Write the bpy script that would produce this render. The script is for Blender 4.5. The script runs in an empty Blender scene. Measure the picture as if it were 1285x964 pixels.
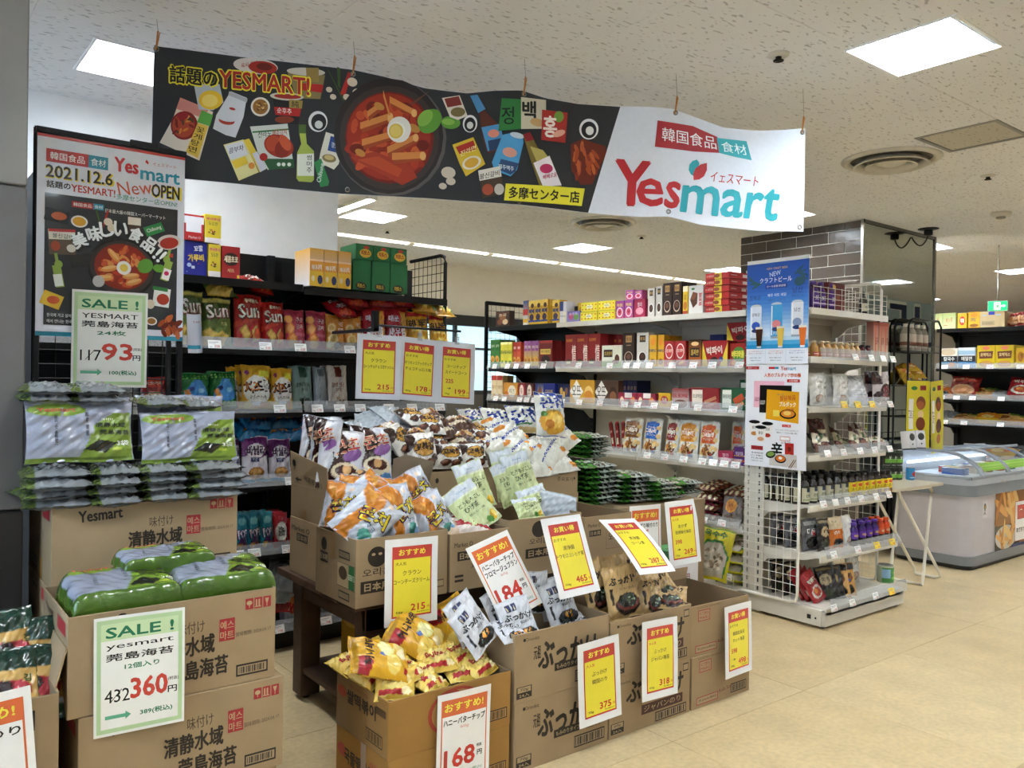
import bpy, bmesh, math, random
from mathutils import Vector, Matrix
random.seed(7)
R = math.radians
S = bpy.context.scene
COL = S.collection
# ------------------------------------------------------------------ camera
H = 1.42; FPX = 1030.0; YAW = 52.0; PITCH = -0.3; ROLL = 0.9; CEIL = 2.8
def _basis():
    p, r = R(PITCH), R(ROLL)
    f = Vector((0, math.cos(p), math.sin(p))); u0 = Vector((0, -math.sin(p), math.cos(p))); x0 = Vector((1, 0, 0))
    rt = math.cos(r)*x0 + math.sin(r)*u0; u = -math.sin(r)*x0 + math.cos(r)*u0
    s, c = math.sin(R(YAW)), math.cos(R(YAW))
    tw = lambda v: Vector((v.x*s + v.y*c, -v.x*c + v.y*s, v.z))
    return tw(f), tw(rt), tw(u)
FW, RT, UP = _basis(); EYE = Vector((0, 0, H))
cam = bpy.data.cameras.new('camera'); camo = bpy.data.objects.new('camera', cam); COL.objects.link(camo)
cam.sensor_fit = 'HORIZONTAL'; cam.sensor_width = 36; cam.lens = FPX/1285*36; cam.clip_start = .05; cam.clip_end = 100
camo.matrix_world = Matrix.Translation(EYE) @ Matrix((RT, UP, -FW)).transposed().to_4x4()
S.camera = camo
def ray(x, y): return FW + RT*((x-642.5)/FPX) - UP*((y-482)/FPX)      # survey helpers: photo measurement to a point on a real plane
def AX(x, y, X): d = ray(x, y); return EYE + d*(X/d.x)
def AY(x, y, Y): d = ray(x, y); return EYE + d*(Y/d.y)
def AZ(x, y, z): d = ray(x, y); return EYE + d*((z-H)/d.z)
# ------------------------------------------------------------------ world and exposure
S.view_settings.view_transform = 'Standard'; S.view_settings.look = 'None'; S.view_settings.gamma = 1; S.view_settings.use_curve_mapping = False
S.view_settings.exposure = 2.3
LAMP = 14.0
w = bpy.data.worlds.new('world'); S.world = w; w.use_nodes = True
w.node_tree.nodes['Background'].inputs[0].default_value = (.62, .72, .85, 1); w.node_tree.nodes['Background'].inputs[1].default_value = .5
S.cycles.max_bounces = 8; S.cycles.diffuse_bounces = 7; S.cycles.glossy_bounces = 3; S.cycles.transmission_bounces = 4; S.cycles.transparent_max_bounces = 8
# ------------------------------------------------------------------ materials
def hx(s):
    s = s.lstrip('#'); v = [int(s[i:i+2], 16)/255 for i in (0, 2, 4)]
    return tuple(c/12.92 if c <= .04045 else ((c+.055)/1.055)**2.4 for c in v) + (1,)
MATS = {}
def mat(name, rough=.5, metal=0, coat=0, noise=0, nscale=30, bump=0, emit=0, alpha=1, trans=0, ior=1.45, col=None, spec=.5, bscale=None):
    if name in MATS: return MATS[name]
    m = bpy.data.materials.new(name); m.use_nodes = True; nt = m.node_tree; b = nt.nodes['Principled BSDF']
    b.inputs['Roughness'].default_value = rough; b.inputs['Metallic'].default_value = metal; b.inputs['Coat Weight'].default_value = coat
    b.inputs['Transmission Weight'].default_value = trans; b.inputs['IOR'].default_value = ior; b.inputs['Alpha'].default_value = alpha
    b.inputs['Specular IOR Level'].default_value = spec
    if col is None:
        a = nt.nodes.new('ShaderNodeAttribute'); a.attribute_name = 'Col'; out = a.outputs['Color']
    else:
        a = nt.nodes.new('ShaderNodeRGB'); a.outputs[0].default_value = hx(col); out = a.outputs[0]
    tc = nt.nodes.new('ShaderNodeTexCoord')
    if noise:
        n = nt.nodes.new('ShaderNodeTexNoise'); n.inputs['Scale'].default_value = nscale; n.inputs['Detail'].default_value = 5
        nt.links.new(tc.outputs['Object'], n.inputs['Vector'])
        mr = nt.nodes.new('ShaderNodeMapRange'); mr.inputs[1].default_value = .3; mr.inputs[2].default_value = .7
        mr.inputs[3].default_value = 1-noise; mr.inputs[4].default_value = 1+noise*.6
        nt.links.new(n.outputs[0], mr.inputs[0])
        mx = nt.nodes.new('ShaderNodeVectorMath'); mx.operation = 'SCALE'
        nt.links.new(out, mx.inputs[0]); nt.links.new(mr.outputs[0], mx.inputs['Scale']); out = mx.outputs[0]
    nt.links.new(out, b.inputs['Base Color'])
    if bump:
        n = nt.nodes.new('ShaderNodeTexNoise'); n.inputs['Scale'].default_value = bscale or nscale; n.inputs['Detail'].default_value = 3
        nt.links.new(tc.outputs['Object'], n.inputs['Vector'])
        bp = nt.nodes.new('ShaderNodeBump'); bp.inputs['Strength'].default_value = bump; bp.inputs['Distance'].default_value = .01
        nt.links.new(n.outputs[0], bp.inputs['Height']); nt.links.new(bp.outputs[0], b.inputs['Normal'])
    if emit:
        nt.links.new(a.outputs[0], b.inputs['Emission Color']); b.inputs['Emission Strength'].default_value = emit
    MATS[name] = m; return m
mat('ink', .55); mat('paper', .5, noise=.03, nscale=20); mat('laminate', .22, coat=.3, noise=.02)
mat('foil', .27, coat=.4, bump=.35, bscale=28, noise=.05, nscale=40); mat('film', .2, coat=.6, bump=.5, bscale=38, noise=.08, nscale=25)
mat('cardboard', .85, noise=.07, nscale=9, bump=.04, bscale=60, spec=.2); mat('carton', .38, noise=.03)
mat('enamel', .4, noise=.03, nscale=12); mat('black_metal', .45, noise=.1, nscale=15, spec=.35)
mat('wood', .55, noise=.25, nscale=14, bump=.1); mat('steel', .25, metal=.9, noise=.04); mat('plastic', .3, noise=.03)
mat('cloth', .6, noise=.03, nscale=60, bump=.03, bscale=300); mat('lamp_glow', emit=LAMP); mat('soft_glow', emit=1.3)
mat('window_glow', emit=.35); mat('day_glow', emit=1.4); mat('mirror', .02, metal=1, col='b9beb4', noise=.02, nscale=2)
mat('clear_plastic', .15, alpha=.32, spec=.6); mat('glass', .03, alpha=.22, spec=.9, coat=.5); mat('bottle', .12, coat=.5)
mat('glaze', .2, noise=.12, nscale=5, bump=.5, bscale=16, coat=.25); mat('grout', .8)
def special():
    # ceiling boards: pale rock-wool with short dark fissures
    m = mat('ceiling_board', .9, noise=.03, nscale=2, spec=.1); nt = m.node_tree; b = nt.nodes['Principled BSDF']
    tc = nt.nodes.new('ShaderNodeTexCoord'); mp = nt.nodes.new('ShaderNodeMapping'); mp.inputs['Scale'].default_value = (26, 75, 1); mp.inputs['Rotation'].default_value = (0, 0, .5)
    nt.links.new(tc.outputs['Object'], mp.inputs[0])
    v = nt.nodes.new('ShaderNodeTexNoise'); v.inputs['Scale'].default_value = 1; v.inputs['Detail'].default_value = 1; nt.links.new(mp.outputs[0], v.inputs['Vector'])
    r = nt.nodes.new('ShaderNodeMapRange'); r.inputs[1].default_value = .31; r.inputs[2].default_value = .37; r.inputs[3].default_value = .62; r.inputs[4].default_value = 1
    nt.links.new(v.outputs[0], r.inputs[0])
    l = [k for k in nt.links if k.to_socket == b.inputs['Base Color']][0]; src = l.from_socket
    mx = nt.nodes.new('ShaderNodeVectorMath'); mx.operation = 'SCALE'; nt.links.new(src, mx.inputs[0]); nt.links.new(r.outputs[0], mx.inputs['Scale']); nt.links.new(mx.outputs[0], b.inputs['Base Color'])
    # floor: waxed beige vinyl, cloudy marbling
    m = mat('floor_vinyl', .33, noise=.11, nscale=5, spec=.4); nt = m.node_tree; b = nt.nodes['Principled BSDF']
    n = nt.nodes.new('ShaderNodeTexNoise'); n.inputs['Scale'].default_value = 45; n.inputs['Detail'].default_value = 6
    tc = nt.nodes.new('ShaderNodeTexCoord'); nt.links.new(tc.outputs['Object'], n.inputs['Vector'])
    r = nt.nodes.new('ShaderNodeMapRange'); r.inputs[1].default_value = .35; r.inputs[2].default_value = .65; r.inputs[3].default_value = .9; r.inputs[4].default_value = 1.06
    nt.links.new(n.outputs[0], r.inputs[0]); l = [k for k in nt.links if k.to_socket == b.inputs['Base Color']][0]; src = l.from_socket
    mx = nt.nodes.new('ShaderNodeVectorMath'); mx.operation = 'SCALE'; nt.links.new(src, mx.inputs[0]); nt.links.new(r.outputs[0], mx.inputs['Scale']); nt.links.new(mx.outputs[0], b.inputs['Base Color'])
    r2 = nt.nodes.new('ShaderNodeMapRange'); r2.inputs[3].default_value = .24; r2.inputs[4].default_value = .45; nt.links.new(n.outputs[0], r2.inputs[0]); nt.links.new(r2.outputs[0], b.inputs['Roughness'])
special()
# ------------------------------------------------------------------ mesh builder
def C_(c): return hx(c) if isinstance(c, str) else c
class MB:
    def __init__(s): s.v = []; s.c = []; s.f = []; s.sm = []
    def add(s, vs, fs, col, smooth=False):
        n = len(s.v); s.v += [tuple(v) for v in vs]
        if isinstance(col, list): s.c += col
        else: s.c += [C_(col)]*len(vs)
        s.f += [tuple(i+n for i in f) for f in fs]; s.sm += [smooth]*len(fs); return s
    def box(s, x0, x1, y0, y1, z0, z1, col, M=None, cols=None):
        vs = [(x, y, z) for x in (x0, x1) for y in (y0, y1) for z in (z0, z1)]
        fs = [(0, 1, 3, 2), (4, 6, 7, 5), (0, 4, 5, 1), (2, 3, 7, 6), (0, 2, 6, 4), (1, 5, 7, 3)]  # -x +x -y +y -z +z
        if M: vs = [tuple(M @ Vector(v)) for v in vs]
        if cols:
            for k, f in enumerate(fs): s.add([vs[i] for i in f], [(0, 1, 2, 3)], cols.get(k, col))
        else: s.add(vs, fs, col)
        return s
    def tube(s, pts, r, col, n=8, closed=False, caps=True):
        pts = [Vector(p) for p in pts]; L = len(pts); vs = []; rr = r if isinstance(r, (list, tuple)) else [r]*L
        up = Vector((0, 0, 1))
        for i, p in enumerate(pts):
            if closed: t = pts[(i+1) % L] - pts[i-1]
            else: t = pts[min(i+1, L-1)] - pts[max(i-1, 0)]
            t.normalize(); a = t.cross(up)
            if a.length < .05: a = t.cross(Vector((0, 1, 0)))
            a.normalize(); b = a.cross(t).normalized()
            vs += [tuple(p + (a*math.cos(k*2*math.pi/n) + b*math.sin(k*2*math.pi/n))*rr[i]) for k in range(n)]
        fs = []
        for i in range(L if closed else L-1):
            for k in range(n):
                j = (i+1) % L; fs.append((i*n+k, i*n+(k+1) % n, j*n+(k+1) % n, j*n+k))
        if caps and not closed: fs += [tuple(range(n)), tuple(range((L-1)*n, L*n))[::-1]]
        return s.add(vs, fs, col, n > 5)
    def lathe(s, prof, cx, cy, cols, n=16, M=None):   # prof [(r,z)], cols one colour per ring or a single one
        vs = []; cc = []
        for i, (r, z) in enumerate(prof):
            for k in range(n):
                v = Vector((cx + r*math.cos(k*2*math.pi/n), cy + r*math.sin(k*2*math.pi/n), z)); vs.append(tuple(M @ v) if M else tuple(v)); cc.append(C_(cols[i] if isinstance(cols, list) else cols))
        fs = [(i*n+k, i*n+(k+1) % n, (i+1)*n+(k+1) % n, (i+1)*n+k) for i in range(len(prof)-1) for k in range(n)]
        fs += [tuple(range(n))[::-1], tuple(range((len(prof)-1)*n, len(prof)*n))]
        return s.add(vs, fs, cc, True)
    def grid(s, fn, nu, nv, colfn, smooth=True, flip=False):
        vs = []; cc = []
        for j in range(nv+1):
            for i in range(nu+1):
                u, v = i/nu, j/nv; vs.append(tuple(fn(u, v))); cc.append(C_(colfn(u, v) if callable(colfn) else colfn))
        q = nu+1; fs = [(j*q+i, j*q+i+1, (j+1)*q+i+1, (j+1)*q+i) for j in range(nv) for i in range(nu)]
        if flip: fs = [f[::-1] for f in fs]
        return s.add(vs, fs, cc, smooth)
    def mesh(s, name, mats, bevel=0):
        m = bpy.data.meshes.new(name); m.from_pydata(s.v, [], s.f)
        a = m.color_attributes.new('Col', 'FLOAT_COLOR', 'POINT'); a.data.foreach_set('color', [x for c in s.c for x in c])
        m.polygons.foreach_set('use_smooth', s.sm)
        for k in ([mats] if isinstance(mats, str) else mats): m.materials.append(MATS[k])
        if bevel:
            bm = bmesh.new(); bm.from_mesh(m); bmesh.ops.remove_doubles(bm, verts=bm.verts, dist=1e-6)
            bmesh.ops.bevel(bm, geom=[e for e in bm.edges if len(e.link_faces) == 2 and e.calc_face_angle(0) > .6], offset=bevel, segments=1, affect='EDGES'); bm.to_mesh(m); bm.free()
        m.update(); return m
def link(name, me, parent=None, loc=None, M=None, **k):
    o = bpy.data.objects.new(name, me); COL.objects.link(o)
    if parent: o.parent = parent
    if M is not None: o.matrix_basis = M
    elif loc is not None: o.location = loc
    for a, b in k.items():
        if b: o[a] = b
    return o
LABELS = {}
def thing(name, label, cat, loc=(0, 0, 0), group=None, M=None, me=None):
    n = len(label.split())
    if not 4 <= n <= 16: raise SystemExit('LABEL LEN %d %s' % (n, label)) if 0 else print('LABEL LEN', n, label)
    LABELS.setdefault(label, []).append(name)
    return link(name, me, None, loc, M, label=label, category=cat, group=group)
def wpart(name, mb, mats, root, parent=None, bevel=0, label=None, kind=None):   # geometry given in world coordinates
    return link(name, mb.mesh(name, mats, bevel), parent or root, (0, 0, 0) if parent else tuple(-Vector(root.location)), label=label, kind=kind)
def dup(o, M, label, group=None):
    if len(label.split()) > 16: print('LABEL LEN', label)
    c = o.copy(); COL.objects.link(c); c.matrix_basis = M; c['label'] = label
    if group: c['group'] = group
    LABELS.setdefault(label, []).append(o.name)
    for ch in o.children:
        d = ch.copy(); COL.objects.link(d); d.parent = c
    return c
def pose(loc, yaw=0, lean=0, roll=0, sc=1):
    return Matrix.Translation(Vector(loc)) @ Matrix.Rotation(R(yaw), 4, 'Z') @ Matrix.Rotation(R(-lean), 4, 'X') @ Matrix.Rotation(R(roll), 4, 'Y') @ Matrix.Scale(sc, 4)
def structure(name, mb, mats, bevel=0, me=None):
    return link(name, me or mb.mesh(name, mats, bevel), kind='structure')
# ------------------------------------------------------------------ flat print ("art")
TXT = {}
def text_geo(s, bold=.02):
    k = (s, bold)
    if k in TXT: return TXT[k]
    c = bpy.data.curves.new('t', 'FONT'); c.body = s; c.resolution_u = 2; c.offset = bold
    o = bpy.data.objects.new('t', c); m = bpy.data.meshes.new_from_object(o)
    vs = [(v.co.x, v.co.y) for v in m.vertices]; fs = [tuple(p.vertices) for p in m.polygons]
    bpy.data.objects.remove(o); bpy.data.curves.remove(c); bpy.data.meshes.remove(m)
    if not vs: vs = [(0, 0), (1, 0), (1, 1)]; fs = [(0, 1, 2)]
    x0 = min(v[0] for v in vs); x1 = max(v[0] for v in vs); y0 = min(v[1] for v in vs); y1 = max(v[1] for v in vs)
    g = ([((x-x0)/(x1-x0+1e-9), (y-y0)/(y1-y0+1e-9)) for x, y in vs], fs, (x1-x0)/(y1-y0+1e-9)); TXT[k] = g; return g
def rotp(p, c, a):
    x, y = p[0]-c[0], p[1]-c[1]; return (c[0]+x*math.cos(a)-y*math.sin(a), c[1]+x*math.sin(a)+y*math.cos(a))
def shape_poly(e, asp):   # asp = height / width of the sheet; shapes to closed outlines in 0..1
    t = e[0]
    if t == 'r': x, y, w, h = e[1:5]; P = [(x, y), (x+w, y), (x+w, y+h), (x, y+h)]; a = e[6] if len(e) > 6 else 0; c = (x+w/2, y+h/2)
    elif t == 'e': cx, cy, rx, ry = e[1:5]; P = [(cx+rx*math.cos(k*math.pi/12), cy+ry*math.sin(k*math.pi/12)) for k in range(24)]; a = e[6] if len(e) > 6 else 0; c = (cx, cy)
    else: P = list(e[1]); a = 0; c = (0, 0)
    if a: P = [(q[0], q[1]/asp) for q in (rotp((p[0], p[1]*asp), (c[0], c[1]*asp), R(a)) for p in P)]
    return P, C_(e[5] if t in 're' else e[2])
def inside(p, P):
    x, y = p; r = False; j = len(P)-1
    for i in range(len(P)):
        if (P[i][1] > y) != (P[j][1] > y) and x < (P[j][0]-P[i][0])*(y-P[i][1])/(P[j][1]-P[i][1])+P[i][0]: r = not r
        j = i
    return r
def subtri(T, L, out, d=0):
    (a, b, c) = T; e = [((a[0]-b[0])**2+(a[1]-b[1])**2, 0), ((b[0]-c[0])**2+(b[1]-c[1])**2, 1), ((c[0]-a[0])**2+(c[1]-a[1])**2, 2)]
    m = max(e)
    if m[0] <= L*L or d > 12: out.append(T); return
    if m[1] == 0: k = ((a[0]+b[0])/2, (a[1]+b[1])/2); subtri((a, k, c), L, out, d+1); subtri((k, b, c), L, out, d+1)
    elif m[1] == 1: k = ((b[0]+c[0])/2, (b[1]+c[1])/2); subtri((a, b, k), L, out, d+1); subtri((a, k, c), L, out, d+1)
    else: k = ((c[0]+a[0])/2, (c[1]+a[1])/2); subtri((a, b, k), L, out, d+1); subtri((k, b, c), L, out, d+1)
def strikes(bold):
    if bold <= .005: return [(0, 0)]
    if bold <= .03: return [(-.5, 0), (.5, 0), (0, .3)]
    n = 6 if bold <= .06 else 12
    o = [(math.cos(k*2*math.pi/n), math.sin(k*2*math.pi/n)) for k in range(n)]
    return o if bold <= .06 else o + [(x*.5, y*.5) for x, y in o]
def text_pts(e, asp):      # outlines of one text element as (list of point lists, faces, colour)
    if e[0] == 't':   # text cx cy height col [width] [rot] [bold]
        _, s, cx, cy, h, col = e[:6]; wd = e[6] if len(e) > 6 else None; rot = e[7] if len(e) > 7 else 0; bold = e[8] if len(e) > 8 else .02
        g, fs, a = text_geo(s, 0); ww = wd if wd else h*asp*a; hh = h*asp
        def m(x, y):
            p = ((x-.5)*ww, (y-.5)*hh)
            if rot: p = rotp(p, (0, 0), R(rot))
            return (cx+p[0], cy+p[1]/asp)
    else:             # text in a quad: text TL TR BR BL col [bold]
        _, s, TL, TR, BR, BL, col = e[:7]; bold = e[7] if len(e) > 7 else .02; g, fs, a = text_geo(s, 0)
        ww = math.dist(TL, TR); hh = math.dist(TL, BL)
        def m(x, y): return (BL[0]+(BR[0]-BL[0])*x+(TL[0]+(TR[0]-TL[0])*x-BL[0]-(BR[0]-BL[0])*x)*y, BL[1]+(BR[1]-BL[1])*x+(TL[1]+(TR[1]-TL[1])*x-BL[1]-(BR[1]-BL[1])*x)*y)
    r = max(0, bold)*.72
    return [[m(x+r*sx*hh/ww, y+r*sy) for x, y in g] for sx, sy in strikes(bold)], fs, C_(col)
def art_add(mb, art, P, asp, d0=.0004, dd=.0002, L=None):
    placed = []
    for e in art:
        if e[0] in 'rep': poly, col = shape_poly(e, asp); sets = [poly]
        else: sets, fs0, col = text_pts(e, asp); poly = [p for q in sets for p in q]
        x0, x1, y0, y1 = min(p[0] for p in poly), max(p[0] for p in poly), min(p[1] for p in poly), max(p[1] for p in poly)
        lay = 1 + max([l for (a, b, c, f, l) in placed if a < x1 and b > x0 and c < y1 and f > y0], default=0); d = d0+dd*lay; placed.append((x0, x1, y0, y1, lay+(len(sets)*2e-5)//dd))
        if e[0] in 'rep':
            if L:
                cx = sum(p[0] for p in poly)/len(poly); cy = sum(p[1] for p in poly)/len(poly); out = []
                for i in range(len(poly)): subtri(((cx, cy), poly[i], poly[(i+1) % len(poly)]), L, out)
                vs = []; fs = []
                for t in out: fs.append((len(vs), len(vs)+1, len(vs)+2)); vs += [P(p[0], p[1], d) for p in t]
                mb.add(vs, fs, col)
            else: mb.add([P(p[0], p[1], d) for p in poly], [tuple(range(len(poly)))], col)
        else:
            for k, q in enumerate(sets): mb.add([P(p[0], p[1], d+k*2e-5) for p in q], fs0, col)
    return mb
def food(cx, cy, rx, ry, cols, n, rnd=3, ell=.3):
    q = random.Random(rnd); o = []
    for _ in range(n):
        a = q.uniform(0, 6.28); r = q.random()**.5; s = q.uniform(.6, 1.2)*ell
        o.append(('e', cx+rx*r*math.cos(a)*.8, cy+ry*r*math.sin(a)*.8, rx*s, ry*s*q.uniform(.4, .8), q.choice(cols), q.uniform(0, 180)))
    return o
# ------------------------------------------------------------------ products
def brick(name, w, d, h, art, side):     # soft film-wrapped block: printed top, plain sides, origin at the base centre
    q = random.Random(3); asp = d/w; shp = [(lambda P, c: (min(p[0] for p in P), max(p[0] for p in P), min(p[1] for p in P), max(p[1] for p in P), P, c))(*shape_poly(e, asp)) for e in art if e[0] in 'rep'][::-1]
    def pt(u, v, e=0):
        a, b_ = abs(2*u-1), abs(2*v-1); k = (max(0, 1-a**12)*max(0, 1-b_**12))**.35; wr = .0011*(math.sin(u*19+v*5+1.5*math.sin(v*9))+math.sin(v*17-u*7)+.8*math.sin(u*43+v*31))
        return ((u-.5)*w*(1+.02*math.sin(v*19)), (v-.5)*d*(1+.02*math.sin(u*23)), h*k+wr*k+e)
    def col(u, v):
        if v < .12 or u < .02 or u > .97 or v > .96: return C_(side)
        for x0, x1, y0, y1, P, c in shp:
            if x0 <= u <= x1 and y0 <= v <= y1 and inside((u, v), P): return c
        return C_(side)
    f = lambda s: .5-.5*math.cos(math.pi*s); m = MB(); m.grid(lambda s, t: pt(f(s), f(t)), 64, 48, lambda s, t: col(f(s), f(t)))
    tx = MB(); art_add(tx, [e for e in art if e[0] in 'tq'], lambda u, v, e: pt(u, v, e), asp, d0=.0015, dd=.0007); return m.mesh(name, 'film'), tx.mesh('lettering', 'ink')
def pouch_fn(w, h, t, seed, gusset=0):
    q = random.Random(seed); ph = [q.uniform(0, 6.28) for _ in range(8)]
    def fn(u, v, side, d=0):
        x = (u-.5)*w; z = v*h
        e = max(0, min(1, (v-.045)/.16))*max(0, min(1, (.955-v)/.16)); e = e**.55 if not gusset else max(0, min(1, (.93-v)/.5))**.6*max(.25, 1)
        b = max(0, 1-(2*abs(u-.5))**2.6)**.7*e
        z += .012*h*math.sin(u*9+ph[0])*(1-e); x *= 1-.05*math.sin(math.pi*v)**.5*(1 if t > .02 else 0)
        wr = .0026*(math.sin(u*31+v*7+ph[1])+math.sin(v*27-u*13+ph[2])+.8*math.sin(u*53-v*41+ph[3]))*min(1, t/.05+.25)*(.4+.6*b)
        yy = -(t/2*b+wr+.0008)-d if side < 0 else (t/2*b*.9+wr*.4+.0008)
        return (x, yy, z)
    return fn
def pouch(name, w, h, t, art, base, seed=1, m='foil', nu=30, nv=38, back=None, gusset=0, crimp=None, bagwords=True):
    asp = h/w; fn = pouch_fn(w, h, t, seed, gusset); shp = [shape_poly(e, asp) for e in art if e[0] in 'rep']
    bb = [(min(p[0] for p in P), max(p[0] for p in P), min(p[1] for p in P), max(p[1] for p in P), P, c) for P, c in shp][::-1]; base = C_(base)
    def colf(u, v):
        if crimp and (v < .04 or v > .96): return C_(crimp)
        for x0, x1, y0, y1, P, c in bb:
            if x0 <= u <= x1 and y0 <= v <= y1 and inside((u, v), P): return c
        return base
    mb = MB(); mb.grid(lambda u, v: fn(u, v, -1), nu, nv, colf)
    mb.grid(lambda u, v: fn(u, v, 1), nu//2, nv//2, back or base, flip=True)
    tx = MB(); art_add(tx, [e for e in art if e[0] in 'tq'], lambda u, v, d: fn(max(.01, min(.99, u)), max(.02, min(.98, v)), -1, d), asp, d0=.0012, dd=.0007)
    return mb.mesh(name, m), (tx.mesh('lettering', 'ink') if tx.v else None)
def pbox(name, w, h, d, art, base, side=None, m='carton', sideart=None, top=None):
    mb = MB(); mb.box(-w/2, w/2, 0, d, 0, h, base, cols={0: side or base, 1: side or base, 5: top or side or base}); bx = mb.mesh(name, m, bevel=.0012)
    tx = MB(); art_add(tx, art, lambda u, v, e: ((u-.5)*w, -e, v*h), h/w)
    if sideart: art_add(tx, sideart, lambda u, v, e: (w/2+e, u*d, v*h), h/d)
    return bx, (tx.mesh('print', 'ink') if tx.v else None)
PROTO = {}
def put(key, maker, name, cat, label, M, group, tname='lettering'):
    if key in PROTO: return dup(PROTO[key], M, label, group)
    me, tx = maker(); o = thing(name, label, cat, group=group, M=M, me=me)
    if tx: link(tname, tx, o)
    PROTO[key] = o; return o
ORD = ['leftmost', 'second from left', 'third from left', 'fourth from left', 'fifth from left', 'sixth from left', 'seventh from left', 'eighth from left', 'ninth from left', 'tenth from left'] + ['number %d from left' % k for k in range(11, 60)]
# ================================================================== THE ROOM
FX0, FX1, FY0, FY1 = -3.2, 16, -4.0, 8.3
mb = MB(); mb.box(FX0, FX1, FY0, FY1, -.06, -.004, '#8d7a60'); floor = structure('floor', mb, 'floor_vinyl')
TS = .91; tcol = ['#cfbb92', '#cdb88e', '#d2be96', '#cbb68c']
tm = []
for c in tcol:
    b = MB(); g = .0012; b.box(g, TS-g, g, TS-g, -.004, 0, c); tm.append(b.mesh('floor_tile', 'floor_vinyl'))
for i in range(-1, 11):
    for j in range(-2, 7):
        link('floor_tile', random.choice(tm), floor, (2.51-2*TS+i*TS-.0, 2.145+j*TS, 0))
# ceiling: square boards around the lamps and the hatch
LX = [(.71+2.44*i, 1.40+2.33*j) for i in range(-1, 6) for j in range(-2, 3)]
HATCH = (4.56, 1.81, .43)
def cut(rects, h):
    out = []; hx0, hy0, hx1, hy1 = h
    for (a, b, c, d) in rects:
        if c <= hx0 or a >= hx1 or d <= hy0 or b >= hy1: out.append((a, b, c, d)); continue
        if a < hx0: out.append((a, b, hx0, d))
        if c > hx1: out.append((hx1, b, c, d))
        m0, m1 = max(a, hx0), min(c, hx1)
        if b < hy0: out.append((m0, b, m1, hy0))
        if d > hy1: out.append((m0, hy1, m1, d))
    return out
holes = [(x, y, x+.45, y+.45) for x, y in LX] + [(HATCH[0], HATCH[1], HATCH[0]+HATCH[2], HATCH[1]+HATCH[2])]
b = MB(); b.box(FX0, FX1, FY0, FY1, CEIL+.14, CEIL+.2, '#b9b2a4'); ceiling = structure('ceiling', b, 'enamel')
CS = .915; g = .0014; big = MB()
for i in range(-4, 18):
    for j in range(-7, 8):
        x0, y0 = .476+i*CS, 1.81+j*CS; x1, y1 = min(x0+CS, FX1), min(y0+CS, FY1); x0, y0 = max(x0, FX0), max(y0, FY0)
        if x0 >= x1 or y0 >= y1: continue
        rs = [(x0+g, y0+g, x1-g, y1-g)]
        for h in holes: rs = cut(rs, h)
        near = -1 < i < 10 and -2 < j
        t = MB() if near else big
        for r in rs: t.box(r[0], r[2], r[1], r[3], CEIL, CEIL+.012, '#e6e6e6')
        if near and t.v: link('ceiling_panel', t.mesh('ceiling_panel', 'ceiling_board'), ceiling)
link('outer_ceiling_boards', big.mesh('outer_ceiling_boards', 'ceiling_board'), ceiling, kind='stuff')
b = MB(); b.box(FX0, 2.24, 4.62, 5.2, 0, CEIL, '#f1f0ee'); structure('wall_left', b, 'enamel')
b = MB(); b.box(FX0-.1, FX0, FY0, FY1, 0, CEIL, '#dddbd6'); ws = structure('wall_side', b, 'enamel')
b = MB(); b.box(FX0+.001, FX0+.01, .2, 4.5, .9, 2.5, '#b9d6f2'); structure('window_2', b, 'day_glow')
b = MB(); b.box(FX0, FX1, FY0-.1, FY0, 0, CEIL, '#cfccc4'); structure('wall_front', b, 'enamel')
b = MB(); b.box(FX1, FX1+.1, FY0, FY1, 0, CEIL, '#b5b0a5'); structure('wall_right', b, 'enamel')
# far wall with a long window strip
b = MB(); WZ0, WZ1, WX0, WX1 = 1.28, 2.1, 2.6, 7.6
b.box(FX0, WX0, FY1, FY1+.15, 0, CEIL, '#dedbd3'); b.box(WX1, FX1, FY1, FY1+.15, 0, CEIL, '#dedbd3'); b.box(WX0, WX1, FY1, FY1+.15, WZ1, CEIL, '#dedbd3'); b.box(WX0, WX1, FY1, FY1+.15, 0, WZ0, '#57544f')
structure('wall_far', b, 'enamel')
b = MB(); b.box(WX0, WX1, FY1+.1, FY1+.11, WZ0, WZ1, '#a9d3e6')
for k in range(14): b.box(WX0+k*.37, WX0+k*.37+.2, FY1+.095, FY1+.1, WZ0, WZ0+.25+.13*((k*7) % 3), ['#9fb8c2', '#c3cfd2', '#8ea3ad'][k % 3])
win = structure('window_1', b, 'window_glow')
b = MB(); b.box(WX0-.03, WX1+.03, FY1-.03, FY1+.05, WZ1-.03, WZ1+.1, '#2c2e31'); b.box(WX0-.03, WX1, FY1-.02, FY1+.04, WZ0-.05, WZ0, '#3a3b3d'); b.box(WX0, WX1, FY1, FY1+.03, 1.78, 1.81, '#3a3b3d')
for k in range(6): b.box(WX0+k*1.0-.02, WX0+k*1.0+.02, FY1-.01, FY1+.04, WZ0, WZ1, '#3a3b3d')
link('window_frame', b.mesh('window_frame', 'black_metal'), win)
# long luminous curtain slot in the ceiling
b = MB(); b.box(2.26, 15, 7.24, 7.31, CEIL-.012, CEIL-.002, '#fff6e0'); o = structure('trim_1', b, 'soft_glow')
b = MB()
for k in range(13): b.box(2.3+k, 2.36+k, 7.225, 7.325, CEIL-.02, CEIL-.003, '#f2efe6')
link('slot_joint', b.mesh('slot_joint', 'enamel'), o, kind='stuff')
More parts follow.
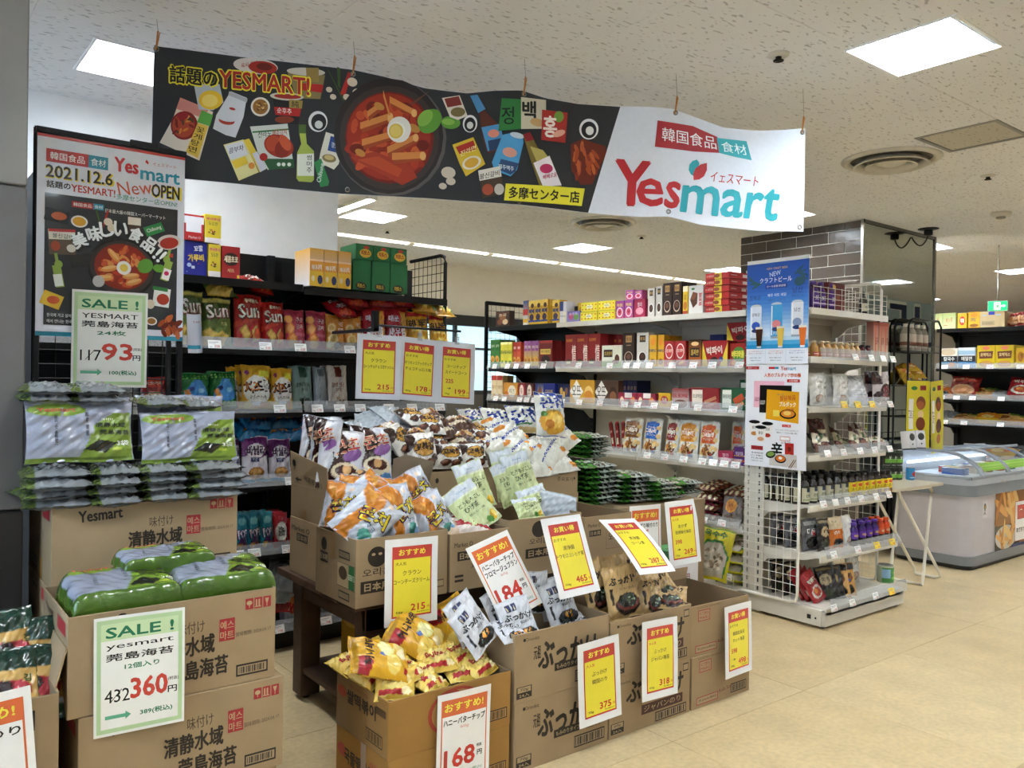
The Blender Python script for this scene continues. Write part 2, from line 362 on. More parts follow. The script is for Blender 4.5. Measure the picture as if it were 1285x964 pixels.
# near column, clad in painted panels; shading is put into the lower panels' colours
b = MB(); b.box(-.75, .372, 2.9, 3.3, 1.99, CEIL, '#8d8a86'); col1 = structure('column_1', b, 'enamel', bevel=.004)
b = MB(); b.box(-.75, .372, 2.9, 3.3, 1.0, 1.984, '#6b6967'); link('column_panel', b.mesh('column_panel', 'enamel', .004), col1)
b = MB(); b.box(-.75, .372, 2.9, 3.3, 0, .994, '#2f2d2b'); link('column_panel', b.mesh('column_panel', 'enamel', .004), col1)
# tiled and mirrored column
CX0, CX1, CY0, CY1 = 6.47, 7.75, 3.59, 4.80
b = MB(); b.box(CX0+.006, CX1-.012, CY0+.006, CY1, 0, CEIL, '#dedad2'); col2 = structure('column_2', b, 'grout')
bl, bh, gj = .31, .098, .006
for r in range(28):
    z1 = CEIL-.075-(r-1)*bh if r else CEIL-.002; z0 = CEIL-.075-r*bh+gj
    if z0 < 1.5: break
    y = CY0 + (0 if r % 2 else -.5*bl+.0)
    while y < CY1:
        a, c = max(y+gj, CY0+gj), min(y+bl, CY1)
        if c-a > .02:
            t = MB(); cc = ['#4f463f', '#4b433c', '#544a43', '#49413c'][random.randrange(4)]; t.box(CX0, CX0+.012, a, c, z0, z1-gj if r == 0 else z1-0, cc)
            link('brick', t.mesh('brick', 'glaze', .002), col2)
        y += bl
b = MB(); b.box(CX0, CX0+.012, CY0, CY1, 0, 1.5, '#5a514b'); link('lower_tiling', b.mesh('lower_tiling', 'glaze'), col2, kind='stuff')
b = MB(); b.box(CX0+.02, CX1-.02, CY0, CY0+.006, .1, CEIL-.03, '#ffffff'); link('mirror_panel', b.mesh('mirror_panel', 'mirror'), col2)
b = MB(); b.box(CX0-.006, CX0+.02, CY0-.008, CY0+.012, 0, CEIL, '#b8b6b0'); b.box(CX1-.03, CX1, CY0-.01, CY0+.02, 0, CEIL, '#8f8d86'); b.box(CX0, CX1, CY0-.008, CY0+.01, CEIL-.03, CEIL-.001, '#77756f')
link('metal_edging', b.mesh('metal_edging', 'steel'), col2)
# ------------------------------------------------------------------ ceiling fittings
def lamp_meshes():
    f = MB(); w_ = .45; t = .012
    for a in ((0, w_, 0, t), (0, w_, w_-t, w_), (0, t, t, w_-t), (w_-t, w_, t, w_-t)): f.box(*a, -.004, .07, '#e9eaea')
    d = MB(); n = 4; p = (w_-2*t)/n
    d.box(t, w_-t, t, w_-t, .062, .066, '#fbfdff')
    r = MB()
    for k in range(n):
        y = t+k*p
        r.add([(t, y, .06), (w_-t, y, .06), (w_-t, y+p*.28, .012), (t, y+p*.28, .012), (w_-t, y+p*.4, .06), (t, y+p*.4, .06)], [(0, 1, 2, 3), (3, 2, 4, 5)], '#e3eef5')
    return f.mesh('frame', 'enamel'), d.mesh('diffuser', 'lamp_glow'), r.mesh('baffle', 'enamel')
fm, dm, rm = lamp_meshes()
LN = {(0, 1): 'square ceiling light above the tall opening poster', (1, 0): 'large bright square ceiling light at the upper right near the banner end', (1, 1): 'square ceiling light hidden over the middle of the banner',
      (1, 2): 'square ceiling light behind the banner above the green snack cartons', (2, 2): 'square ceiling light between the far round vent and the window wall', (2, 1): 'square ceiling light beside the tiled column top behind the banner end',
      (3, 1): 'square ceiling light just right of the mirrored column top', (4, 1): 'square ceiling light over the far black wall gondola', (3, 2): 'square ceiling light behind the tiled column above the red flat boxes', (2, 0): 'square ceiling light right of the ceiling hatch', (4, 2): 'farthest small ceiling light between tiled column and mirror', (5, 1): 'small distant ceiling light near the exit sign', (5, 2): 'tiny far ceiling light over the exit sign area'}
k = 0
for i in range(-1, 6):
    for j in range(-2, 3):
        k += 1; lab = LN.get((i, j), 'square ceiling light out of the picture, part of the shop grid')
        t = thing('ceiling_light', lab, 'ceiling light', (.71+2.44*i, 1.40+2.33*j, CEIL), 'square ceiling lights in a grid')
        link('frame', fm, t); link('diffuser', dm, t); link('baffle', rm, t)
b = MB(); h = HATCH
for a in ((0, h[2], 0, .022), (0, h[2], h[2]-.022, h[2]), (0, .022, .022, h[2]-.022), (h[2]-.022, h[2], .022, h[2]-.022)): b.box(*a, -.004, .014, '#8f8b82')
t = thing('ceiling_hatch', 'square access hatch with grey metal frame beside the round vent', 'hatch', (h[0], h[1], CEIL)); link('frame', b.mesh('frame', 'enamel'), t)
b = MB(); b.box(.026, h[2]-.026, .026, h[2]-.026, .001, .012, '#c4beae'); link('panel', b.mesh('panel', 'ceiling_board'), t)
def vent(x, y, lab):
    t = thing('ceiling_vent', lab, 'vent', (x, y, CEIL), 'round air vents in the ceiling')
    b = MB(); b.lathe([(.285, 0), (.285, -.006), (.262, -.02), (.235, -.012), (.23, .0)], 0, 0, '#cfcabd', 40); link('rim', b.mesh('rim', 'enamel'), t)
    for r0, r1, z in ((.215, .165, -.028), (.15, .1, -.034)):
        b = MB(); vs = []; n = 40
        b.lathe([(r0, z-.012), (r0-.008, z-.016), (r1, z+.028), (r1+.006, z+.034), (r0, z-.012)], 0, 0, '#cdc8bb', n)
        b.f = b.f[:-2]; b.sm = b.sm[:-2]; link('ring', b.mesh('ring', 'enamel'), t)
    b = MB(); b.lathe([(.0005, -.04), (.05, -.038), (.085, -.024), (.09, -.012), (.0005, -.01)], 0, 0, '#cfcabd', 32); link('centre_cone', b.mesh('centre_cone', 'enamel'), t)
    b = MB(); b.lathe([(.0005, -.0015), (.232, -.0015), (.232, -.0005), (.0005, -.0005)], 0, 0, '#5c584d', 32); link('throat', b.mesh('throat', 'black_metal'), t)
vent(4.889, 2.54, 'large round air vent in the ceiling beside the square hatch')
vent(5.0, 5.15, 'round air vent in the ceiling just under the banner edge')
vent(7.6, .9, 'round air vent out of frame, seen in the column mirror')
def sprinkler(x, y, lab):
    t = thing('sprinkler_head', lab, 'sprinkler', (x, y, CEIL), 'sprinkler heads in the ceiling')
    b = MB(); b.lathe([(.045, 0), (.043, -.007), (.02, -.01), (.018, -.012)], 0, 0, '#cfcabd', 20); link('plate', b.mesh('plate', 'enamel'), t)
    b = MB(); b.lathe([(.013, -.008), (.013, -.022), (.022, -.026), (.022, -.029)], 0, 0, '#3a3630', 12); link('nozzle', b.mesh('nozzle', 'steel'), t)
sprinkler(2.981, 2.039, 'small sprinkler head on the ceiling above the white banner half')
sprinkler(5.72, 2.322, 'small sprinkler head right of the round vent')
p = AZ(805, 296, CEIL); sprinkler(p.x, p.y, 'small sprinkler head right of the far round vent')
p = AZ(486, 289, CEIL); sprinkler(p.x, p.y, 'small sprinkler head near the curtain slot above black gondola')
t = thing('smoke_detector', 'white dome smoke detector on the ceiling right of mirrored column', 'smoke detector', (7.023, 2.751, CEIL))
b = MB(); b.lathe([(.075, 0), (.075, -.014), (.055, -.03), (.035, -.034)], 0, 0, '#cbc6b8', 24); link('base', b.mesh('base', 'enamel'), t)
b = MB(); b.lathe([(.034, -.03), (.034, -.046), (.02, -.05)], 0, 0, '#8c887d', 16); link('sensor', b.mesh('sensor', 'enamel'), t)
# black cable fitting hooked from ceiling to mirror
p = AZ(1165, 290, CEIL-.02)
t = thing('cable_fitting', 'black ceiling fitting with looping cable at the mirror top edge', 'cable fitting', (p.x, p.y, CEIL))
b = MB(); b.lathe([(.085, 0), (.085, -.004), (.05, -.01)], 0, 0, '#1c1b1a', 24); link('plate', b.mesh('plate', 'black_metal'), t)
b = MB(); b.lathe([(.036, -.01), (.036, -.055), (.02, -.06)], 0, 0, '#111111', 14); link('knob', b.mesh('knob', 'black_metal'), t)
b = MB(); dy = CY0-.004-p.y; b.tube([(0, dy*s, -.055-.1*math.sin(s*math.pi)**.8*(1-.3*s)) for s in [q/14 for q in range(15)]], .006, '#151414', 6); link('cable', b.mesh('cable', 'black_metal'), t)
# linear light far back
a, c = AZ(426, 262, CEIL), AZ(465, 247, CEIL)
t = thing('strip_light', 'slim bright strip light behind the banner near the white wall edge', 'ceiling light', (a.x-.03, c.y, CEIL))
b = MB(); b.box(-.04, .04, -.05, .75, -.03, -.002, '#e4e4e0'); link('housing', b.mesh('housing', 'enamel'), t)
b = MB(); b.box(-.025, .025, -.03, .73, -.036, -.03, '#fff9ea'); link('tube', b.mesh('tube', 'lamp_glow'), t)
# ================================================================== GONDOLAS
tagart = [('r', .04, .04, .92, .92, '#f3f3f1'), ('r', .08, .72, .7, .06, '#8b8b95'), ('r', .08, .56, .5, .05, '#a3a3aa'), ('r', .08, .14, .22, .06, '#777780')]
TAGM = []
for s, bg in (('198', '#f3f3f1'), ('178', '#f3f3f1'), ('225', '#f3f3f1'), ('328', '#f3f3f1'), ('258', '#f6d84e'), ('', '#f6f6f4')):
    b = MB(); b.box(-.032, .032, -.0008, .0008, 0, .042, bg)
    if s: art_add(b, [('r', .04, .04, .92, .92, bg)]+tagart[1:]+[('t', s, .66, .26, .3, '#c23a35')], lambda u, v, d: ((u-.5)*.064, -.0008-d, v*.042), .65)
    TAGM.append(b.mesh('price_tag', 'laminate'))
def tags(shelf, pts, yaw, kinds=None):
    for k, p in enumerate(pts):
        n = kinds[k] if kinds else random.choice([0, 1, 2, 3, 0, 1, 3])
        link('price_tag', TAGM[n], shelf, None, pose(p, yaw, 18))
def clear_rail(axis, a0, a1, f, z, shelf, h=.046):
    b = MB()   # tilted clear strip in front of the shelf edge
    if axis == 'X': b.add([(f-.022, a0, z-.012), (f-.022, a1, z-.012), (f-.004, a1, z+h), (f-.004, a0, z+h), (f-.02, a0, z-.012), (f-.02, a1, z-.012), (f-.002, a1, z+h), (f-.002, a0, z+h)], [(0, 1, 2, 3), (7, 6, 5, 4), (3, 2, 6, 7), (0, 4, 5, 1)], '#c9ced2')
    else: b.add([(a0, f-.022, z-.012), (a1, f-.022, z-.012), (a1, f-.004, z+h), (a0, f-.004, z+h), (a0, f-.02, z-.012), (a1, f-.02, z-.012), (a1, f-.002, z+h), (a0, f-.002, z+h)], [(0, 1, 2, 3), (7, 6, 5, 4), (3, 2, 6, 7), (0, 4, 5, 1)], '#c9ced2')
    link('price_rail', b.mesh('price_rail', 'clear_plastic'), shelf)
def shelf_part(root, axis, a0, a1, f, depth, z, col, m, rail=True, tagpx=None, tagkinds=None, lip=None):
    """one shelf board of one bay: folded front lip, underside folds and two brackets"""
    b = MB(); g = .002
    X = lambda p0, p1, q0, q1, z0, z1: b.box(q0, q1, p0, p1, z0, z1, col) if axis == 'X' else b.box(p0, p1, q0, q1, z0, z1, col)
    X(a0+g, a1-g, f, f+depth, z-.012, z); X(a0+g, a1-g, f, f+.012, z-.038, z-.012); X(a0+g, a1-g, f+depth-.02, f+depth, z-.05, z-.012)
    s = wpart('shelf', b, m, root)
    for e in (a0+.004, a1-.016):
        k = MB(); P = [(f+.03, z-.012), (f+depth, z-.012), (f+depth, z-.14), (f+depth-.05, z-.13), (f+depth-.12, z-.07), (f+.1, z-.035)]
        n = len(P); vs = []
        for q in (e, e+.012): vs += [((y, q, zz) if axis == 'X' else (q, y, zz)) for y, zz in P]
        k.add(vs, [tuple(range(n)), tuple(range(n, 2*n))[::-1]]+[(i, (i+1) % n, n+(i+1) % n, n+i) for i in range(n)], col)
        link('bracket', k.mesh('bracket', m), s)
    if rail: clear_rail(axis, a0+.006, a1-.006, f, z, s)
    return s
def wire_panel(b, axis, c, a0, a1, z0, z1, step, col, rw=.0018, rf=.009, frame=True):
    P = (lambda a, z: (c, a, z)) if axis == 'X' else (lambda a, z: (a, c, z))
    if frame:
        r = .05; b.tube([P(a1, z0+.0), P(a0+r, z0), P(a0+.012, z0+.012), P(a0, z0+r), P(a0, z1-r), P(a0+.012, z1-.012), P(a0+r, z1), P(a1, z1)], rf, col, 8)
    n = max(1, round((a1-a0)/step)); m_ = max(1, round((z1-z0)/step))
    for i in range(1, n): b.tube([P(a0+(a1-a0)*i/n, z0), P(a0+(a1-a0)*i/n, z1)], rw, col, 4, caps=False)
    for i in range(1, m_): b.tube([P(a0, z0+(z1-z0)*i/m_), P(a1, z0+(z1-z0)*i/m_)], rw, col, 4, caps=False)
WHT, BLK = '#d6d3c9', '#0f1012'
# --- long gondola of biscuit boxes: two white bays and one black bay, facing -X
WZ = [1.885, 1.528, 1.245, .893, .51, .12]; WF = 4.35
wg = thing('store_gondola', 'long gondola of boxed biscuits, white bays with one black end bay', 'shelf unit', (4.6, 4.6, 0))
SH = {}
for bi, (a0, a1, c, m) in enumerate(((3.18, 4.09, WHT, 'enamel'), (4.09, 5.0, WHT, 'enamel'), (5.0, 5.92, BLK, 'black_metal'))):
    b = MB(); b.box(4.79, 4.81, a0+.002, a1-.002, .1, 2.0 if bi < 2 else 1.86, '#cfcabb' if bi < 2 else '#16171a'); wpart('back_panel', b, m, wg)
    b = MB(); b.box(4.33, 4.8, a0+.002, a1-.002, 0, .1, c); wpart('plinth', b, m, wg)
    for li, z in enumerate(WZ):
        SH['W', bi, li] = shelf_part(wg, 'X', a0, a1, WF if li < 5 else 4.3, .43 if li < 5 else .48, z, c, m, rail=li not in (0, 5))
for y, c, m, zt in ((3.18, WHT, 'enamel', 2.02), (4.09, WHT, 'enamel', 2.02), (5.0, BLK, 'black_metal', 2.06), (5.92, BLK, 'black_metal', 2.06)):
    b = MB(); b.box(4.76, 4.8, y-.02, y+.02, 0, zt, c)
    for k in range(36): b.box(4.7585, 4.76, y-.008, y+.008, .15+k*.05, .175+k*.05, '#2b2b2b')
    wpart('upright', b, m, wg)
b = MB(); b.box(4.77, 4.79, 5.0, 5.92, 1.98, 2.06, BLK); wpart('top_rail', b, 'black_metal', wg)
b = MB(); wire_panel(b, 'X', 0, 0, 1, 0, 1, 1, BLK, frame=False)
b = MB(); b.box(4.35, 4.38, 5.96, 5.99, 0, 2.12, BLK); b.box(4.35, 4.8, 5.96, 5.98, 2.09, 2.12, BLK); wpart('end_frame', b, 'black_metal', wg, bevel=.004)
b = MB(); wire_panel(b, 'Y', 5.975, 4.365, 4.79, .2, 2.09, .05, BLK, frame=False); wpart('wire_grid', b, 'black_metal', wg)
# --- white end-cap gondola facing -Y
EF = 2.73; EX0, EX1 = 4.35, 5.27; EZ = [1.876, 1.586, 1.291, .999, .701, .416, .12]
eg = thing('end_cap_gondola', 'white end-cap gondola with wire side panel, sauces and drinks on it', 'shelf unit', (4.8, 2.95, 0))
b = MB(); b.box(EX0, EX1, 3.13, 3.15, .1, 1.96, '#c6c1b3'); wpart('back_panel', b, 'enamel', eg)
b = MB(); b.box(EX0-.01, EX1+.01, 2.62, 3.15, .018, .11, '#cfccc2'); b.box(EX0+.0, EX1, 2.60, 2.62, .02, .1, '#c5c2b8')
for x in (EX0+.03, EX1-.03):
    for y in (2.64, 3.1): b.lathe([(.014, 0), (.014, .02)], x, y, '#8f8c84', 10)
b.box(EX0-.0115, EX0-.01, 2.685, 2.71, .05, .075, '#1c1c1c'); b.box(EX0-.0115, EX0-.01, 2.65, 2.66, .055, .067, '#1c1c1c')
wpart('plinth', b, 'enamel', eg)
for li, z in enumerate(EZ):
    f = EF if li < 5 else (2.64 if li == 5 else 2.6)
    if li == 4: f = 2.72
    SH['E', li] = shelf_part(eg, 'Y', EX0+.012, EX1-.012, f, 3.12-f, z, WHT, 'enamel', rail=False)
    if li: clear_rail('Y', EX0+.1 if li < 5 else EX0+.04, EX1+.01, f, z, SH['E', li], .055)
b = MB(); b.box(EX0-.006, EX0+.012, 3.03, 3.165, .1, 2.06, '#cbc8be')
for k in range(38): b.box(EX0-.0075, EX0-.006, 3.05, 3.06, .14+k*.05, .165+k*.05, '#3b3a37'); b.box(EX0-.0075, EX0-.006, 3.13, 3.14, .14+k*.05, .165+k*.05, '#8c8981')
b.box(EX1-.012, EX1+.006, 3.1, 3.165, .1, 2.0, '#cbc8be'); wpart('upright', b, 'enamel', eg)
b = MB(); wire_panel(b, 'X', EX0-.012, 2.775, 3.17, .12, 2.12, .052, '#e2e0d8'); wpart('side_grid', b, 'enamel', eg)
b = MB(); wire_panel(b, 'X', EX1+.008, 2.79, 3.15, .12, 2.1, .055, '#e2e0d8'); wpart('side_grid', b, 'enamel', eg)
b = MB()
for k in range(4): b.tube([(EX0+.05, EF+.012, EZ[0]+.03+k*.033), (EX1-.01, EF+.012, EZ[0]+.03+k*.033)], .0018, '#dcdad2', 4)
for k in range(12): b.tube([(EX0+.05+k*.078, EF+.012, EZ[0]), (EX0+.05+k*.078, EF+.012, EZ[0]+.135)], .0018, '#dcdad2', 4)
wpart('wire_fence', b, 'enamel', eg)
# --- black snack gondola facing -Y on the left
LF = 4.06; LZ = [1.90, 1.562, 1.245, .872, .522, .12]; LB = [(-.02, .88), (.88, 1.78), (1.78, 2.68)]
lg = thing('store_gondola', 'black gondola of crisps and snack bags against the white wall', 'shelf unit', (1.3, 4.3, 0))
for bi, (a0, a1) in enumerate(LB):
    b = MB(); b.box(a0+.002, a1-.002, 4.54, 4.56, .1, 2.1, '#0c0d0f'); wpart('back_panel', b, 'black_metal', lg)
    b = MB(); b.box(a0+.002, a1-.002, 4.1, 4.54, 0, .1, '#0c0d0f'); wpart('plinth', b, 'black_metal', lg)
    for li, z in enumerate(LZ): SH['L', bi, li] = shelf_part(lg, 'Y', a0, a1, LF-(.02 if li == 5 else 0), .47, z-(.012 if bi == 2 and li == 0 else 0)+(.0), BLK, 'black_metal', rail=li != 0)
for x in (-.02, .88, 1.78, 2.68):
    b = MB(); b.box(x-.02, x+.02, 4.5, 4.54, 0, 2.1, BLK)
    for k in range(36): b.box(x-.008, x+.008, 4.4985, 4.5, .15+k*.05, .175+k*.05, '#2e2f33')
    wpart('upright', b, 'black_metal', lg)
b = MB(); wire_panel(b, 'X', 2.7, 4.12, 4.52, .12, 2.16, .052, BLK, rw=.0022, rf=.011); wpart('side_grid', b, 'black_metal', lg)
b = MB(); r0 = AY(470, 408, 3.62); r1 = AY(578, 416, 3.62); b.tube([r0, r1], .006, '#15161a', 8); b.box(r0.x-.012, r0.x+.012, 3.6, 4.07, r0.z-.03, r0.z-.015, '#15161a'); b.box(r0.x-.014, r0.x+.014, 3.6, 3.63, r0.z-.03, r0.z+.07, '#15161a')
wpart('sign_arm', b, 'black_metal', lg)
# --- far black gondola on the right facing -X
BF = 8.8; BZ = [2.02, 1.615, 1.30, 1.045, .7, .12]; bg = thing('store_gondola', 'far black gondola of pasta and dry goods behind the chest freezer', 'shelf unit', (9.0, 3.2, 0))
for bi, (a0, a1) in ((2, (3.15, 4.05)),):
    b = MB(); b.box(9.28, 9.3, a0+.002, a1-.002, .1, 2.1, '#0c0d0f'); wpart('back_panel', b, 'black_metal', bg)
    b = MB(); b.box(8.8, 9.28, a0+.002, a1-.002, 0, .1, '#0c0d0f'); wpart('plinth', b, 'black_metal', bg)
    for li, z in enumerate(BZ): SH['B', bi, li] = shelf_part(bg, 'X', a0, a1, BF, .47, z, BLK, 'black_metal', rail=li != 0)
for y in (3.17, 4.03):
    b = MB(); b.box(9.24, 9.28, y-.02, y+.02, 0, 2.1, BLK); wpart('upright', b, 'black_metal', bg)
# price tags on the rails, measured along each rail
def tagrow(axis, plane, li, z, xs, fix, y, kinds=None):
    for k, x in enumerate(xs):
        p = AX(x, y, plane) if axis == 'X' else AY(x, y, plane)
        a = p.y if axis == 'X' else p.x; sh = None
        for key, s in SH.items():
            if key[0] == fix and key[-1] == li:
                if len(key) == 2: sh = s; break
                rng = {'W': ((3.18, 4.09), (4.09, 5.0), (5.0, 5.92)), 'L': LB, 'B': ((1.35, 2.25), (2.25, 3.15), (3.15, 4.05))}[fix][key[1]]
                if rng[0] <= a <= rng[1]: sh = s; break
        if not sh: continue
        q = (plane, a, z) if axis == 'X' else (a, plane, z)
        tags(sh, [q], -90 if axis == 'X' else 0, [kinds[k]] if kinds else None)
tagrow('X', WF-.03, 1, WZ[1]-.012, [620, 636, 647, 661, 681, 725, 764, 785, 798, 814, 843, 869, 893, 927], 'W', 458)
tagrow('X', WF-.03, 2, WZ[2]-.012, [621, 632, 651, 660, 669, 681, 704, 726, 752, 783, 799, 820, 846, 875, 919], 'W', 505)
tagrow('X', WF-.03, 3, WZ[3]-.012, [811, 833, 857, 880, 894, 908, 922, 932], 'W', 577)
tagrow('X', WF-.03, 4, WZ[4]-.012, [882, 905, 928], 'W', 655)
tagrow('Y', LF-.03, 1, LZ[1]-.012, [270, 334, 378, 440, 458], 'L', 428)
tagrow('Y', LF-.03, 2, LZ[2]-.012, [352, 399, 427, 453, 489, 518, 553], 'L', 510)
tagrow('Y', LF-.03, 3, LZ[3]-.012, [366], 'L', 600); tagrow('Y', LF-.03, 4, LZ[4]-.012, [299, 320, 362, 420], 'L', 690); tagrow('Y', LF-.05, 5, LZ[5]-.012, [350, 410], 'L', 785)
tagrow('Y', EF-.03, 1, EZ[1]-.012, [1075, 1095, 1110, 1122], 'E', 448, [0, 0, 5, 0]); tagrow('Y', EF-.03, 2, EZ[2]-.012, [1061, 1078, 1096, 1119], 'E', 505, [4, 4, 4, 0])
tagrow('Y', EF-.03, 3, EZ[3]-.012, [1040, 1060, 1081, 1099, 1118], 'E', 565); tagrow('Y', EF-.04, 4, EZ[4]-.012, [1035, 1050, 1065, 1082, 1101, 1117], 'E', 622, [0, 5, 1, 2, 3, 0])
tagrow('Y', 2.61, 5, EZ[5]-.012, [1048, 1078, 1102, 1121], 'E', 685, [1, 0, 4, 4]); tagrow('Y', 2.57, 6, EZ[6]-.012, [1048, 1071, 1100, 1120], 'E', 760, [1, 2, 3, 4])
tagrow('X', BF-.03, 1, BZ[1]-.012, [1185, 1212, 1242, 1280], 'B', 461); tagrow('X', BF-.03, 2, BZ[2]-.012, [1181, 1200, 1220, 1256], 'B', 498); tagrow('X', BF-.03, 3, BZ[3]-.012, [1185, 1209, 1255], 'B', 533)
# ================================================================== TABLE, DISPLAY RACK
WD = '#513c2c'; tb = thing('display_table', 'dark brown wooden table with lower shelf carrying the snack cartons', 'table', (2.1, 3.1, 0))
TZ = .572; TX0, TX1, TY0, TY1 = 1.43, 2.98, 2.76, 3.5
n = 5
for k in range(n):
    b = MB(); d = (TY1-TY0)/n; b.box(TX0, TX1, TY0+k*d+.001, TY0+(k+1)*d-.001, TZ-.03, TZ, WD); wpart('plank', b, 'wood', tb, bevel=.002)
for x in (TX0+.06, TX1-.15):
    for y in (TY0+.03, TY1-.13):
        b = MB(); b.box(x, x+.09, y, y+.09, .02, TZ-.03, '#4c382a'); b.lathe([(.02, 0), (.02, .02)], x+.045, y+.045, '#111111', 10); wpart('leg', b, 'wood', tb, bevel=.004)
b = MB(); b.box(TX0+.06, TX1-.06, TY0+.03, TY0+.055, TZ-.12, TZ-.03, WD); b.box(TX0+.06, TX1-.06, TY1-.055, TY1-.03, TZ-.12, TZ-.03, WD); b.box(TX0+.065, TX0+.09, TY0+.05, TY1-.05, TZ-.12, TZ-.03, WD); b.box(TX1-.09, TX1-.065, TY0+.05, TY1-.05, TZ-.12, TZ-.03, WD)
wpart('apron', b, 'wood', tb)
b = MB(); b.box(TX0+.07, TX1-.07, TY0+.04, TY1-.04, .12, .145, '#4a3527'); wpart('lower_shelf', b, 'wood', tb, bevel=.003)
PY = 3.25
rk = thing('display_rack', 'black display rack with grid front and side board behind nori packs', 'rack', (.7, 3.4, 0))
b = MB(); x0, x1 = AY(45, 160, PY).x, AY(234, 160, PY).x
for x in (x0, x1-.02): b.box(x, x+.02, PY+.01, PY+.03, 0, 2.27, BLK)
b.box(x0, x1, PY+.01, PY+.03, 2.25, 2.27, BLK); b.box(AY(209, 460, PY).x, AY(215, 460, PY).x, PY+.0, PY+.02, .6, 1.6, BLK); wpart('frame', b, 'black_metal', rk, bevel=.003)
b = MB(); wire_panel(b, 'Y', PY+.02, x0+.02, x1-.02, .1, 2.25, .05, BLK, rw=.002, frame=False); wpart('wire_grid', b, 'black_metal', rk)
b = MB(); b.box(x0, x0+.015, PY+.03, 4.0, 0, 2.12, '#131417'); wpart('side_board', b, 'black_metal', rk)
# ================================================================== BANNER
BA = Vector((.86, 3.4, 0)); BB = Vector((3.433, 2.199, 0)); BD = (BB-BA).normalized(); BN = Vector((BD.y, -BD.x, 0))
def bs(x, y):      # photo measurement to banner metres: along, height
    d = ray(x, y); k = (BA-Vector((0, 0, 0))).dot(BN)/d.dot(BN); p = EYE + d*k; return ((p-BA).dot(BD), p.z)
def brip(s, z): return .014*math.sin(s*4.1+.4)+.004*math.sin(s*9+z*3)
def bP(px, py, d):
    s, z = bs(px, py); p = BA + BD*s + BN*(d+brip(s, z)); return (p.x, p.y, z)
btop = [(194, 57), (200.7, 59.6), (300, 72), (400, 83), (442, 87), (484, 95), (534, 108.6), (587, 116), (620, 113.5), (654, 113.6), (684, 123.7), (724, 131), (778, 135), (810, 135), (844, 137), (867, 144.5), (910, 159), (952, 163), (985, 162.5), (1011, 160.6)]
bbot = [(189, 222), (234, 226), (330, 235), (430, 243.6), (534, 248), (600, 253), (651, 257.5), (731, 267.5), (801, 272.6), (838, 272), (880, 282), (952, 288.7), (1009, 290.5)]
def interp(P, x):
    for i in range(len(P)-1):
        if x <= P[i+1][0]: a, b = P[i], P[i+1]; return a[1]+(b[1]-a[1])*(x-a[0])/(b[0]-a[0])
    return P[-1][1]
ban = thing('hanging_banner', 'long vinyl banner, dark food photo half and white logo half, hung by cords', 'banner', (BA.x, BA.y, 0))
BLKB = '#2d2e31'
def bgp(u, v):
    x0, x1 = 194-u*0, 1011; xt = 194+(1011-194)*u; xb = 189+(1009-189)*u
    yt, yb = interp(btop, xt), interp(bbot, xb); return (xb+(xt-xb)*v, yb+(yt-yb)*v)
b = MB(); b.grid(lambda u, v: bP(*bgp(u, v), 0), 120, 18, '#dfe4ee')
wpart('cloth', b, 'cloth', ban)
art = []
edge_t = [p for p in btop if p[0] <= 778]; edge_b = [p for p in bbot if p[0] < 738]
def F(*p, c): art.append(('p', list(p), c))
# dark half as a strip of quads following the hem
N = 60
dk = MB()
def dkp(u, v):
    xt = 194.5+(777-194.5)*u; xb = 190+(737-190)*u; yt, yb = interp(btop, xt)+.4, interp(bbot, xb)-.4; return bP(xb+(xt-xb)*v, yb+(yt-yb)*v, .0006)
dk.grid(dkp, 110, 18, BLKB)
def E_(cx, cy, rx, ry, c, rot=0): art.append(('p', [(cx+rx*math.cos(t)*math.cos(R(rot))-ry*math.sin(t)*math.sin(R(rot)), cy+rx*math.cos(t)*math.sin(R(rot))+ry*math.sin(t)*math.cos(R(rot))) for t in [k*math.pi/12 for k in range(24)]], c))
def Q_(s, x0, y0, x1, y1, h, c, bold=.03, slant=0):   # text along a baseline-centre line, h tall
    art.append(('q', s, (x0+slant, y0-h/2), (x1+slant, y1-h/2), (x1, y1+h/2), (x0, y0+h/2), c, bold))
q = random.Random(5)
# noodle bag
F((227, 124), (249, 133), (268, 142), (251, 203), (201, 180), (218, 150), c='#e9dccb'); F((227, 124), (249, 133), (262, 140), (256, 150), (222, 138), c='#d98e84'); E_(232, 159, 17, 18, '#8a1f1a'); E_(231, 159, 14, 15, '#b8452a')
for k in range(14): E_(231+q.uniform(-11, 11), 159+q.uniform(-11, 11), 4, 1.6, q.choice(['#d9822f', '#7d2016', '#e3a04c', '#59401f']), q.uniform(0, 180))
E_(230, 147, 7, 5.5, '#a11d25'); F((249, 156), (262, 160), (249, 200), (234, 192), c='#e6c34b'); Q_('꽃게탕면', 254, 161, 243, 192, 0.1, '#3a2a18')
art.pop(); [art.append(('q', s, (248-3.2*k, 160+8*k), (258-3.2*k, 163+8*k), (256.5-3.2*k, 170+8*k), (246.5-3.2*k, 167+8*k), '#3a2415', .03)) for k, s in enumerate('꽃게탕면')]
F((254, 140), (268, 146), (264, 160), (248, 155), c='#5fae48')
# lemon drink, white pouch drink
F((244, 107), (276, 107), (281, 130), (268, 140), (250, 139), c='#bcc3cc'); E_(265, 127, 15, 12, '#f0c62f'); E_(264, 128, 10, 8, '#f7de72')
F((290, 116), (310, 124), (306, 148), (296, 174), (284, 171), (268, 163), (272, 146), c='#dfe3ea'); E_(285, 153, 10, 5, '#b33b2f', 10); E_(285, 151, 10, 3, '#dfe3ea', 10); E_(292, 138, 4, 1.6, '#c43b3b', 15)
F((288, 116), (311, 125), (310, 130), (287, 121), c='#b9bdc6')
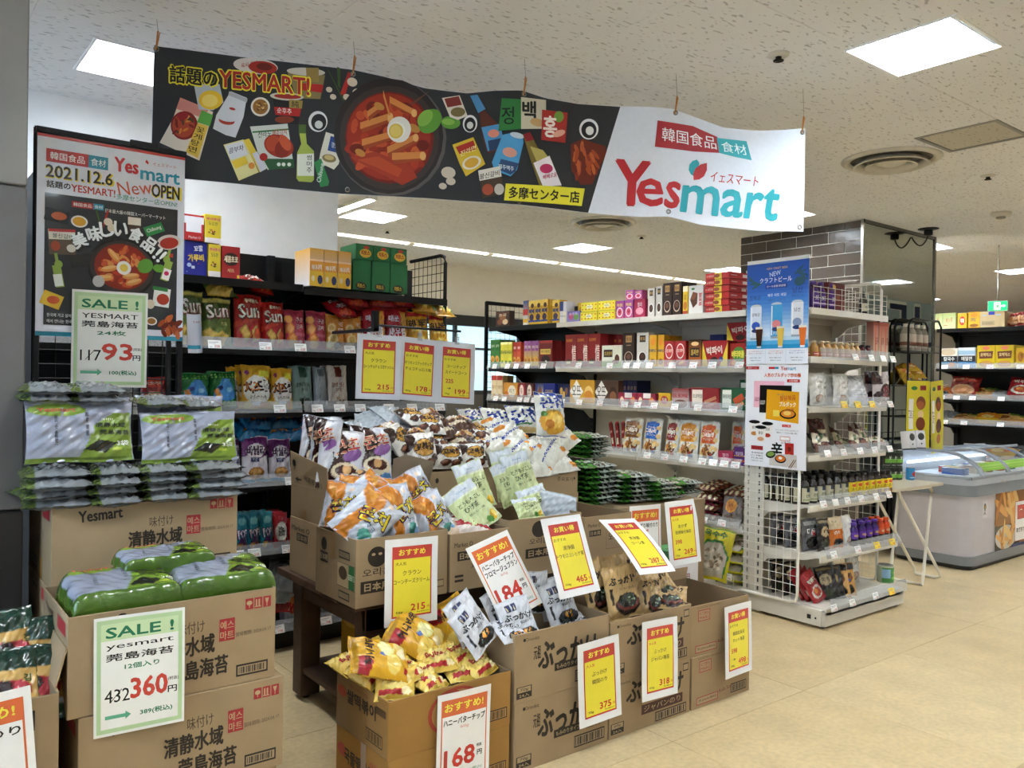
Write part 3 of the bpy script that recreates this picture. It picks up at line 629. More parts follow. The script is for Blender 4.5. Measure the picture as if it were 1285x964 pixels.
# bowl of soup and cups
E_(327, 135, 12, 12, '#e9e4dc'); E_(327, 135, 9.5, 9.5, '#9a6a2a')
for k in range(12): E_(327+q.uniform(-6, 6), 135+q.uniform(-6, 6), 2, 1, q.choice(['#d6a455', '#6d4519', '#e2bd76']), q.uniform(0, 180))
E_(321, 84, 28, 10, '#dcd5cf', 6); E_(330, 86, 18, 8, '#a92a20', 6); E_(332, 85, 10, 4.5, '#6c1b12', 6); Q_('육시 전병', 303, 84, 323, 80, 6, '#b3261f')
F((361, 92), (408, 95), (402, 125), (372, 124), c='#8a7a4c'); E_(384, 91, 24, 5, '#d5cfc4', 3); F((376, 105), (406, 107), (404, 117), (378, 114), c='#b92421'); F((384, 86), (400, 86), (400, 104), (385, 103), c='#9c8446')
F((342, 122), (381, 125), (374, 157), (348, 155), c='#1f1b1b'); E_(360, 122, 21, 5, '#cfc9bf', 3); E_(361, 122, 17, 3, '#a72920', 3); F((363, 126), (380, 127), (379, 137), (363, 136), c='#a28a44'); F((344, 135), (378, 137), (376, 147), (346, 145), c='#c0241f'); E_(357, 151, 12, 4.5, '#8d3a20'); Q_('순후추', 348, 139, 366, 141, 7, '#f3eee5'); Q_('純', 366, 131, 375, 132, 8, '#3a2a12')
# yellow lettering with outline
def outl(s, x0, y0, x1, y1, h, c, o='#f3e53a'): Q_(s, x0, y0, x1, y1, h+1.6, o, .1); Q_(s, x0+.9, y0, x1-.9, y1, h, c, .04)
outl('話題の', 213, 94, 274, 101, 21, '#1b1a17'); outl('YESMART!', 275, 100, 389, 110, 21, '#b32a24')
# drink boxes
F((281, 183), (306, 176), (325, 217), (300, 228), c='#e8e0a0'); F((283, 184), (305, 178), (312, 195), (290, 202), c='#e5e8ee'); Q_('콤부차', 288, 191, 306, 186, 7, '#3c3c58'); F((291, 204), (308, 197), (312, 206), (296, 213), c='#eccc37'); F((306, 177), (313, 175), (334, 213), (326, 217), c='#e7cb3e'); F((317, 194), (323, 191), (335, 212), (327, 217), c='#dcdce6'); E_(316, 209, 4, 4, '#d98b2d')
# kimchi pack
F((314, 160), (361, 156), (369, 210), (336, 214), (323, 190), c='#d9dfd8'); F((330, 200), (369, 200), (369, 211), (338, 214), c='#275b33'); F((317, 166), (362, 162), (362, 164), (317, 168), c='#2f7a3b'); Q_('전라도', 324, 170, 341, 168, 8, '#254a2c'); Q_('배추김치', 342, 168, 360, 166, 7, '#b53a28'); E_(350, 184, 19, 14, '#a8321c', 20); E_(343, 181, 9, 10, '#c24a26', 30); E_(354, 188, 9, 11, '#8d2514', 10); E_(358, 180, 6, 11, '#c8552e', -30); E_(331, 198, 5, 5, '#b4261e')
for x in (350, 356, 363): E_(x, 207, 2.4, 2.4, '#e9efe8')
# green bottle and pouch and cap
F((375, 157), (384, 157), (384, 170), (385, 181), (394, 190), (394, 226), (391, 229), (375, 228), (372, 224), (373, 192), (378, 181), (376, 170), c='#a9bb4e'); F((375, 157), (384, 157), (384, 168), (375, 168), c='#4d6b2e'); F((373, 194), (394, 193), (394, 221), (373, 221), c='#e6eadd')
for k, s in enumerate('썸머주'): Q_(s, 385, 198+8*k, 391, 198+8*k, 6.5, '#2f3a2a')
E_(399, 153, 12, 13, '#e9e9e9'); E_(400, 154, 9.5, 10.5, '#1e1e1f'); E_(400, 157, 5, 5, '#e2e2df')
F((409, 166), (432, 173), (425, 206), (419, 213), (400, 204), (402, 192), c='#e0dccb'); F((415, 171), (430, 175), (427, 193), (411, 189), c='#2b4c92'); Q_('강냉이', 416, 182, 426, 184, 7, '#eef0f4'); E_(413, 199, 9, 5, '#8c7a4e', 10); E_(413, 198, 6, 3, '#cdb877', 10)
F((394, 204), (403, 199), (413, 228), (412, 233), (402, 235), c='#2f8a4c'); art.append(('q', 'Chilsung', (397, 228), (402, 205), (408, 206), (404, 230), '#e8efe8', .02))
# chillies and garlic
for a in (((410, 86), (413, 90), (433, 128), (430, 126)), ((423, 84), (427, 86), (427, 112), (424, 108))): F(*a, c='#3d5a24')
F((437, 90), (441, 92), (433, 121), (427, 118), c='#b3231c'); 
for x, y, r in ((413, 113, 4), (418, 122, 4), (435, 122, 4.5), (442, 103, 6.5), (449, 117, 7)): E_(x, y, r, r*.85, '#d9cbb6', 20)
# great pan of rice cakes
E_(490, 172, 71, 74, '#5b5654', 0); E_(488, 170, 69, 73, '#2a2423'); E_(489, 172, 63, 66, '#3d3230'); E_(489, 172, 56, 58, '#7d1d10'); E_(488, 171, 53, 55, '#a32a14')
for k in range(90): a = q.uniform(0, 6.28); r = q.random()**.5; E_(488+46*r*math.cos(a), 172+48*r*math.sin(a), q.uniform(5, 13), q.uniform(3, 7), q.choice(['#b8361a', '#8f2310', '#c9502a', '#a52c14', '#d2622f', '#741808']), q.uniform(0, 180))
F((440, 198), (470, 190), (515, 207), (524, 222), (505, 232), (470, 214), c='#a8331a'); F((448, 201), (475, 196), (505, 212), (500, 222), (470, 209), c='#bf4a24')
def roll(x0, y0, x1, y1, wd): F((x0, y0-wd/2), (x1, y1-wd/2), (x1+wd*.3, y1+wd*.35), (x0+wd*.2, y0+wd*.6), c='#a5461d'); F((x0, y0-wd/2), (x1, y1-wd/2), (x1, y1+wd*.15), (x0, y0+wd*.2), c='#d98a44'); E_(x1, y1-wd*.08, wd*.3, wd*.42, '#e7b06a', 0)
roll(452, 160, 490, 147, 12); roll(454, 181, 492, 170, 12); roll(486, 190, 522, 173, 12); roll(492, 198, 531, 196, 13); roll(481, 118, 490, 150, 12); roll(489, 126, 520, 142, 12); roll(461, 145, 476, 134, 11)
for x, y, r in ((476, 133, 7), (520, 160, 8), (452, 192, 7)): E_(x, y, r, r*.6, '#c98a3d', 30)
E_(501, 162, 15, 16.5, '#e9e4da', 10); E_(498, 163, 11, 11, '#f2efe6', 10); E_(497, 164, 9, 9.5, '#dcbc4f', 10); E_(497, 164, 7, 7.5, '#e7cf6d', 10)
E_(540, 151, 17, 13, '#5f9a35', -50); E_(534, 147, 12, 8, '#86b94a', -50); E_(566, 153, 12, 8, '#5f9a35', 5); E_(563, 152, 8, 4, '#86b94a', 5); F((512, 131), (522, 128), (541, 112), (535, 116), c='#6b4033')
# right part of the dark half
F((555, 122), (577, 119), (587, 145), (575, 150), (565, 146), c='#ded6c6'); F((558, 123), (576, 120), (580, 131), (562, 134), c='#7e2b24'); E_(575, 140, 9, 6, '#7b6a3f'); E_(590, 155, 9, 11, '#e8e8e8'); E_(590, 156, 7, 9, '#1b1b1c'); E_(590, 157, 4, 4.5, '#dcdcd8')
F((590, 120), (599, 119), (609, 140), (628, 160), (630, 188), (612, 193), (606, 176), (602, 145), c='#5c2a1c'); F((590, 120), (599, 119), (609, 137), (600, 142), c='#4f8fc0'); F((604, 160), (627, 156), (633, 184), (612, 190), c='#4d97c9'); E_(619, 168, 7, 5, '#e08a72'); F((612, 177), (628, 174), (631, 186), (614, 190), c='#253f63')
F((640, 168), (655, 171), (656, 180), (648, 214), (640, 222), (620, 214), (617, 204), (630, 170), c='#4f9fd0'); E_(648, 171, 9, 3.5, '#c8d3dc', 15); E_(639, 192, 9, 6, '#e3a08b', 15); F((628, 200), (650, 206), (646, 216), (640, 220), (624, 213), c='#2a4a74'); Q_('제주맥주', 625, 209, 644, 213, 6, '#e8f0f4')
F((568, 181), (594, 172), (609, 206), (585, 221), (577, 205), c='#d8b62c'); F((572, 184), (594, 176), (598, 187), (577, 193), c='#b3261c'); E_(592, 204, 12, 8, '#e0d9c9', -20); E_(592, 204, 9, 6, '#d9a534', -20); Q_('진라면', 578, 193, 597, 185, 7, '#f4e9a8')
for x, y, r in ((563, 216, 9), (566, 227, 6), (556, 233, 5)): E_(x, y, r, r*.8, '#cfc2ad', 10)
F((600, 214), (627, 209), (632, 244), (606, 249), c='#4b3a2a'); F((600, 214), (627, 209), (629, 222), (602, 227), c='#e4ddd0'); Q_('불신갈비', 602, 222, 626, 217, 7, '#2a211a'); E_(612, 238, 7, 7, '#a5472a'); E_(626, 238, 6, 7, '#c8c2b6')
F((629, 124), (655, 126), (653, 163), (625, 165), c='#2f7c3c'); Q_('정', 629, 146, 644, 146, 22, '#15231a', .03)
F((653, 123), (684, 127), (684, 163), (653, 163), c='#cfc6ae'); Q_('백', 655, 140, 671, 141, 24, '#1c1813', .04); E_(673, 155, 9, 5, '#c8a06a', 15)
F((679, 139), (711, 143), (708, 181), (678, 177), c='#a92a22'); E_(700, 148, 6, 7, '#6f9c3b'); Q_('홍', 681, 160, 697, 161, 26, '#f0e3da', .04); E_(700, 169, 8, 4, '#e0a78f', -20)
F((655, 170), (664, 167), (673, 186), (684, 196), (703, 236), (690, 237), (676, 236), (664, 200), c='#7c6a2c'); F((655, 170), (664, 167), (669, 177), (659, 179), c='#8d1c22'); F((664, 185), (680, 190), (686, 198), (672, 204), c='#b7a85a'); F((668, 206), (688, 197), (703, 234), (680, 236), c='#efe7ea'); E_(684, 213, 8, 6, '#c02a5c'); Q_('빼빼로술', 680, 224, 697, 220, 6, '#b3264f')
E_(738, 163, 12, 13, '#e9e9e9'); E_(738, 164, 9.5, 10.5, '#1e1e1f'); E_(739, 165, 5, 5.5, '#e2e2df')
F((715, 182), (730, 175), (744, 180), (758, 184), (760, 192), (742, 232), (728, 233), (716, 215), c='#6d2412')
for k in range(26): E_(q.uniform(720, 748), q.uniform(184, 224), q.uniform(4, 9), 2.2, q.choice(['#a5451d', '#c0602c', '#8a2f14', '#b4552a']), q.uniform(50, 110))
F((634, 231), (732, 238), (728, 260), (632, 252), c='#e6dc35'); Q_('多摩センター店', 638, 242, 725, 249, 14.5, '#16150f', .035)
# white half: seals and logo
F((824, 152), (870, 158), (902, 171), (904, 191), (870, 190), (820.5, 185), c='#b0262f'); F((901, 172), (939, 176), (945.5, 200), (925, 196), (904, 191), c='#2fa9b4')
art.append(('q', '韓国食品', (830, 160), (899, 171), (901, 187), (829.5, 177), '#f4f2f2', .012)); art.append(('q', '食材', (906, 176), (937, 181), (941, 194), (908, 189), '#eaf6f6', .012))
LOGO_R, LOGO_T = '#c0272f', '#23a8b5'
def leafp(c, P): art.append(('p', P, c))
leafp(LOGO_T, [(875, 200), (878, 204), (876, 214), (871, 221), (867, 219), (864, 213), (865, 207), (869, 202)]); leafp(LOGO_R, [(888, 204), (888, 213), (884, 221), (878, 225), (870.5, 226), (870, 218), (873, 211), (880, 206)])
art.append(('q', 'イェスマート', (894, 214), (955, 221), (953, 233), (892, 227), '#b9303a', .015))
def slant(s, x0, x1, y0a, y0b, y1a, y1b, c, sl=5, bold=.055): art.append(('q', s, (x0+sl, y0a), (x1+sl, y0b), (x1, y1b), (x0, y1a), c, bold))
slant('Y', 770, 811, 202, 205, 257, 258, LOGO_R, 3); slant('e', 798, 830, 225, 226, 258, 259, LOGO_R, 1); slant('s', 833, 850, 228, 230, 260, 262, LOGO_R, 4)
slant('m', 853.5, 901, 233, 235, 265, 270, LOGO_T, 4); slant('a', 905, 932, 237, 239, 270, 272, LOGO_T, 5); slant('r', 936, 956, 241, 242, 272, 274, LOGO_T, 5); slant('t', 958, 975, 236, 238, 274, 276, LOGO_T, 6)
pr = MB(); pr.v, pr.c, pr.f, pr.sm = dk.v[:], dk.c[:], dk.f[:], dk.sm[:]
art_add(pr, art, bP, 1, d0=.001, dd=.0002, L=12)
wpart('print', pr, 'ink', ban)
for x, y in ((197, 63), (443, 93), (657, 119), (847, 142), (1007, 166), (436, 238), (651, 253), (838, 266), (1004, 285)):
    b = MB(); s, z = bs(x, y); c = BA+BD*s+BN*(.002+brip(s, z)); pts = [c+BD*(.009*math.cos(k*math.pi/6))+Vector((0, 0, z+.009*math.sin(k*math.pi/6))) for k in range(12)]
    b.tube(pts, .0028, '#a9a9a6', 6, closed=True); wpart('eyelet', b, 'steel', ban)
    if y < 170 and (x, y) != (838, 266):
        b = MB(); top = Vector((c.x, c.y, CEIL)); p0 = Vector((c.x, c.y, z)); mid = p0+Vector((.004, -.004, min(.075, (CEIL-z)*.6)))
        b.tube([p0-Vector((.004, 0, .004)), p0+Vector((0, 0, .01)), mid], .0035, '#b9772b', 6); b.tube([mid, top], .0012, '#8d8d88', 4); b.tube([p0, mid+Vector((.007, 0, -.004))], .002, '#b9772b', 5)
        wpart('cord', b, 'plastic', ban)
# ================================================================== SHEETS OF PRINT
def sheet(name, label, cat, w, h, M, base, art, m='laminate', curl=None, group=None, clear=None, back=.001):
    t = thing(name, label, cat, group=group, M=M)
    cf = curl or (lambda u, v: 0)
    b = MB(); b.grid(lambda u, v: ((u-.5)*w, -cf(u, v), (v-.5)*h), 12, 16, base); b.grid(lambda u, v: ((u-.5)*w, back-cf(u, v), (v-.5)*h), 12, 16, '#e9e9e6', flip=True); link('sheet', b.mesh('sheet', m), t)
    if clear:
        c = clear; b = MB(); b.grid(lambda u, v: ((u-.5)*(w+2*c), -.0002-cf(u, v), (v-.5)*(h+2*c)+.003), 12, 16, '#dfe4e8'); link('laminate_edge', b.mesh('laminate_edge', 'clear_plastic'), t)
    b = MB(); art_add(b, art, lambda u, v, d: ((u-.5)*w, -d-cf(u, v), (v-.5)*h), h/w, d0=.0005, L=.15 if curl else None)
    if b.v: link('print', b.mesh('print', 'laminate' if m == 'laminate' else 'ink'), t)
    return t
def clip(t, w, h, n='clip'):
    b = MB(); b.box(-.012, .012, -.004, .003, h/2-.012, h/2+.03, '#c9ced0'); b.box(-.006, .006, -.006, .0, h/2+.01, h/2+.045, '#dadfe0'); link(n, b.mesh(n, 'clear_plastic'), t)
CW, CH = .222, .314; RED, YEL, CREAM = '#c4463c', '#efdf3f', '#ecd76a'
def ycard(head, lines, price, sub=None, foot='', old=None, bg=YEL, small='大人気', smallc='#5a4520'):
    a = [('r', .13, .09, .75, .82, RED), ('r', .155, .11, .70, .655, bg), ('t', head, .5, .84, .068, '#f1e04e', .5 if len(head) < 5 else .55, 0, .05), ('t', small, .29 if len(small) < 4 else .33, .71, .04, smallc, .2 if len(small) < 4 else .3, 0, .03)]
    y = .60
    for s in lines: a.append(('t', s, .5, y, .055, '#28261e', min(.68, .075*len(s)+.05), 0, .03)); y -= .095
    if old: a += [('t', old, .33, .36, .062, '#c8443c', .2, 0, .05), ('t', '→', .32, .24, .03, '#28261e', .1, 0, .06)]
    a += [('t', price, .62, .195, .075, '#c8392f', .27, 0, .05), ('t', '円', .82, .18, .035, '#c8392f', .05, 0, .03), ('t', '税込価格%s円' % (sub or price), .72, .135, .016, '#3c2a20', .24, 0, .03)]
    if foot: a.append(('t', foot, .27, .15, .032, '#28261e', .13, 0, .03))
    return a
def wcard(lines, price, foot='', tax=''):
    a = [('r', .07, .07, .86, .86, '#d96c3f'), ('r', .09, .085, .82, .67, '#f0efec'), ('t', 'おすすめ!', .49, .845, .085, '#efe04d', .72, 0, .05)]
    y = .69
    for s in lines: a.append(('t', s, .5, y, .07, '#22211f', .78, 0, .035)); y -= .09
    a += [('t', foot, .5, y+.015, .04, '#d99a90', .16, 0, .03), ('t', price, .42, .3, .19, '#c7382f', .56, 0, .06), ('t', '税抜', .79, .37, .035, '#22211f', .1, 0, .03), ('t', '円', .8, .29, .055, '#22211f', .09, 0, .04), ('t', tax, .7, .13, .04, '#39876a', .3, 0, .03)]
    return a
def scard(name, l2, l3, old, new, tax, h=.314):
    return [('r', .03, .025, .94, .95, '#b9d7a6'), ('r', .075, .06, .85, .88, '#f0f1ec'), ('r', .075, .8, .85, .14, '#cbe3b4'), ('t', 'SALE !', .5, .865, .085, '#2f7d5a', .74, 0, .055), ('t', name, .5, .74, .05, '#232323', .74, 0, .025),
            ('t', l2, .5, .655, .06, '#232323', .74, 0, .035), ('t', l3, .52, .565, .045, '#2f7d5a', .38, 0, .045), ('t', old, .25, .33, .11, '#232323', .27, 0, .02), ('r', .15, .33, .18, .006, '#232323', 50), ('t', new, .6, .37, .165, '#d1483c', .4, 0, .055),
            ('t', '(税抜)', .87, .4, .035, '#232323', .12, 0, .03), ('t', '円', .86, .31, .055, '#232323', .1, 0, .04), ('t', tax, .68, .15, .052, '#2f7d5a', .36, 0, .04), ('r', .12, .14, .22, .03, '#5fae8c'), ('p', [(.34, .12), (.34, .19), (.4, .155)], '#5fae8c')]
wav = lambda a=.006, k=0: (lambda u, v: a*math.sin(u*3.1+k)*v+.3*a*math.sin(v*5+u*2+k))
G = 'laminated yellow price cards'
for nm, P, yw, ln, ro, ar, lab in (
    ('price_card', (1.975, 3.60, 1.472), -14.7, 3.1, 1.7, ycard('おすすめ', ['クラウン', 'コーンチョチョコガナッシュ'], '215', '232', '66g'), 'yellow price card 215 hanging leftmost of three on black arm'),
    ('price_card', (2.191, 3.58, 1.464), -6.4, 4.6, 4.2, ycard('お買い得', ['オリオンコブックチップ', 'チョコチュロス味'], '178', '192', '80g', small='おすすめ'), 'yellow price card 178 hanging in the middle of three on black arm'),
    ('price_card', (2.40, 3.545, 1.451), -6.2, 4.2, 3.0, ycard('お買い得', ['コーンチップ', 'スイートコーン'], '199', '214', '70g', old='225', small='おすすめ'), 'yellow price card 199 hanging rightmost of three on black arm')):
    t = sheet(nm, lab, 'price card', CW, .32, pose(P, yw, ln, ro), '#dfe2ea', ar, curl=wav(.004, P[0]), group=G); clip(t, CW, .32)
sheet('price_card', 'yellow price card 215 on the carton of white and orange corn snacks', 'price card', CW, CH, pose((1.578, 2.602, .673), -1.4, 2.5, 1.3), '#eceef0', ycard('おすすめ', ['クラウン', 'コーンチーズクリーム'], '215', '232', '66g'), curl=wav(.004), group=G)
sheet('price_card', 'yellow price card 465 tilted in front of the corn tea carton', 'price card', CW, CH, pose((2.19, 2.41, .728), 1.6, 22, -.8), '#eceef0', ycard('お買い得', ['清浄園', 'トウモロコシヒゲ茶'], '465', '502', '150g', small='おすすめ'), curl=wav(.005, 1), group=G)
sheet('price_card', 'yellow price card 375 on the carton of black and white seaweed pouches', 'price card', CW, CH, pose((2.218, 2.262, .269), -1, 3, -1.1), '#eceef0', ycard('おすすめ', ['ぶっかけ', '韓国のり'], '375', '405', '70g', small='大人気', smallc='#c8443c'), curl=wav(.004, 2), group=G)
sheet('price_card', 'yellow price card 318 on the carton of kraft seaweed pouches', 'price card', CW, CH, pose((2.561, 2.262, .287), 1.5, 4.3, 3.1), '#eceef0', ycard('おすすめ', ['ぶっかけ', 'ジャパン海苔'], '318', '343', '60g', smallc='#c8443c'), curl=wav(.004, 3), group=G)
sheet('price_card', 'yellow price card 498 on the rightmost empty open carton', 'price card', CW, CH, pose((3.095, 2.272, .265), 6, 3, 1.8), '#eceef0', ycard('お買い得', ['韓国岩海苔', 'カット海苔'], '498', '537', '200g', old='598', small='おすすめ'), curl=wav(.003, 4), group=G)
sheet('price_card', 'yellow price card 287 leaning back over the kraft pouches', 'price card', CW, CH, pose((2.588, 2.428, .72), 5.5, 53.6, 6), '#eceef0', ycard('お買い得', ['清浄園', 'コーン茶'], '287', '309', '150g', small='おすすめ'), curl=lambda u, v: .012*math.sin(v*3), group=G)
sheet('price_card', 'yellow price card 269 with curled corner beside pumpkin bags', 'price card', CW, CH, pose((3.199, 2.69, .673), -2.9, 7.6, -.7), '#eceef0', ycard('お買い得', ['おかず', '徳用味付海苔'], '269', '290', '12p', old='398', smallc='#c8443c'), curl=lambda u, v: -.05*max(0, u+v-1.7), group=G)
G = 'white price cards with orange headers'
sheet('price_card', 'white orange-framed price card 184 leaning on black and white seaweed pouches', 'price card', CW, CH, pose((1.933, 2.50, .663), 1.5, 27.5, -13.1), '#f0efec', wcard(['ハニーバターチップ', 'フロマージュブラン'], '184', '60g', '198(税込)'), curl=wav(.004, 5), group=G)
sheet('price_card', 'white orange-framed price card 168 on front carton of yellow packs', 'price card', CW, CH, pose((1.60, 2.283, .205), 1.4, 1, 1.7), '#f0efec', wcard(['ハニーバターチップ'], '168', '60g', '181(税込)'), curl=wav(.003, 6), group=G)
sheet('price_card', 'white orange-framed card half hidden behind the 287 card', 'price card', CW, CH, pose((2.972, 2.73, .663), 0, 3.7, 1.5), '#f0efec', wcard(['おにぎり味付のり'], '298', '', '321(税込)'), curl=wav(.003, 7), group=G)
p = AY(46, 868, 2.262)
sheet('price_card', 'white orange-framed card cut off at the lower left corner', 'price card', CW+.02, CH, pose((p.x-.122, 2.268, p.z-.15), -2, 2, -4), '#f0efec', wcard(['味付けのり'], '198', '', '213(税込)'), curl=wav(.003, 8), group=G)
p = AY(138, 426, PY-.03)
t = sheet('sale_card', 'white and green sale card 93 clipped over the opening poster', 'price card', .245, .345, pose((p.x, PY-.03, p.z), -10, -3, .2), '#eef1ec', scard('YESMART', '莞島海苔', '24枚', '117', '93', '100(税込)'), curl=wav(.003, 9), group='green sale cards')
sheet('sale_card', 'white and green sale card 360 on the middle seaweed carton', 'price card', CW, CH, pose((.572, 2.318, .628), -5.6, -1.2, -.6), '#eef1ec', scard('yesmart', '莞島海苔', '12個入り', '432', '360', '389(税込)'), curl=wav(.003, 10), group='green sale cards')
# opening poster
p0, p1, p2 = AY(47, 166, PY), AY(232, 200, PY), AY(47, 421, PY); PW, PH = p1.x-p0.x, p0.z-p2.z
pa = [('r', .0, .985, 1, .015, '#c43a34'), ('r', 0, 0, 1, .022, '#2a8aa3'), ('r', .055, .865, .27, .065, '#b5302f'), ('r', .325, .865, .13, .065, '#2d93ae'), ('t', '韓国食品', .19, .897, .038, '#f3eeee', .22, 0, .02), ('t', '食材', .39, .897, .038, '#eef6f8', .1, 0, .02),
      ('t', 'Yes', .58, .905, .07, LOGO_R, .16, 0, .06), ('t', 'mart', .82, .875, .055, '#2a93b0', .28, 0, .06), ('p', [(.72, .955), (.735, .94), (.745, .955), (.73, .93), (.71, .94)], LOGO_R), ('t', 'イェスマート', .85, .938, .018, '#c05a5a', .17),
      ('t', '2021.12.6', .275, .817, .062, '#e8d23a', .445, 0, .06), ('t', '2021.12.6', .27, .82, .06, '#221e1b', .43, 0, .035), ('t', 'New', .64, .795, .07, '#c9583a', .24, 12, .0), ('t', 'OPEN', .865, .795, .07, '#e8d23a', .215, 0, .06), ('t', 'OPEN', .86, .798, .068, '#221e1b', .2, 0, .035),
      ('t', '話題の', .135, .755, .034, '#2a2622', .15, 0, .04), ('t', 'YESMART!', .36, .75, .036, '#b9382c', .29, 0, .04), ('t', '多摩センター店OPEN!', .73, .738, .03, '#2f8a78', .43, 0, .02),
      ('r', .05, .055, .9, .655, '#2e3033'), ('r', .22, .655, .14, .03, '#b5302f'), ('r', .36, .655, .07, .03, '#2d93ae'), ('t', '韓国食品', .29, .67, .018, '#eee', .12), ('t', '食材', .395, .67, .018, '#eee', .055), ('t', '日本最大級の韓国スーパーマーケット', .65, .658, .02, '#e9e9e9', .42)]
pa = [tuple('#eeeeee' if x == '#eee' else x for x in e) for e in pa]
def pe(x, y, rx, ry, c, a=0): pa.append(('e', x, y, rx, ry, c, a))
def prr(x, y, w_, h_, c, a=0): pa.append(('r', x-w_/2, y-h_/2, w_, h_, c, a))
prr(.125, .6, .15, .06, '#1a1817', -8); pe(.14, .6, .05, .02, '#b5552a'); pe(.27, .585, .055, .03, '#efe9dd'); pe(.27, .585, .043, .023, '#d9a02e'); prr(.4, .6, .012, .12, '#3d5a24', 15); prr(.44, .61, .012, .1, '#b3231c', -15)
pe(.46, .6, .03, .02, '#d9cbb6'); pe(.49, .57, .035, .022, '#d9cbb6'); prr(.64, .6, .09, .09, '#4b3a2a'); prr(.64, .62, .09, .04, '#e4ddd0'); prr(.78, .59, .14, .05, '#2f8a4c', 25); pa.append(('t', 'Chilsung', .78, .59, .025, '#e8efe8', .11, 25))
prr(.16, .47, .17, .12, '#5a4a3a', 4); prr(.16, .51, .17, .05, '#e4ddd0', 4); prr(.16, .53, .17, .014, '#b5302f', 4); pa.append(('t', '불신갈비', .165, .502, .022, '#2a211a', .13)); pe(.12, .45, .03, .025, '#a5472a'); pe(.22, .445, .03, .02, '#d8d2c6')
pe(.89, .53, .09, .04, '#d9d4cd', 15); pe(.89, .525, .07, .03, '#a92a20', 15); prr(.89, .46, .06, .02, '#b9382c')
pe(.56, .37, .235, .155, '#1d1918'); prr(.3, .39, .17, .06, '#23201f', 10); pe(.56, .37, .22, .14, '#3b302e'); pe(.56, .375, .19, .12, '#8a2413')
qq = random.Random(9)
for k in range(50): a_ = qq.uniform(0, 6.28); r_ = qq.random()**.5; pe(.56+.16*r_*math.cos(a_), .375+.1*r_*math.sin(a_), qq.uniform(.015, .04), qq.uniform(.007, .015), qq.choice(['#b8361a', '#8f2310', '#c9502a', '#d98a44', '#d2622f']), qq.uniform(0, 180))
for x, y, a_ in ((.47, .36, 15), (.5, .43, -50), (.62, .33, 10), (.64, .3, 20), (.44, .31, 5)): pe(x, y, .06, .016, '#d98a44', a_); pe(x, y+.006, .05, .008, '#e7b06a', a_)
pe(.57, .37, .05, .036, '#f0ece2'); pe(.57, .37, .028, .02, '#dcbc4f'); pe(.72, .39, .06, .035, '#5f9a35', 45); pe(.82, .385, .045, .022, '#5f9a35'); pe(.4, .29, .04, .03, '#b9b5b0')
for k, (s, x, y, a_) in enumerate((('美', .27, .49, 28), ('味', .365, .53, 18), ('し', .45, .56, 8), ('い', .545, .57, -2), ('食', .65, .55, -22), ('品', .745, .505, -32), ('!!', .82, .455, -40))): pa.append(('t', s, x+.008, y-.006, .075, '#14161a', .095 if s != '!!' else .06, a_, .09)); pa.append(('t', s, x, y, .072, '#edf1f3', .09 if s != '!!' else .055, a_, .06))
def bot(x, y, a_, c1, c2): prr(x, y, .055, .11, c1, a_); pe(x, y+.06, .026, .02, c1, a_); prr(x, y-.02, .055, .06, c2, a_); prr(x+(.012 if a_ < 0 else -.012), y+.085, .02, .06, c1, a_)
bot(.14, .3, 10, '#8fa84a', '#e6eadd'); bot(.87, .375, -15, '#8fa84a', '#efe7ea'); pe(.87, .36, .018, .012, '#c02a5c')
prr(.1, .18, .13, .07, '#dcb52f', -20); pe(.11, .18, .04, .02, '#c65a28'); prr(.84, .23, .12, .1, '#e5e8e2', -6); pe(.85, .22, .045, .03, '#a8321c'); prr(.83, .275, .11, .02, '#2f7a3b', -6)
pe(.77, .1, .04, .022, '#e9e4dc'); pe(.77, .1, .03, .016, '#9a6a2a'); pe(.76, .19, .03, .025, '#d9cbb6')
for k in range(18): pe(qq.uniform(.84, .97), qq.uniform(.03, .12), .035, .012, qq.choice(['#a5451d', '#c0602c', '#8a2f14', '#6d2412']), qq.uniform(0, 180))
pa += [('t', '한국에 가고 싶어!', .15, .105, .018, '#e8e8e8', .16), ('t', '에서 만나는 한국', .15, .075, .018, '#e8e8e8', .16)]
t = sheet('poster', 'tall opening poster with a dark food collage on black rack', 'poster', PW, PH, pose(((p0.x+p1.x)/2, PY-.002, (p0.z+p2.z)/2)), '#dfe3ee', pa, m='laminate')
b = MB(); b.box(-PW/2-.004, PW/2+.004, -.008, .004, PH/2+.001, PH/2+.022, '#121316'); b.box(PW*.1, PW*.3, -.014, .0, PH/2+.005, PH/2+.03, '#1a1b1e'); link('hanger_bar', b.mesh('hanger_bar', 'black_metal', .002), t)
# beer poster and noodle poster on the side grid of the end cap (facing -X)
QX = EX0-.03; a, c, e = AX(938.5, 333, QX), AX(1016, 327, QX), AX(936, 458, QX); QW = a.y-c.y; z1 = a.z; z0 = e.z
ba = [('r', 0, 0, 1, 1, '#e6eaf2'), ('r', 0, .15, 1, .85, '#2f7fd0')] + [('r', 0, .15+.04*k, 1, .045, c_) for k, c_ in enumerate(['#2c93cf', '#56aee0', '#b9d8ee', '#d3e4f4', '#c6dcf2', '#b4d0ee', '#9dc2ea', '#88b4e6', '#74a7e2', '#639bde', '#538fd9', '#4684d4', '#3b7ad0', '#336fca', '#2c66c4', '#2860bf', '#255bbb', '#2358b8', '#2256b6', '#2155b5', '#2154b4'])]
ba += [('e', .08+.03*k, .84-.02*k, .1, .012, '#2a5a63', -50+25*k) for k in range(4)] + [('e', .85+.02*k, .9-.02*k, .1, .012, '#1f4f6a', 40-28*k) for k in range(4)]
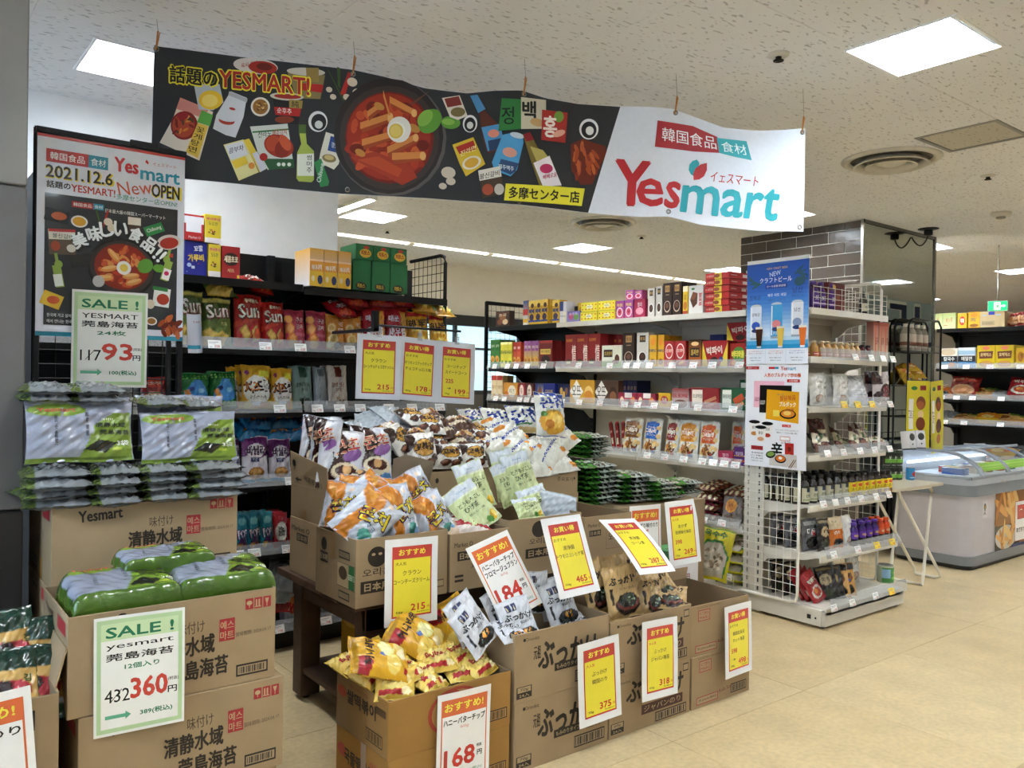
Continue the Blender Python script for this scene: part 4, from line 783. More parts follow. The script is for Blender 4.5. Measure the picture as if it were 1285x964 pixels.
ba += [('e', .86, .79, .08, .045, '#27566b', 10), ('t', 'NEW CRAFT BEER', .5, .938, .02, '#e7b56a', .34, 0, .02), ('t', 'NEW', .47, .885, .045, '#d7ecfa', .18, 8, -.005), ('t', 'クラフトビール', .48, .825, .05, '#f2f7fc', .52, 0, .03), ('r', .31, .74, .36, .045, '#26449e'), ('t', 'ビール各種 新登場', .49, .763, .022, '#dfe8f8', .3),
       ('t', '경복궁', .14, .66, .045, '#2a3b6e', .19, 0, .01), ('t', '남산', .83, .71, .055, '#27407e', .16, 0, .02), ('t', '제주 위트 에일', .5, .675, .03, '#eef4fa', .3, 0, .02), ('t', 'キョンボックン', .14, .6, .018, '#2a4a86', .18), ('t', '濟州ウィートエール', .5, .625, .018, '#26498a', .28), ('t', '南山ビール', .83, .655, .02, '#26498a', .18)]
for cx, c1, c2, y in ((.16, '#dfe6f2', '#3a5fc0', 0), (.5, '#4aa3dc', '#e58a90', .01), (.83, '#e6e8ee', '#8fa0c0', .02)):
    ba += [('r', cx-.09, .24+y, .18, .33, '#9aa5b5'), ('e', cx, .575+y, .085, .018, '#c9d0d8'), ('r', cx-.095, .26+y, .19, .31, c1), ('r', cx-.085, .27+y, .02, .29, '#f6f8fb'), ('e', cx, .38+y, .07, .04, c2), ('e', cx, .33+y, .07, .02, '#2f3f78')]
ba += [('t', '경복궁', .16, .49, .035, '#28345e', .13, 0, .02), ('t', '남산', .83, .52, .04, '#28345e', .1, 0, .02), ('t', 'JEJU', .5, .3, .03, '#dff0fa', .11, 0, .02)]
for cx, c1 in ((.22, '#3a1a14'), (.57, '#e9c65a'), (.92, '#e0732f')): ba += [('p', [(cx-.06, .35), (cx+.06, .35), (cx+.035, .17), (cx-.035, .17)], c1), ('r', cx-.06, .345, .12, .022, '#f4ead8'), ('r', cx-.036, .158, .072, .018, '#e2e4ea')]
ba += [('r', .32, .01, .004, .13, '#b9c2d4'), ('r', .655, .01, .004, .13, '#b9c2d4')]
for k, cx in enumerate((.16, .49, .83)):
    ba += [('t', s, cx, .125-.02*i, .012, ['#c86a74', '#c8505a', '#5a6aa8'][k], .24) for i, s in enumerate(('コクのある味わいと', '香ばしい麦の香り'))] + [('t', '焼肉や鍋に合う', cx, .06, .012, '#4a4a55', .2), ('t', '度数5% 500ml', cx, .035, .012, '#4a4a55', .17)]
MX = lambda y, z: pose((QX, y, z), -90)
t = sheet('poster', 'blue craft beer poster hung on the white side grid', 'poster', QW, z1-z0-.005, MX((a.y+c.y)/2, (z1+z0)/2+.003), '#e6eaf2', ba)
b = MB(); b.box(-QW/2, QW/2, -.004, .008, (z1-z0)/2-.004, (z1-z0)/2+.018, '#e3e3e0'); link('hanger_bar', b.mesh('hanger_bar', 'plastic'), t)
e2 = AX(934, 583, QX); h2 = z0-e2.z
na = [('r', 0, .955, .22, .03, '#b52f34'), ('t', '韓国ラーメン', .11, .97, .018, '#f0e0e0', .16), ('r', .38, .958, .1, .022, '#b52f34'), ('r', .48, .958, .06, .022, '#2d93ae'), ('t', 'Yes', .625, .965, .035, LOGO_R, .1, 0, .05), ('t', 'mart', .745, .962, .028, '#2a93b0', .14, 0, .05),
      ('t', '人気のブルダック炒め麺', .6, .9, .038, '#d2571f', .58, 0, .04), ('r', .68, .83, .2, .03, '#c9333a'), ('t', '人気3種類', .78, .845, .02, '#f5e4e4', .14),
      ('r', .14, .58, .5, .26, '#eab2c4'), ('t', '불닭', .2, .66, .06, '#7c2430', .06, 90), ('r', .24, .53, .52, .27, '#1d1a1a'), ('t', '볶음', .29, .63, .06, '#d9d4cc', .06, 90), ('p', [(.36, .76), (.88, .74), (.88, .44), (.35, .47)], '#dfa01f'),
      ('t', 'チーズ', .58, .71, .03, '#1f6a78', .1), ('t', '불닭볶음', .7, .68, .05, '#b3302c', .25, 5, .03), ('t', 'ブルダック', .7, .62, .045, '#f0e8d8', .26, 0, .04), ('t', '炒め麺', .74, .57, .03, '#b3302c', .12), ('e', .71, .525, .13, .045, '#1d1a18'), ('e', .71, .53, .11, .035, '#d8862a'), ('e', .7, .535, .06, .02, '#e9c060'), ('r', .47, .5, .1, .06, '#e9cf5a')]
for x, y, c_ in ((.16, .38, '#c98a4a'), (.38, .37, '#b03a30'), (.27, .33, '#d9a07a')): na += [('p', [(x-.09, y+.05), (x+.09, y+.05), (x+.07, y-.09), (x-.07, y-.09)], '#e9e6e2'), ('e', x, y+.055, .095, .018, '#191818'), ('t', '불닭', x, y-.0, .03, '#2a2422', .08, 0, .03), ('e', x, y-.06, .055, .02, c_)]
na += [('r', .62, .4, .14, .026, '#c9333a'), ('t', 'カップ麺', .69, .413, .016, '#f4e6e6', .1), ('t', 'ピリッと辛くてクセになるおいしさ', .7, .37, .016, '#4b4650', .36), ('t', '濃厚なソースがもち麺に絡む', .7, .345, .016, '#4b4650', .34), ('r', .59, .27, .16, .04, '#c9333a'), ('r', .597, .275, .146, .03, '#f3f3f3'), ('t', '오뚜기!', .68, .25, .03, '#9a2f30', .15, 0, .02),
       ('t', '辛', .54, .18, .13, '#191717', .17, 0, .05), ('r', .67, .12, .14, .13, '#b52a26'), ('t', '辛', .74, .19, .05, '#20100e', .06), ('e', .74, .13, .05, .015, '#d98a3a'), ('r', .11, .16, .2, .04, '#a93034'), ('t', '辛ラーメン', .21, .18, .025, '#5d1416', .14, 0, .03)]
na += [('t', s, .21, .13-.026*i, .017, '#3a3640', .2) for i, s in enumerate(('本格韓国', 'ピリ辛麺の', '代名詞', 'うまからラーメン'))] + [('r', .42, .02, .44, .12, '#c8c2bd'), ('e', .44, .125, .08, .035, '#2a2a24', 10), ('e', .44, .13, .06, .022, '#7d9a4a', 10), ('e', .6, .09, .09, .04, '#1b1817'), ('e', .6, .095, .075, .03, '#d9702e'), ('e', .6, .1, .03, .014, '#f0e6d0'), ('r', .7, .05, .15, .008, '#6a3d2a', 55), ('r', .73, .05, .15, .008, '#6a3d2a', 55)]
sheet('poster', 'white Korean noodle poster hung below the blue beer poster', 'poster', QW, h2, MX((a.y+c.y)/2-.001, (z0+e2.z)/2), '#e9eaf0', na, curl=lambda u, v: .006*math.sin(v*4)*u)
# small leaflet curling at the rack side
p = AY(242, 412, PY-.02)
sheet('leaflet', 'white leaflet with red edge curling beside the opening poster', 'leaflet', .06, .15, pose((p.x+.02, PY-.03, p.z-.02), -50, 4, -6), '#c4c8d0', [('r', .85, 0, .15, 1, '#b9382c'), ('t', 'TAB', .4, .8, .04, '#9a4a48', .4), ('r', 0, .1, .6, .1, '#2a8aa3')], curl=lambda u, v: .03*(u-.5)**2*4)
# ================================================================== PACKS ON THE SHELVES
# front designs: base colour, side colour, art
def K_sticks(c1, c2, t): return dict(base=c1, side=c2, art=[('r', .1, .62, .8, .3, c2), ('t', t, .5, .77, .1, '#f4f1e6', .7, 0, .03), ('e', .5, .3, .38, .13, '#e2a94f', 35), ('e', .5, .27, .3, .06, '#c8842f', 35), ('r', 0, .0, 1, .05, c2)])
KB = {
 'cocoa': dict(base='#3a2119', side='#33201a', art=[('e', .3, .3, .2, .18, '#7a4a30'), ('e', .7, .3, .2, .18, '#d8c3a0'), ('e', .5, .6, .25, .2, '#8d5a3a'), ('r', 0, .82, 1, .1, '#5a3226'), ('t', '초코', .5, .75, .16, '#e9ddc4', .6, 0, .03)]),
 'stick_y': dict(base='#e2b633', side='#c99a22', art=[('r', 0, .75, 1, .25, '#f0d268'), ('t', '빼빼', .5, .55, .2, '#2c3b72', .8, 0, .04), ('e', .5, .3, .35, .14, '#3a2a52'), ('r', 0, .1, 1, .08, '#2f4a9a'), ('e', .6, .78, .25, .1, '#50362a')]),
 'stick_w': dict(base='#e9e6e0', side='#2c3f86', art=[('r', 0, .4, 1, .25, '#c23b36'), ('r', 0, .1, 1, .15, '#e2b633'), ('t', '칸쵸', .5, .75, .1, '#c23b36', .7)]),
 'stick_b': dict(base='#dfe2ea', side='#c9ccd6', art=[('r', 0, .55, .55, .45, '#27408c'), ('r', .5, .0, .5, .5, '#e7e3d4'), ('t', '카카오', .5, .3, .1, '#27408c', .8)]),
 'yellow_wide': dict(base='#e6bb38', side='#d9ab2e', art=[('r', 0, .0, 1, .2, '#f2e2a0'), ('e', .35, .55, .22, .25, '#b97a2a'), ('t', '땅콩', .6, .6, .25, '#4a2c18', .5, 0, .03)]),
 'lilac': dict(base='#8d82c4', side='#7a6fb4', art=[('e', .3, .5, .2, .3, '#c0567e'), ('e', .72, .45, .2, .3, '#6a9a4a'), ('t', '소프트', .5, .75, .2, '#efe8f6', .7)]),
 'yellow_dots': dict(base='#efdf3c', side='#eadb3f', art=[('e', .1+.2*(k % 5), .25+.45*(k//5), .035, .08, '#c8452f') for k in range(10)]+[('r', .35, .3, .35, .4, '#f7f3c8'), ('t', '비타C', .52, .5, .22, '#4a4a8a', .26)]),
 'pink': dict(base='#cf5b95', side='#8d2a62', art=[('r', 0, .5, 1, .5, '#a04a9a'), ('e', .5, .35, .38, .28, '#f2dbe4'), ('e', .5, .35, .26, .2, '#d8567f'), ('t', '하트', .5, .75, .18, '#f6dd5a', .7, 0, .04), ('t', '♥', .5, .35, .2, '#b32440', .3)]),
 'choco_w': dict(base='#d3cfc8', side='#b8b4ac', art=[('r', .25, .72, .5, .2, '#2a211e'), ('t', '통밀', .5, .82, .1, '#c9a25a', .4), ('e', .5, .27, .34, .17, '#efece6'), ('e', .5, .28, .28, .14, '#3a241c'), ('e', .5, .3, .16, .07, '#543428')]),
 'choco_d': dict(base='#33221d', side='#2a1b17', art=[('r', .25, .72, .5, .2, '#b08a52'), ('t', '통밀', .5, .82, .1, '#2a1b12', .4), ('e', .5, .27, .36, .18, '#cdb9a5'), ('e', .5, .28, .3, .15, '#3a241c'), ('e', .5, .3, .18, .08, '#6a4636'), ('r', .3, .62, .4, .03, '#8a7460')]),
 'banana': dict(base='#e8c63c', side='#dcb930', art=[('r', 0, 0, 1, .12, '#b5472f'), ('e', .5, .3, .4, .15, '#c77e2c'), ('r', 0, .8, 1, .2, '#f2e8c0'), ('t', '버터링', .5, .6, .12, '#6a3a1c', .8, 90)]),
 'brownie': dict(base='#e9e8e4', side='#cfcdc8', art=[('p', [(.1, .5), (.3, .78), (.62, .72), (.6, .35), (.32, .2)], '#5a3424'), ('p', [(.1, .5), (.3, .78), (.62, .72), (.4, .5)], '#7d4a30'), ('t', 'REAL BROWNIE', .82, .5, .13, '#b3202c', .7, 90, .04), ('e', .3, .88, .12, .04, '#2f7a4a')]),
 'redflat': dict(base='#b9282a', side='#b5262b', art=[('r', .4, 0, .3, 1, '#e8cf3e'), ('e', .5, .5, .12, .32, '#8c4a2a'), ('t', '누네띠네', .2, .5, .4, '#f2dcc8', .3)], sideart=[('r', .68, .25, .25, .5, '#ecdcdc'), ('r', .1, .45, .3, .12, '#e8c4c0')]),
 'green_t': K_sticks('#3f8a36', '#2d6a2a', '감자'), 'yellow_t': dict(base='#e8e24a', side='#d6cf3e', art=[('t', '레몬', .5, .6, .3, '#2f5a2a', .6, 90), ('e', .5, .2, .3, .06, '#3f8a36', 40), ('r', 0, .9, 1, .1, '#f4f2b0')]),
 'orange_t': K_sticks('#e0663a', '#c23a2c', '롤'), 'cream_t': K_sticks('#ecd24a', '#8c4a94', '콘칩'),
 'cranberry': dict(base='#85201f', side='#6e1a1b', art=[('e', .5, .28, .34, .16, '#2f1c1a'), ('e', .56, .2, .1, .04, '#e8ded0', -40), ('r', .1, .48, .78, .2, '#e5c860'), ('t', '마가렛트', .5, .58, .12, '#3a2414', .65, 0, .03), ('r', 0, .9, 1, .1, '#a13432')]),
 'jung': dict(base='#8e1f22', side='#7a191d', art=[('e', .32, .15, .25, .1, '#4a2a1c'), ('r', .1, .1, .4, .06, '#e8d6a0'), ('t', '초코파이', .35, .82, .1, '#e0a23a', .55), ('t', '情', .78, .42, .5, '#e9ded2', .35, 0, .03)]),
 'choco_egg': dict(base='#e6e7d3', side='#cfd0bb', art=[('r', 0, 0, 1, .25, '#7fa64a'), ('r', .1, .45, .45, .35, '#3a2a22'), ('t', '초코송이', .33, .62, .2, '#e3c15a', .38, 0, .03), ('e', .78, .35, .12, .22, '#5a3424'), ('e', .62, .2, .1, .12, '#7d4a30')]),
 'yellow_b': dict(base='#e5b535', side='#c79620', art=[('e', .5, .78, .3, .12, '#d9862c'), ('t', '고소미', .45, .5, .35, '#3d4a6a', .3, 90, .03), ('e', .5, .15, .38, .1, '#8c5a2a')]),
 'red_ball': dict(base='#b32a2e', side='#a02428', art=[('e', .5, .6, .36, .3, '#f0e3df'), ('e', .5, .6, .3, .25, '#c2383c'), ('t', '참크래커', .5, .62, .14, '#f4ecdc', .5, 0, .03), ('e', .6, .15, .3, .06, '#dda24e', 20)]),
 'orange_b': dict(base='#cf6a22', side='#3a2a18', art=[('e', .5, .85, .3, .08, '#e8c48c'), ('r', .12, .35, .75, .35, '#2e241c'), ('t', '돌자반', .5, .53, .22, '#eec25a', .6, 0, .03), ('e', .5, .16, .4, .1, '#e39a46')]),
 'bigpie': dict(base='#b3222a', side='#9c1d25', art=[('p', [(0, .95), (.25, .0), (0, 0)], '#e2c93a'), ('p', [(1, .95), (.7, .0), (1, 0)], '#e2c93a'), ('t', '빅파이', .48, .62, .3, '#f2e3da', .6, 6, .05), ('e', .48, .22, .16, .15, '#3e231a'), ('e', .75, .28, .08, .1, '#2f4a9a')]),
 'waffle': dict(base='#b02c28', side='#a02622', art=[('e', .55, .5, .4, .34, '#4c8a34'), ('t', '버터와플', .5, .52, .3, '#ecdc50', .75, 0, .05), ('e', .3, .15, .2, .1, '#d99a42')]),
 'blue_s': dict(base='#23397f', side='#1c2e6b', art=[('r', .25, .15, .22, .6, '#d9c9a0'), ('r', .55, .2, .2, .5, '#b9c2d8'), ('t', '오레오', .5, .5, .25, '#e9eef6', .5, 0, .03)]),
 'cream_tall': dict(base='#e8dcc0', side='#d9c795', art=[('r', 0, .8, 1, .2, '#b9352c'), ('e', .5, .15, .3, .08, '#c98a3a'), ('t', '크림', .5, .5, .3, '#a5722a', .4, 90)]),
 'orange_w': dict(base='#dfa03a', side='#c98a2c', art=[('e', .62, .5, .27, .35, '#ece4d4'), ('t', '치즈', .62, .5, .3, '#5a7a3a', .4, 0, .03), ('e', .25, .3, .15, .2, '#c7702a')]),
 'red_w': dict(base='#a8262c', side='#8d1f25', art=[('e', .5, .55, .32, .35, '#ead9cc'), ('t', '크런키', .5, .5, .2, '#7d1e22', .6, 90, .03)]),
 'brown_w': dict(base='#6b2520', side='#54201c', art=[('e', .55, .55, .3, .38, '#e6dccb'), ('t', '몽쉘', .5, .5, .2, '#3a1c16', .5, 90, .03)]),
 'blue_w': dict(base='#d8d6dc', side='#1f2c66', art=[('r', 0, 0, .3, 1, '#28387a'), ('e', .6, .5, .25, .3, '#7a4a32'), ('t', '제크', .6, .8, .12, '#28387a', .4)]),
 'cobalt': dict(base='#2a3aa0', side='#1f2c80', art=[('t', '다이제', .5, .55, .22, '#e3c95a', .6, 0, .03), ('e', .75, .3, .15, .2, '#5a3a2a')]),
 'navy_dots': dict(base='#1d2a66', side='#17214f', art=[('e', .3, .6, .1, .2, '#c9a34a'), ('e', .5, .4, .1, .2, '#c9a34a'), ('e', .7, .6, .1, .2, '#8a5a34')]),
 'oatt_y': dict(base='#e0ad3c', side='#c89328', art=[('p', [(0, .5), (.28, 1), (.56, .5), (.28, 0)], '#f2f0ec'), ('t', '오뜨', .28, .55, .42, '#26252b', .38, 0, .03), ('e', .78, .45, .17, .3, '#f0cf7a'), ('e', .78, .35, .17, .2, '#d98e2e')]),
 'oatt_b': dict(base='#5e4333', side='#4a3326', art=[('p', [(0, .5), (.28, 1), (.56, .5), (.28, 0)], '#f2f0ec'), ('t', '오뜨', .28, .55, .42, '#26252b', .38, 0, .03), ('e', .78, .45, .16, .3, '#3a241a'), ('e', .78, .35, .14, .2, '#8a5a3c')]),
 'navy': dict(base='#1b2350', side='#151b40', art=[('e', .5, .3, .25, .2, '#7a5434'), ('t', '초코', .5, .7, .14, '#c9a34a', .6)]),
 'redlow': dict(base='#b52e4a', side='#8c1f3a', art=[('r', .35, .6, .4, .4, '#ece6e2'), ('e', .2, .4, .1, .3, '#e9c9a8'), ('e', .8, .4, .12, .3, '#d9824a'), ('e', .55, .3, .12, .2, '#6a2a20')]),
 'yellowlow': dict(base='#dfb62f', side='#c49c22', art=[('e', .5, .5, .3, .3, '#b7323a'), ('t', '칙촉', .5, .5, .3, '#f4ead6', .4, 0, .04)]),
 'realbr': dict(base='#e9e5e2', side='#8a2024', art=[('t', 'REAL BROWNIE', .5, .62, .2, '#a82430', .9, 0, .04), ('e', .5, .2, .42, .22, '#7a4a34'), ('e', .2, .2, .1, .1, '#2f7a4a')]),
 'heim_r': dict(base='#a52a30', side='#7d1e24', art=[('r', .08, .1, .36, .8, '#ece3d4'), ('t', '초코하임', .26, .6, .2, '#4a3226', .32, 0, .03), ('r', .5, .35, .42, .16, '#c98a6a', 20), ('r', .55, .15, .4, .14, '#b8735a', 20)]),
 'heim_g': dict(base='#2e6b45', side='#23553a', art=[('r', .08, .1, .36, .8, '#e6e8da'), ('t', '화이트하임', .26, .6, .2, '#2c4a36', .32, 0, .03), ('r', .52, .35, .42, .3, '#c7502c', 30), ('r', .6, .15, .35, .16, '#dd8a4a', 30)]),
 'darkflat': dict(base='#3b1418', side='#4a181c', art=[('t', '초콜릿', .3, .5, .3, '#b08a7a', .3), ('e', .75, .5, .08, .3, '#d8cfc4')]),
 'pinkbox': dict(base='#b92f58', side='#9c2448', art=[('e', .5, .35, .35, .2, '#e6a6b8'), ('t', '젤리', .5, .7, .25, '#f2e5ea', .4)]), 'purplebox': dict(base='#5b2a78', side='#4a2264', art=[('r', 0, .2, 1, .12, '#c8502e'), ('t', '자일리톨', .5, .65, .2, '#e9d9f2', .7), ('r', 0, .5, 1, .04, '#d9a03a')]),
 'market': dict(base='#c42f33', side='#b52a2e', art=[('r', .0, .32, 1, .62, '#e6e8ee'), ('r', 0, .3, .12, .35, '#c42f33'), ('r', .88, .3, .12, .35, '#c42f33'), ('t', 'Market O', .55, .12, .1, '#f2e2e2', .6, 0, .03), ('r', 0, .93, 1, .07, '#c42f33')]),
 'popy': dict(base='#e6cf3c', side='#d9c034', art=[('r', 0, 0, 1, .18, '#efe8ea'), ('t', '뿌셔뿌셔', .5, .84, .1, '#d0507a', .8, 0, .04), ('t', '도도한', .5, .68, .12, '#4a6a3a', .55, 0, .03)]+food(.4, .38, .25, .13, ['#c75a2a', '#5a7a2a', '#e8d9b0', '#8a3a20'], 16)),
 'bluegum': dict(base='#23299a', side='#1d2280', art=[('t', '꼬깔', .6, .8, .16, '#e9edf6', .4, 10, .04), ('t', '가루비', .5, .52, .2, '#e6c63a', .7, 6, .06), ('e', .2, .3, .1, .06, '#b8d0f0'), ('r', .3, .2, .15, .08, '#d8dff2')]+[('e', .1+.13*(k*3 % 7), .1+.13*(k*5 % 7), .02, .015, ['#e6c63a', '#d05a4a', '#8ad0e0'][k % 3]) for k in range(20)]),
 'redsnack': dict(base='#b52a2c', side='#a02426', art=[('e', .5, .6, .42, .2, '#3b2a24'), ('t', '새콤초코', .5, .6, .2, '#eee2c0', .75, 0, .05), ('t', '세트', .5, .25, .12, '#e9d9a0', .4), ('r', .85, .02, .12, .1, '#e6c63a')]),
 'orangew': dict(base='#e4e2e4', side='#d8a23a', art=[('r', 0, 0, 1, .66, '#e9a23a'), ('r', 0, 0, 1, .4, '#ebc03a'), ('r', 0, .66, 1, .05, '#f6d6b0'), ('t', '바나나킥', .5, .5, .14, '#f4efe6', .7, 5, .05), ('e', .75, .18, .18, .12, '#30386a'), ('e', .25, .2, .12, .08, '#f1e2c0')]),
 'greenbox': dict(base='#1e6b3a', side='#1e6b3a', art=[('r', .06*k, 0, .012, 1, '#2b7f49') for k in range(16)]+[('e', .45, .14, .3, .13, '#2a231a'), ('t', '치토스', .45, .15, .14, '#e9c23a', .42, 0, .04)]),
 'greenbox2': dict(base='#1e6b3a', side='#1e6b3a', art=[('r', .06*k, 0, .012, 1, '#2b7f49') for k in range(16)]+[('e', .55, .42, .34, .28, '#e2b53a'), ('e', .6, .8, .16, .1, '#c23a2a'), ('t', '치토스', .55, .45, .28, '#9c2a1e', .5, 0, .05)]),
 'paste': dict(base='#c8b79c', side='#a0524a', art=[('r', .3, .1, .18, .8, '#c8543c'), ('t', '紅蔘', .65, .5, .2, '#7a2a22', .5, 0, .02), ('r', 0, .9, 1, .1, '#9c4a3a')]),
 'redgift': dict(base='#6e1b22', side='#5c161c', art=[('e', .3, .85, .14, .08, '#c9a34a'), ('r', .1, .2, .8, .02, '#a8633a'), ('t', '홍삼', .5, .5, .25, '#b87a4a', .4)]),
 'noodleb': dict(base='#e8e4dc', side='#d9d4c8', art=[('r', 0, .3, 1, .3, '#20242c'), ('t', '칼국수', .55, .45, .2, '#ecebe6', .6, 0, .04), ('e', .5, .8, .4, .18, '#c9b79a'), ('r', 0, 0, 1, .3, '#6aa2c8'), ('e', .7, .15, .2, .12, '#c98a5a')]),
 'noodlebl': dict(base='#e3e7ec', side='#cfd6df', art=[('r', 0, .3, 1, .3, '#20242c'), ('t', '메밀면', .5, .45, .2, '#ecebe6', .6, 0, .04), ('r', 0, .65, 1, .2, '#9ab8d2'), ('r', 0, 0, 1, .3, '#5a9ad0')]),
 'pancake': dict(base='#ecd227', side='#c8ac1c', art=[('e', .5, .88, .2, .08, '#dc7a6a'), ('p', [(.1, .72), (.9, .75), (.86, .42), (.14, .4)], '#6a3a24'), ('t', '호떡믹스', .5, .58, .16, '#e3c896', .6, 0, .04), ('e', .5, .17, .36, .14, '#c9853a'), ('e', .5, .2, .3, .1, '#e0a85a')]),
 'beigecarton': dict(base='#c9b48c', side='#bda67e', art=[('r', .35, .8, .25, .2, '#2744b8'), ('r', .1, .15, .5, .25, '#3a3126'), ('r', .11, .16, .48, .23, '#c9b48c')]+[('r', .12+.03*k, .18, .012, .18, '#3a3126') for k in range(15)]+[('r', .65, .75, .2, .08, '#8fb4d6'), ('r', .1, .75, .15, .06, '#8fb4d6')]),
 'dadang': dict(base='#cbd3a2', side='#8f9a62', art=[('t', 'ダシダ', .5, .55, .3, '#b23a3a', .5, 8, .03), ('r', .1, .2, .3, .03, '#a84a4a')]),
}
def fit(kind, n):  # label helpers
    return kind
def shelf_name(k): return k
def run_px(axis, plane, zb, px0, px1, ytop, n, kind, depth, name, cat, look, place, group, deep=1, ordn=0, gap=.004, setback=.012, h=None, dgap=.004, zoff=0, sub=None):
    f = (lambda x, y: AX(x, y, plane)) if axis == 'X' else (lambda x, y: AY(x, y, plane))
    p0, p1, pm = f(px0, ytop), f(px1, ytop), f((px0+px1)/2, ytop)
    a0, a1 = (p0.y, p1.y) if axis == 'X' else (p0.x, p1.x); W = abs(a1-a0)/n; hh = h or max(.015, pm.z-zb-zoff); sgn = -1 if axis == 'X' else 1; k = KB[kind]; out = []
    for i in range(n):
        a = a0 + sgn*(i+.5)*W
        for d in range(deep):
            off = setback + d*(depth+dgap) + random.uniform(0, .006)
            loc = (plane+off, a, zb+zoff) if axis == 'X' else (a, plane+off, zb+zoff)
            lab = look + ', ' + (ORD[ordn+i]+' ' if n+ordn > 1 else '') + place + ('' if d == 0 else (', second row back' if d == 1 else ', %s row back' % ['', '', 'third', 'fourth', 'fifth', 'sixth'][d]))
            key = (kind, round(W, 3), round(hh, 3), depth)
            o = put(key, lambda: pbox(name, W-gap, hh-.002, depth, k['art'], k['base'], k['side'], sideart=k.get('sideart')), name, cat, lab, pose(loc, (-90 if axis == 'X' else 0)+random.uniform(-1.2, 1.2)), group, 'print')
            out.append(o)
    return out
WP = WF+.012
G = 'biscuit boxes on the long gondola'
def W(li, *a, **k): return run_px('X', WP, WZ[li]+.001, *a, **k)
bx = lambda look, place: dict(name='snack_box', cat='box', look=look, place=place, group=G)
# top shelf
W(0, 620.8, 638, 390, 1, 'cocoa', .06, **bx('small dark brown cocoa box standing alone', 'at the far end of top shelf'))
W(0, 655, 661.5, 377, 1, 'stick_w', .1, **bx('slim white and red box', 'beside yellow sticks on top shelf'))
W(0, 661.5, 686, 376, 3, 'stick_y', .03, deep=4, **bx('yellow and blue stick box', 'on top shelf'))
W(0, 691, 700, 376, 1, 'stick_y', .09, **bx('wider yellow stick box', 'right of the yellow row, top shelf'))
W(0, 700.5, 709, 378, 1, 'stick_b', .09, **bx('slim white and navy box', 'on top shelf'))
W(0, 709.5, 722, 378, 1, 'yellow_wide', .1, setback=.13, zoff=.0, **bx('yellow peanut box', 'standing behind lilac box on top shelf'))
W(0, 710, 726, 390, 1, 'lilac', .1, **bx('low lilac fruit box', 'in front on top shelf'))
for r in (0, 1):
    for i, (a, c) in enumerate(((727, 748), (748.5, 770))):
        W(0, a, c, 380, 1, 'yellow_dots', .16, h=.072, zoff=.073*r, **bx('yellow box with red dots', ('lower ' if r == 0 else 'upper ')+('left' if i == 0 else 'right')+' of four on top shelf'))
W(0, 771, 793, 376.5, 2, 'pink', .055, deep=3, **bx('pink-purple heart box', 'in lower row, top shelf'))
hp = AX(782, 376.5, WP).z-WZ[0]; W(0, 783, 793.5, 363.5, 1, 'pink', .055, zoff=hp, **bx('pink heart biscuit box', 'stacked on top of the two'))
W(0, 794, 804, 363.5, 1, 'pink', .055, zoff=hp, **bx('second pink heart biscuit box', 'stacked at the right, upper row'))
W(0, 794, 808, 378, 1, 'pinkbox', .1, h=hp-.002, **bx('dark magenta box', 'under the stacked pink heart box'))
W(0, 811.5, 820.5, 361, 1, 'choco_w', .05, deep=2, **bx('tall pale grey cookie box', 'on top shelf, first of two'))
W(0, 821, 829.5, 358.5, 1, 'choco_w', .05, deep=2, **bx('tall pale grey cookie box', 'on top shelf, second of two'))
W(0, 830, 854, 354, 2, 'choco_d', .05, deep=3, **bx('tall dark brown cookie box', 'of two on top shelf'))
W(0, 855, 861.5, 358.5, 1, 'banana', .12, **bx('slim yellow butter cookie box', 'on top shelf'))
W(0, 862.5, 881, 357.5, 1, 'brownie', .06, deep=2, **bx('white brownie box', 'beside the red stack on top shelf'))
z6 = (AX(905, 341, WP).z-WZ[0])/6
for r in range(6):
    p = AX(882.5, 400, WP); q = AX(913, 400, WP)
    put(('redstack',), lambda: pbox('snack_box', p.y-q.y, z6-.003, .2, KB['redflat']['art'], '#b9282a', '#b5262b', sideart=KB['redflat']['sideart']), 'snack_box', 'box', 'flat red biscuit box, %s of six stacked on top shelf' % ['lowest', 'second from bottom', 'third from bottom', 'fourth from bottom', 'second from top', 'topmost'][r], pose((WP+.01+random.uniform(-.004, .012), (p.y+q.y)/2+random.uniform(-.006, .006), WZ[0]+.001+r*z6), -90+random.uniform(-3, 3)), G, 'print')
# second shelf
P2 = 'on second shelf'
W(1, 614, 626, 426, 2, 'green_t', .055, deep=3, **bx('green stick snack box', P2)); W(1, 626.5, 641, 429, 3, 'yellow_t', .045, deep=3, **bx('slim lemon yellow box', P2))
W(1, 641.5, 652, 429, 2, 'orange_t', .05, deep=3, **bx('orange and red roll box', P2)); W(1, 656, 674.5, 427.5, 4, 'cream_t', .045, deep=3, **bx('yellow and purple corn box', P2))
W(1, 675, 692, 427, 1, 'cranberry', .045, deep=4, **bx('dark red biscuit box with cream label', P2))
W(1, 708, 752, 419, 3, 'jung', .09, deep=3, **bx('tall dark red pie box', P2)); W(1, 753.5, 778.5, 433, 1, 'choco_egg', .09, **bx('low pale green chocolate mushroom box', P2))
W(1, 754, 778, 419, 4, 'jung', .05, setback=.13, **bx('dark red box', 'standing behind the pale green box'))
W(1, 780, 795.5, 417.5, 1, 'choco_d', .05, deep=4, **bx('tall dark brown cookie box', P2)); W(1, 797, 812.5, 417, 1, 'choco_w', .05, deep=4, **bx('tall pale cookie box', P2+' beside the brown'))
W(1, 812.8, 822, 420, 1, 'yellow_b', .06, deep=4, **bx('yellow sesame biscuit box', P2+', left one')); W(1, 822.8, 831, 420, 1, 'yellow_b', .06, deep=3, setback=.02, **bx('yellow sesame biscuit box', P2+', right one'))
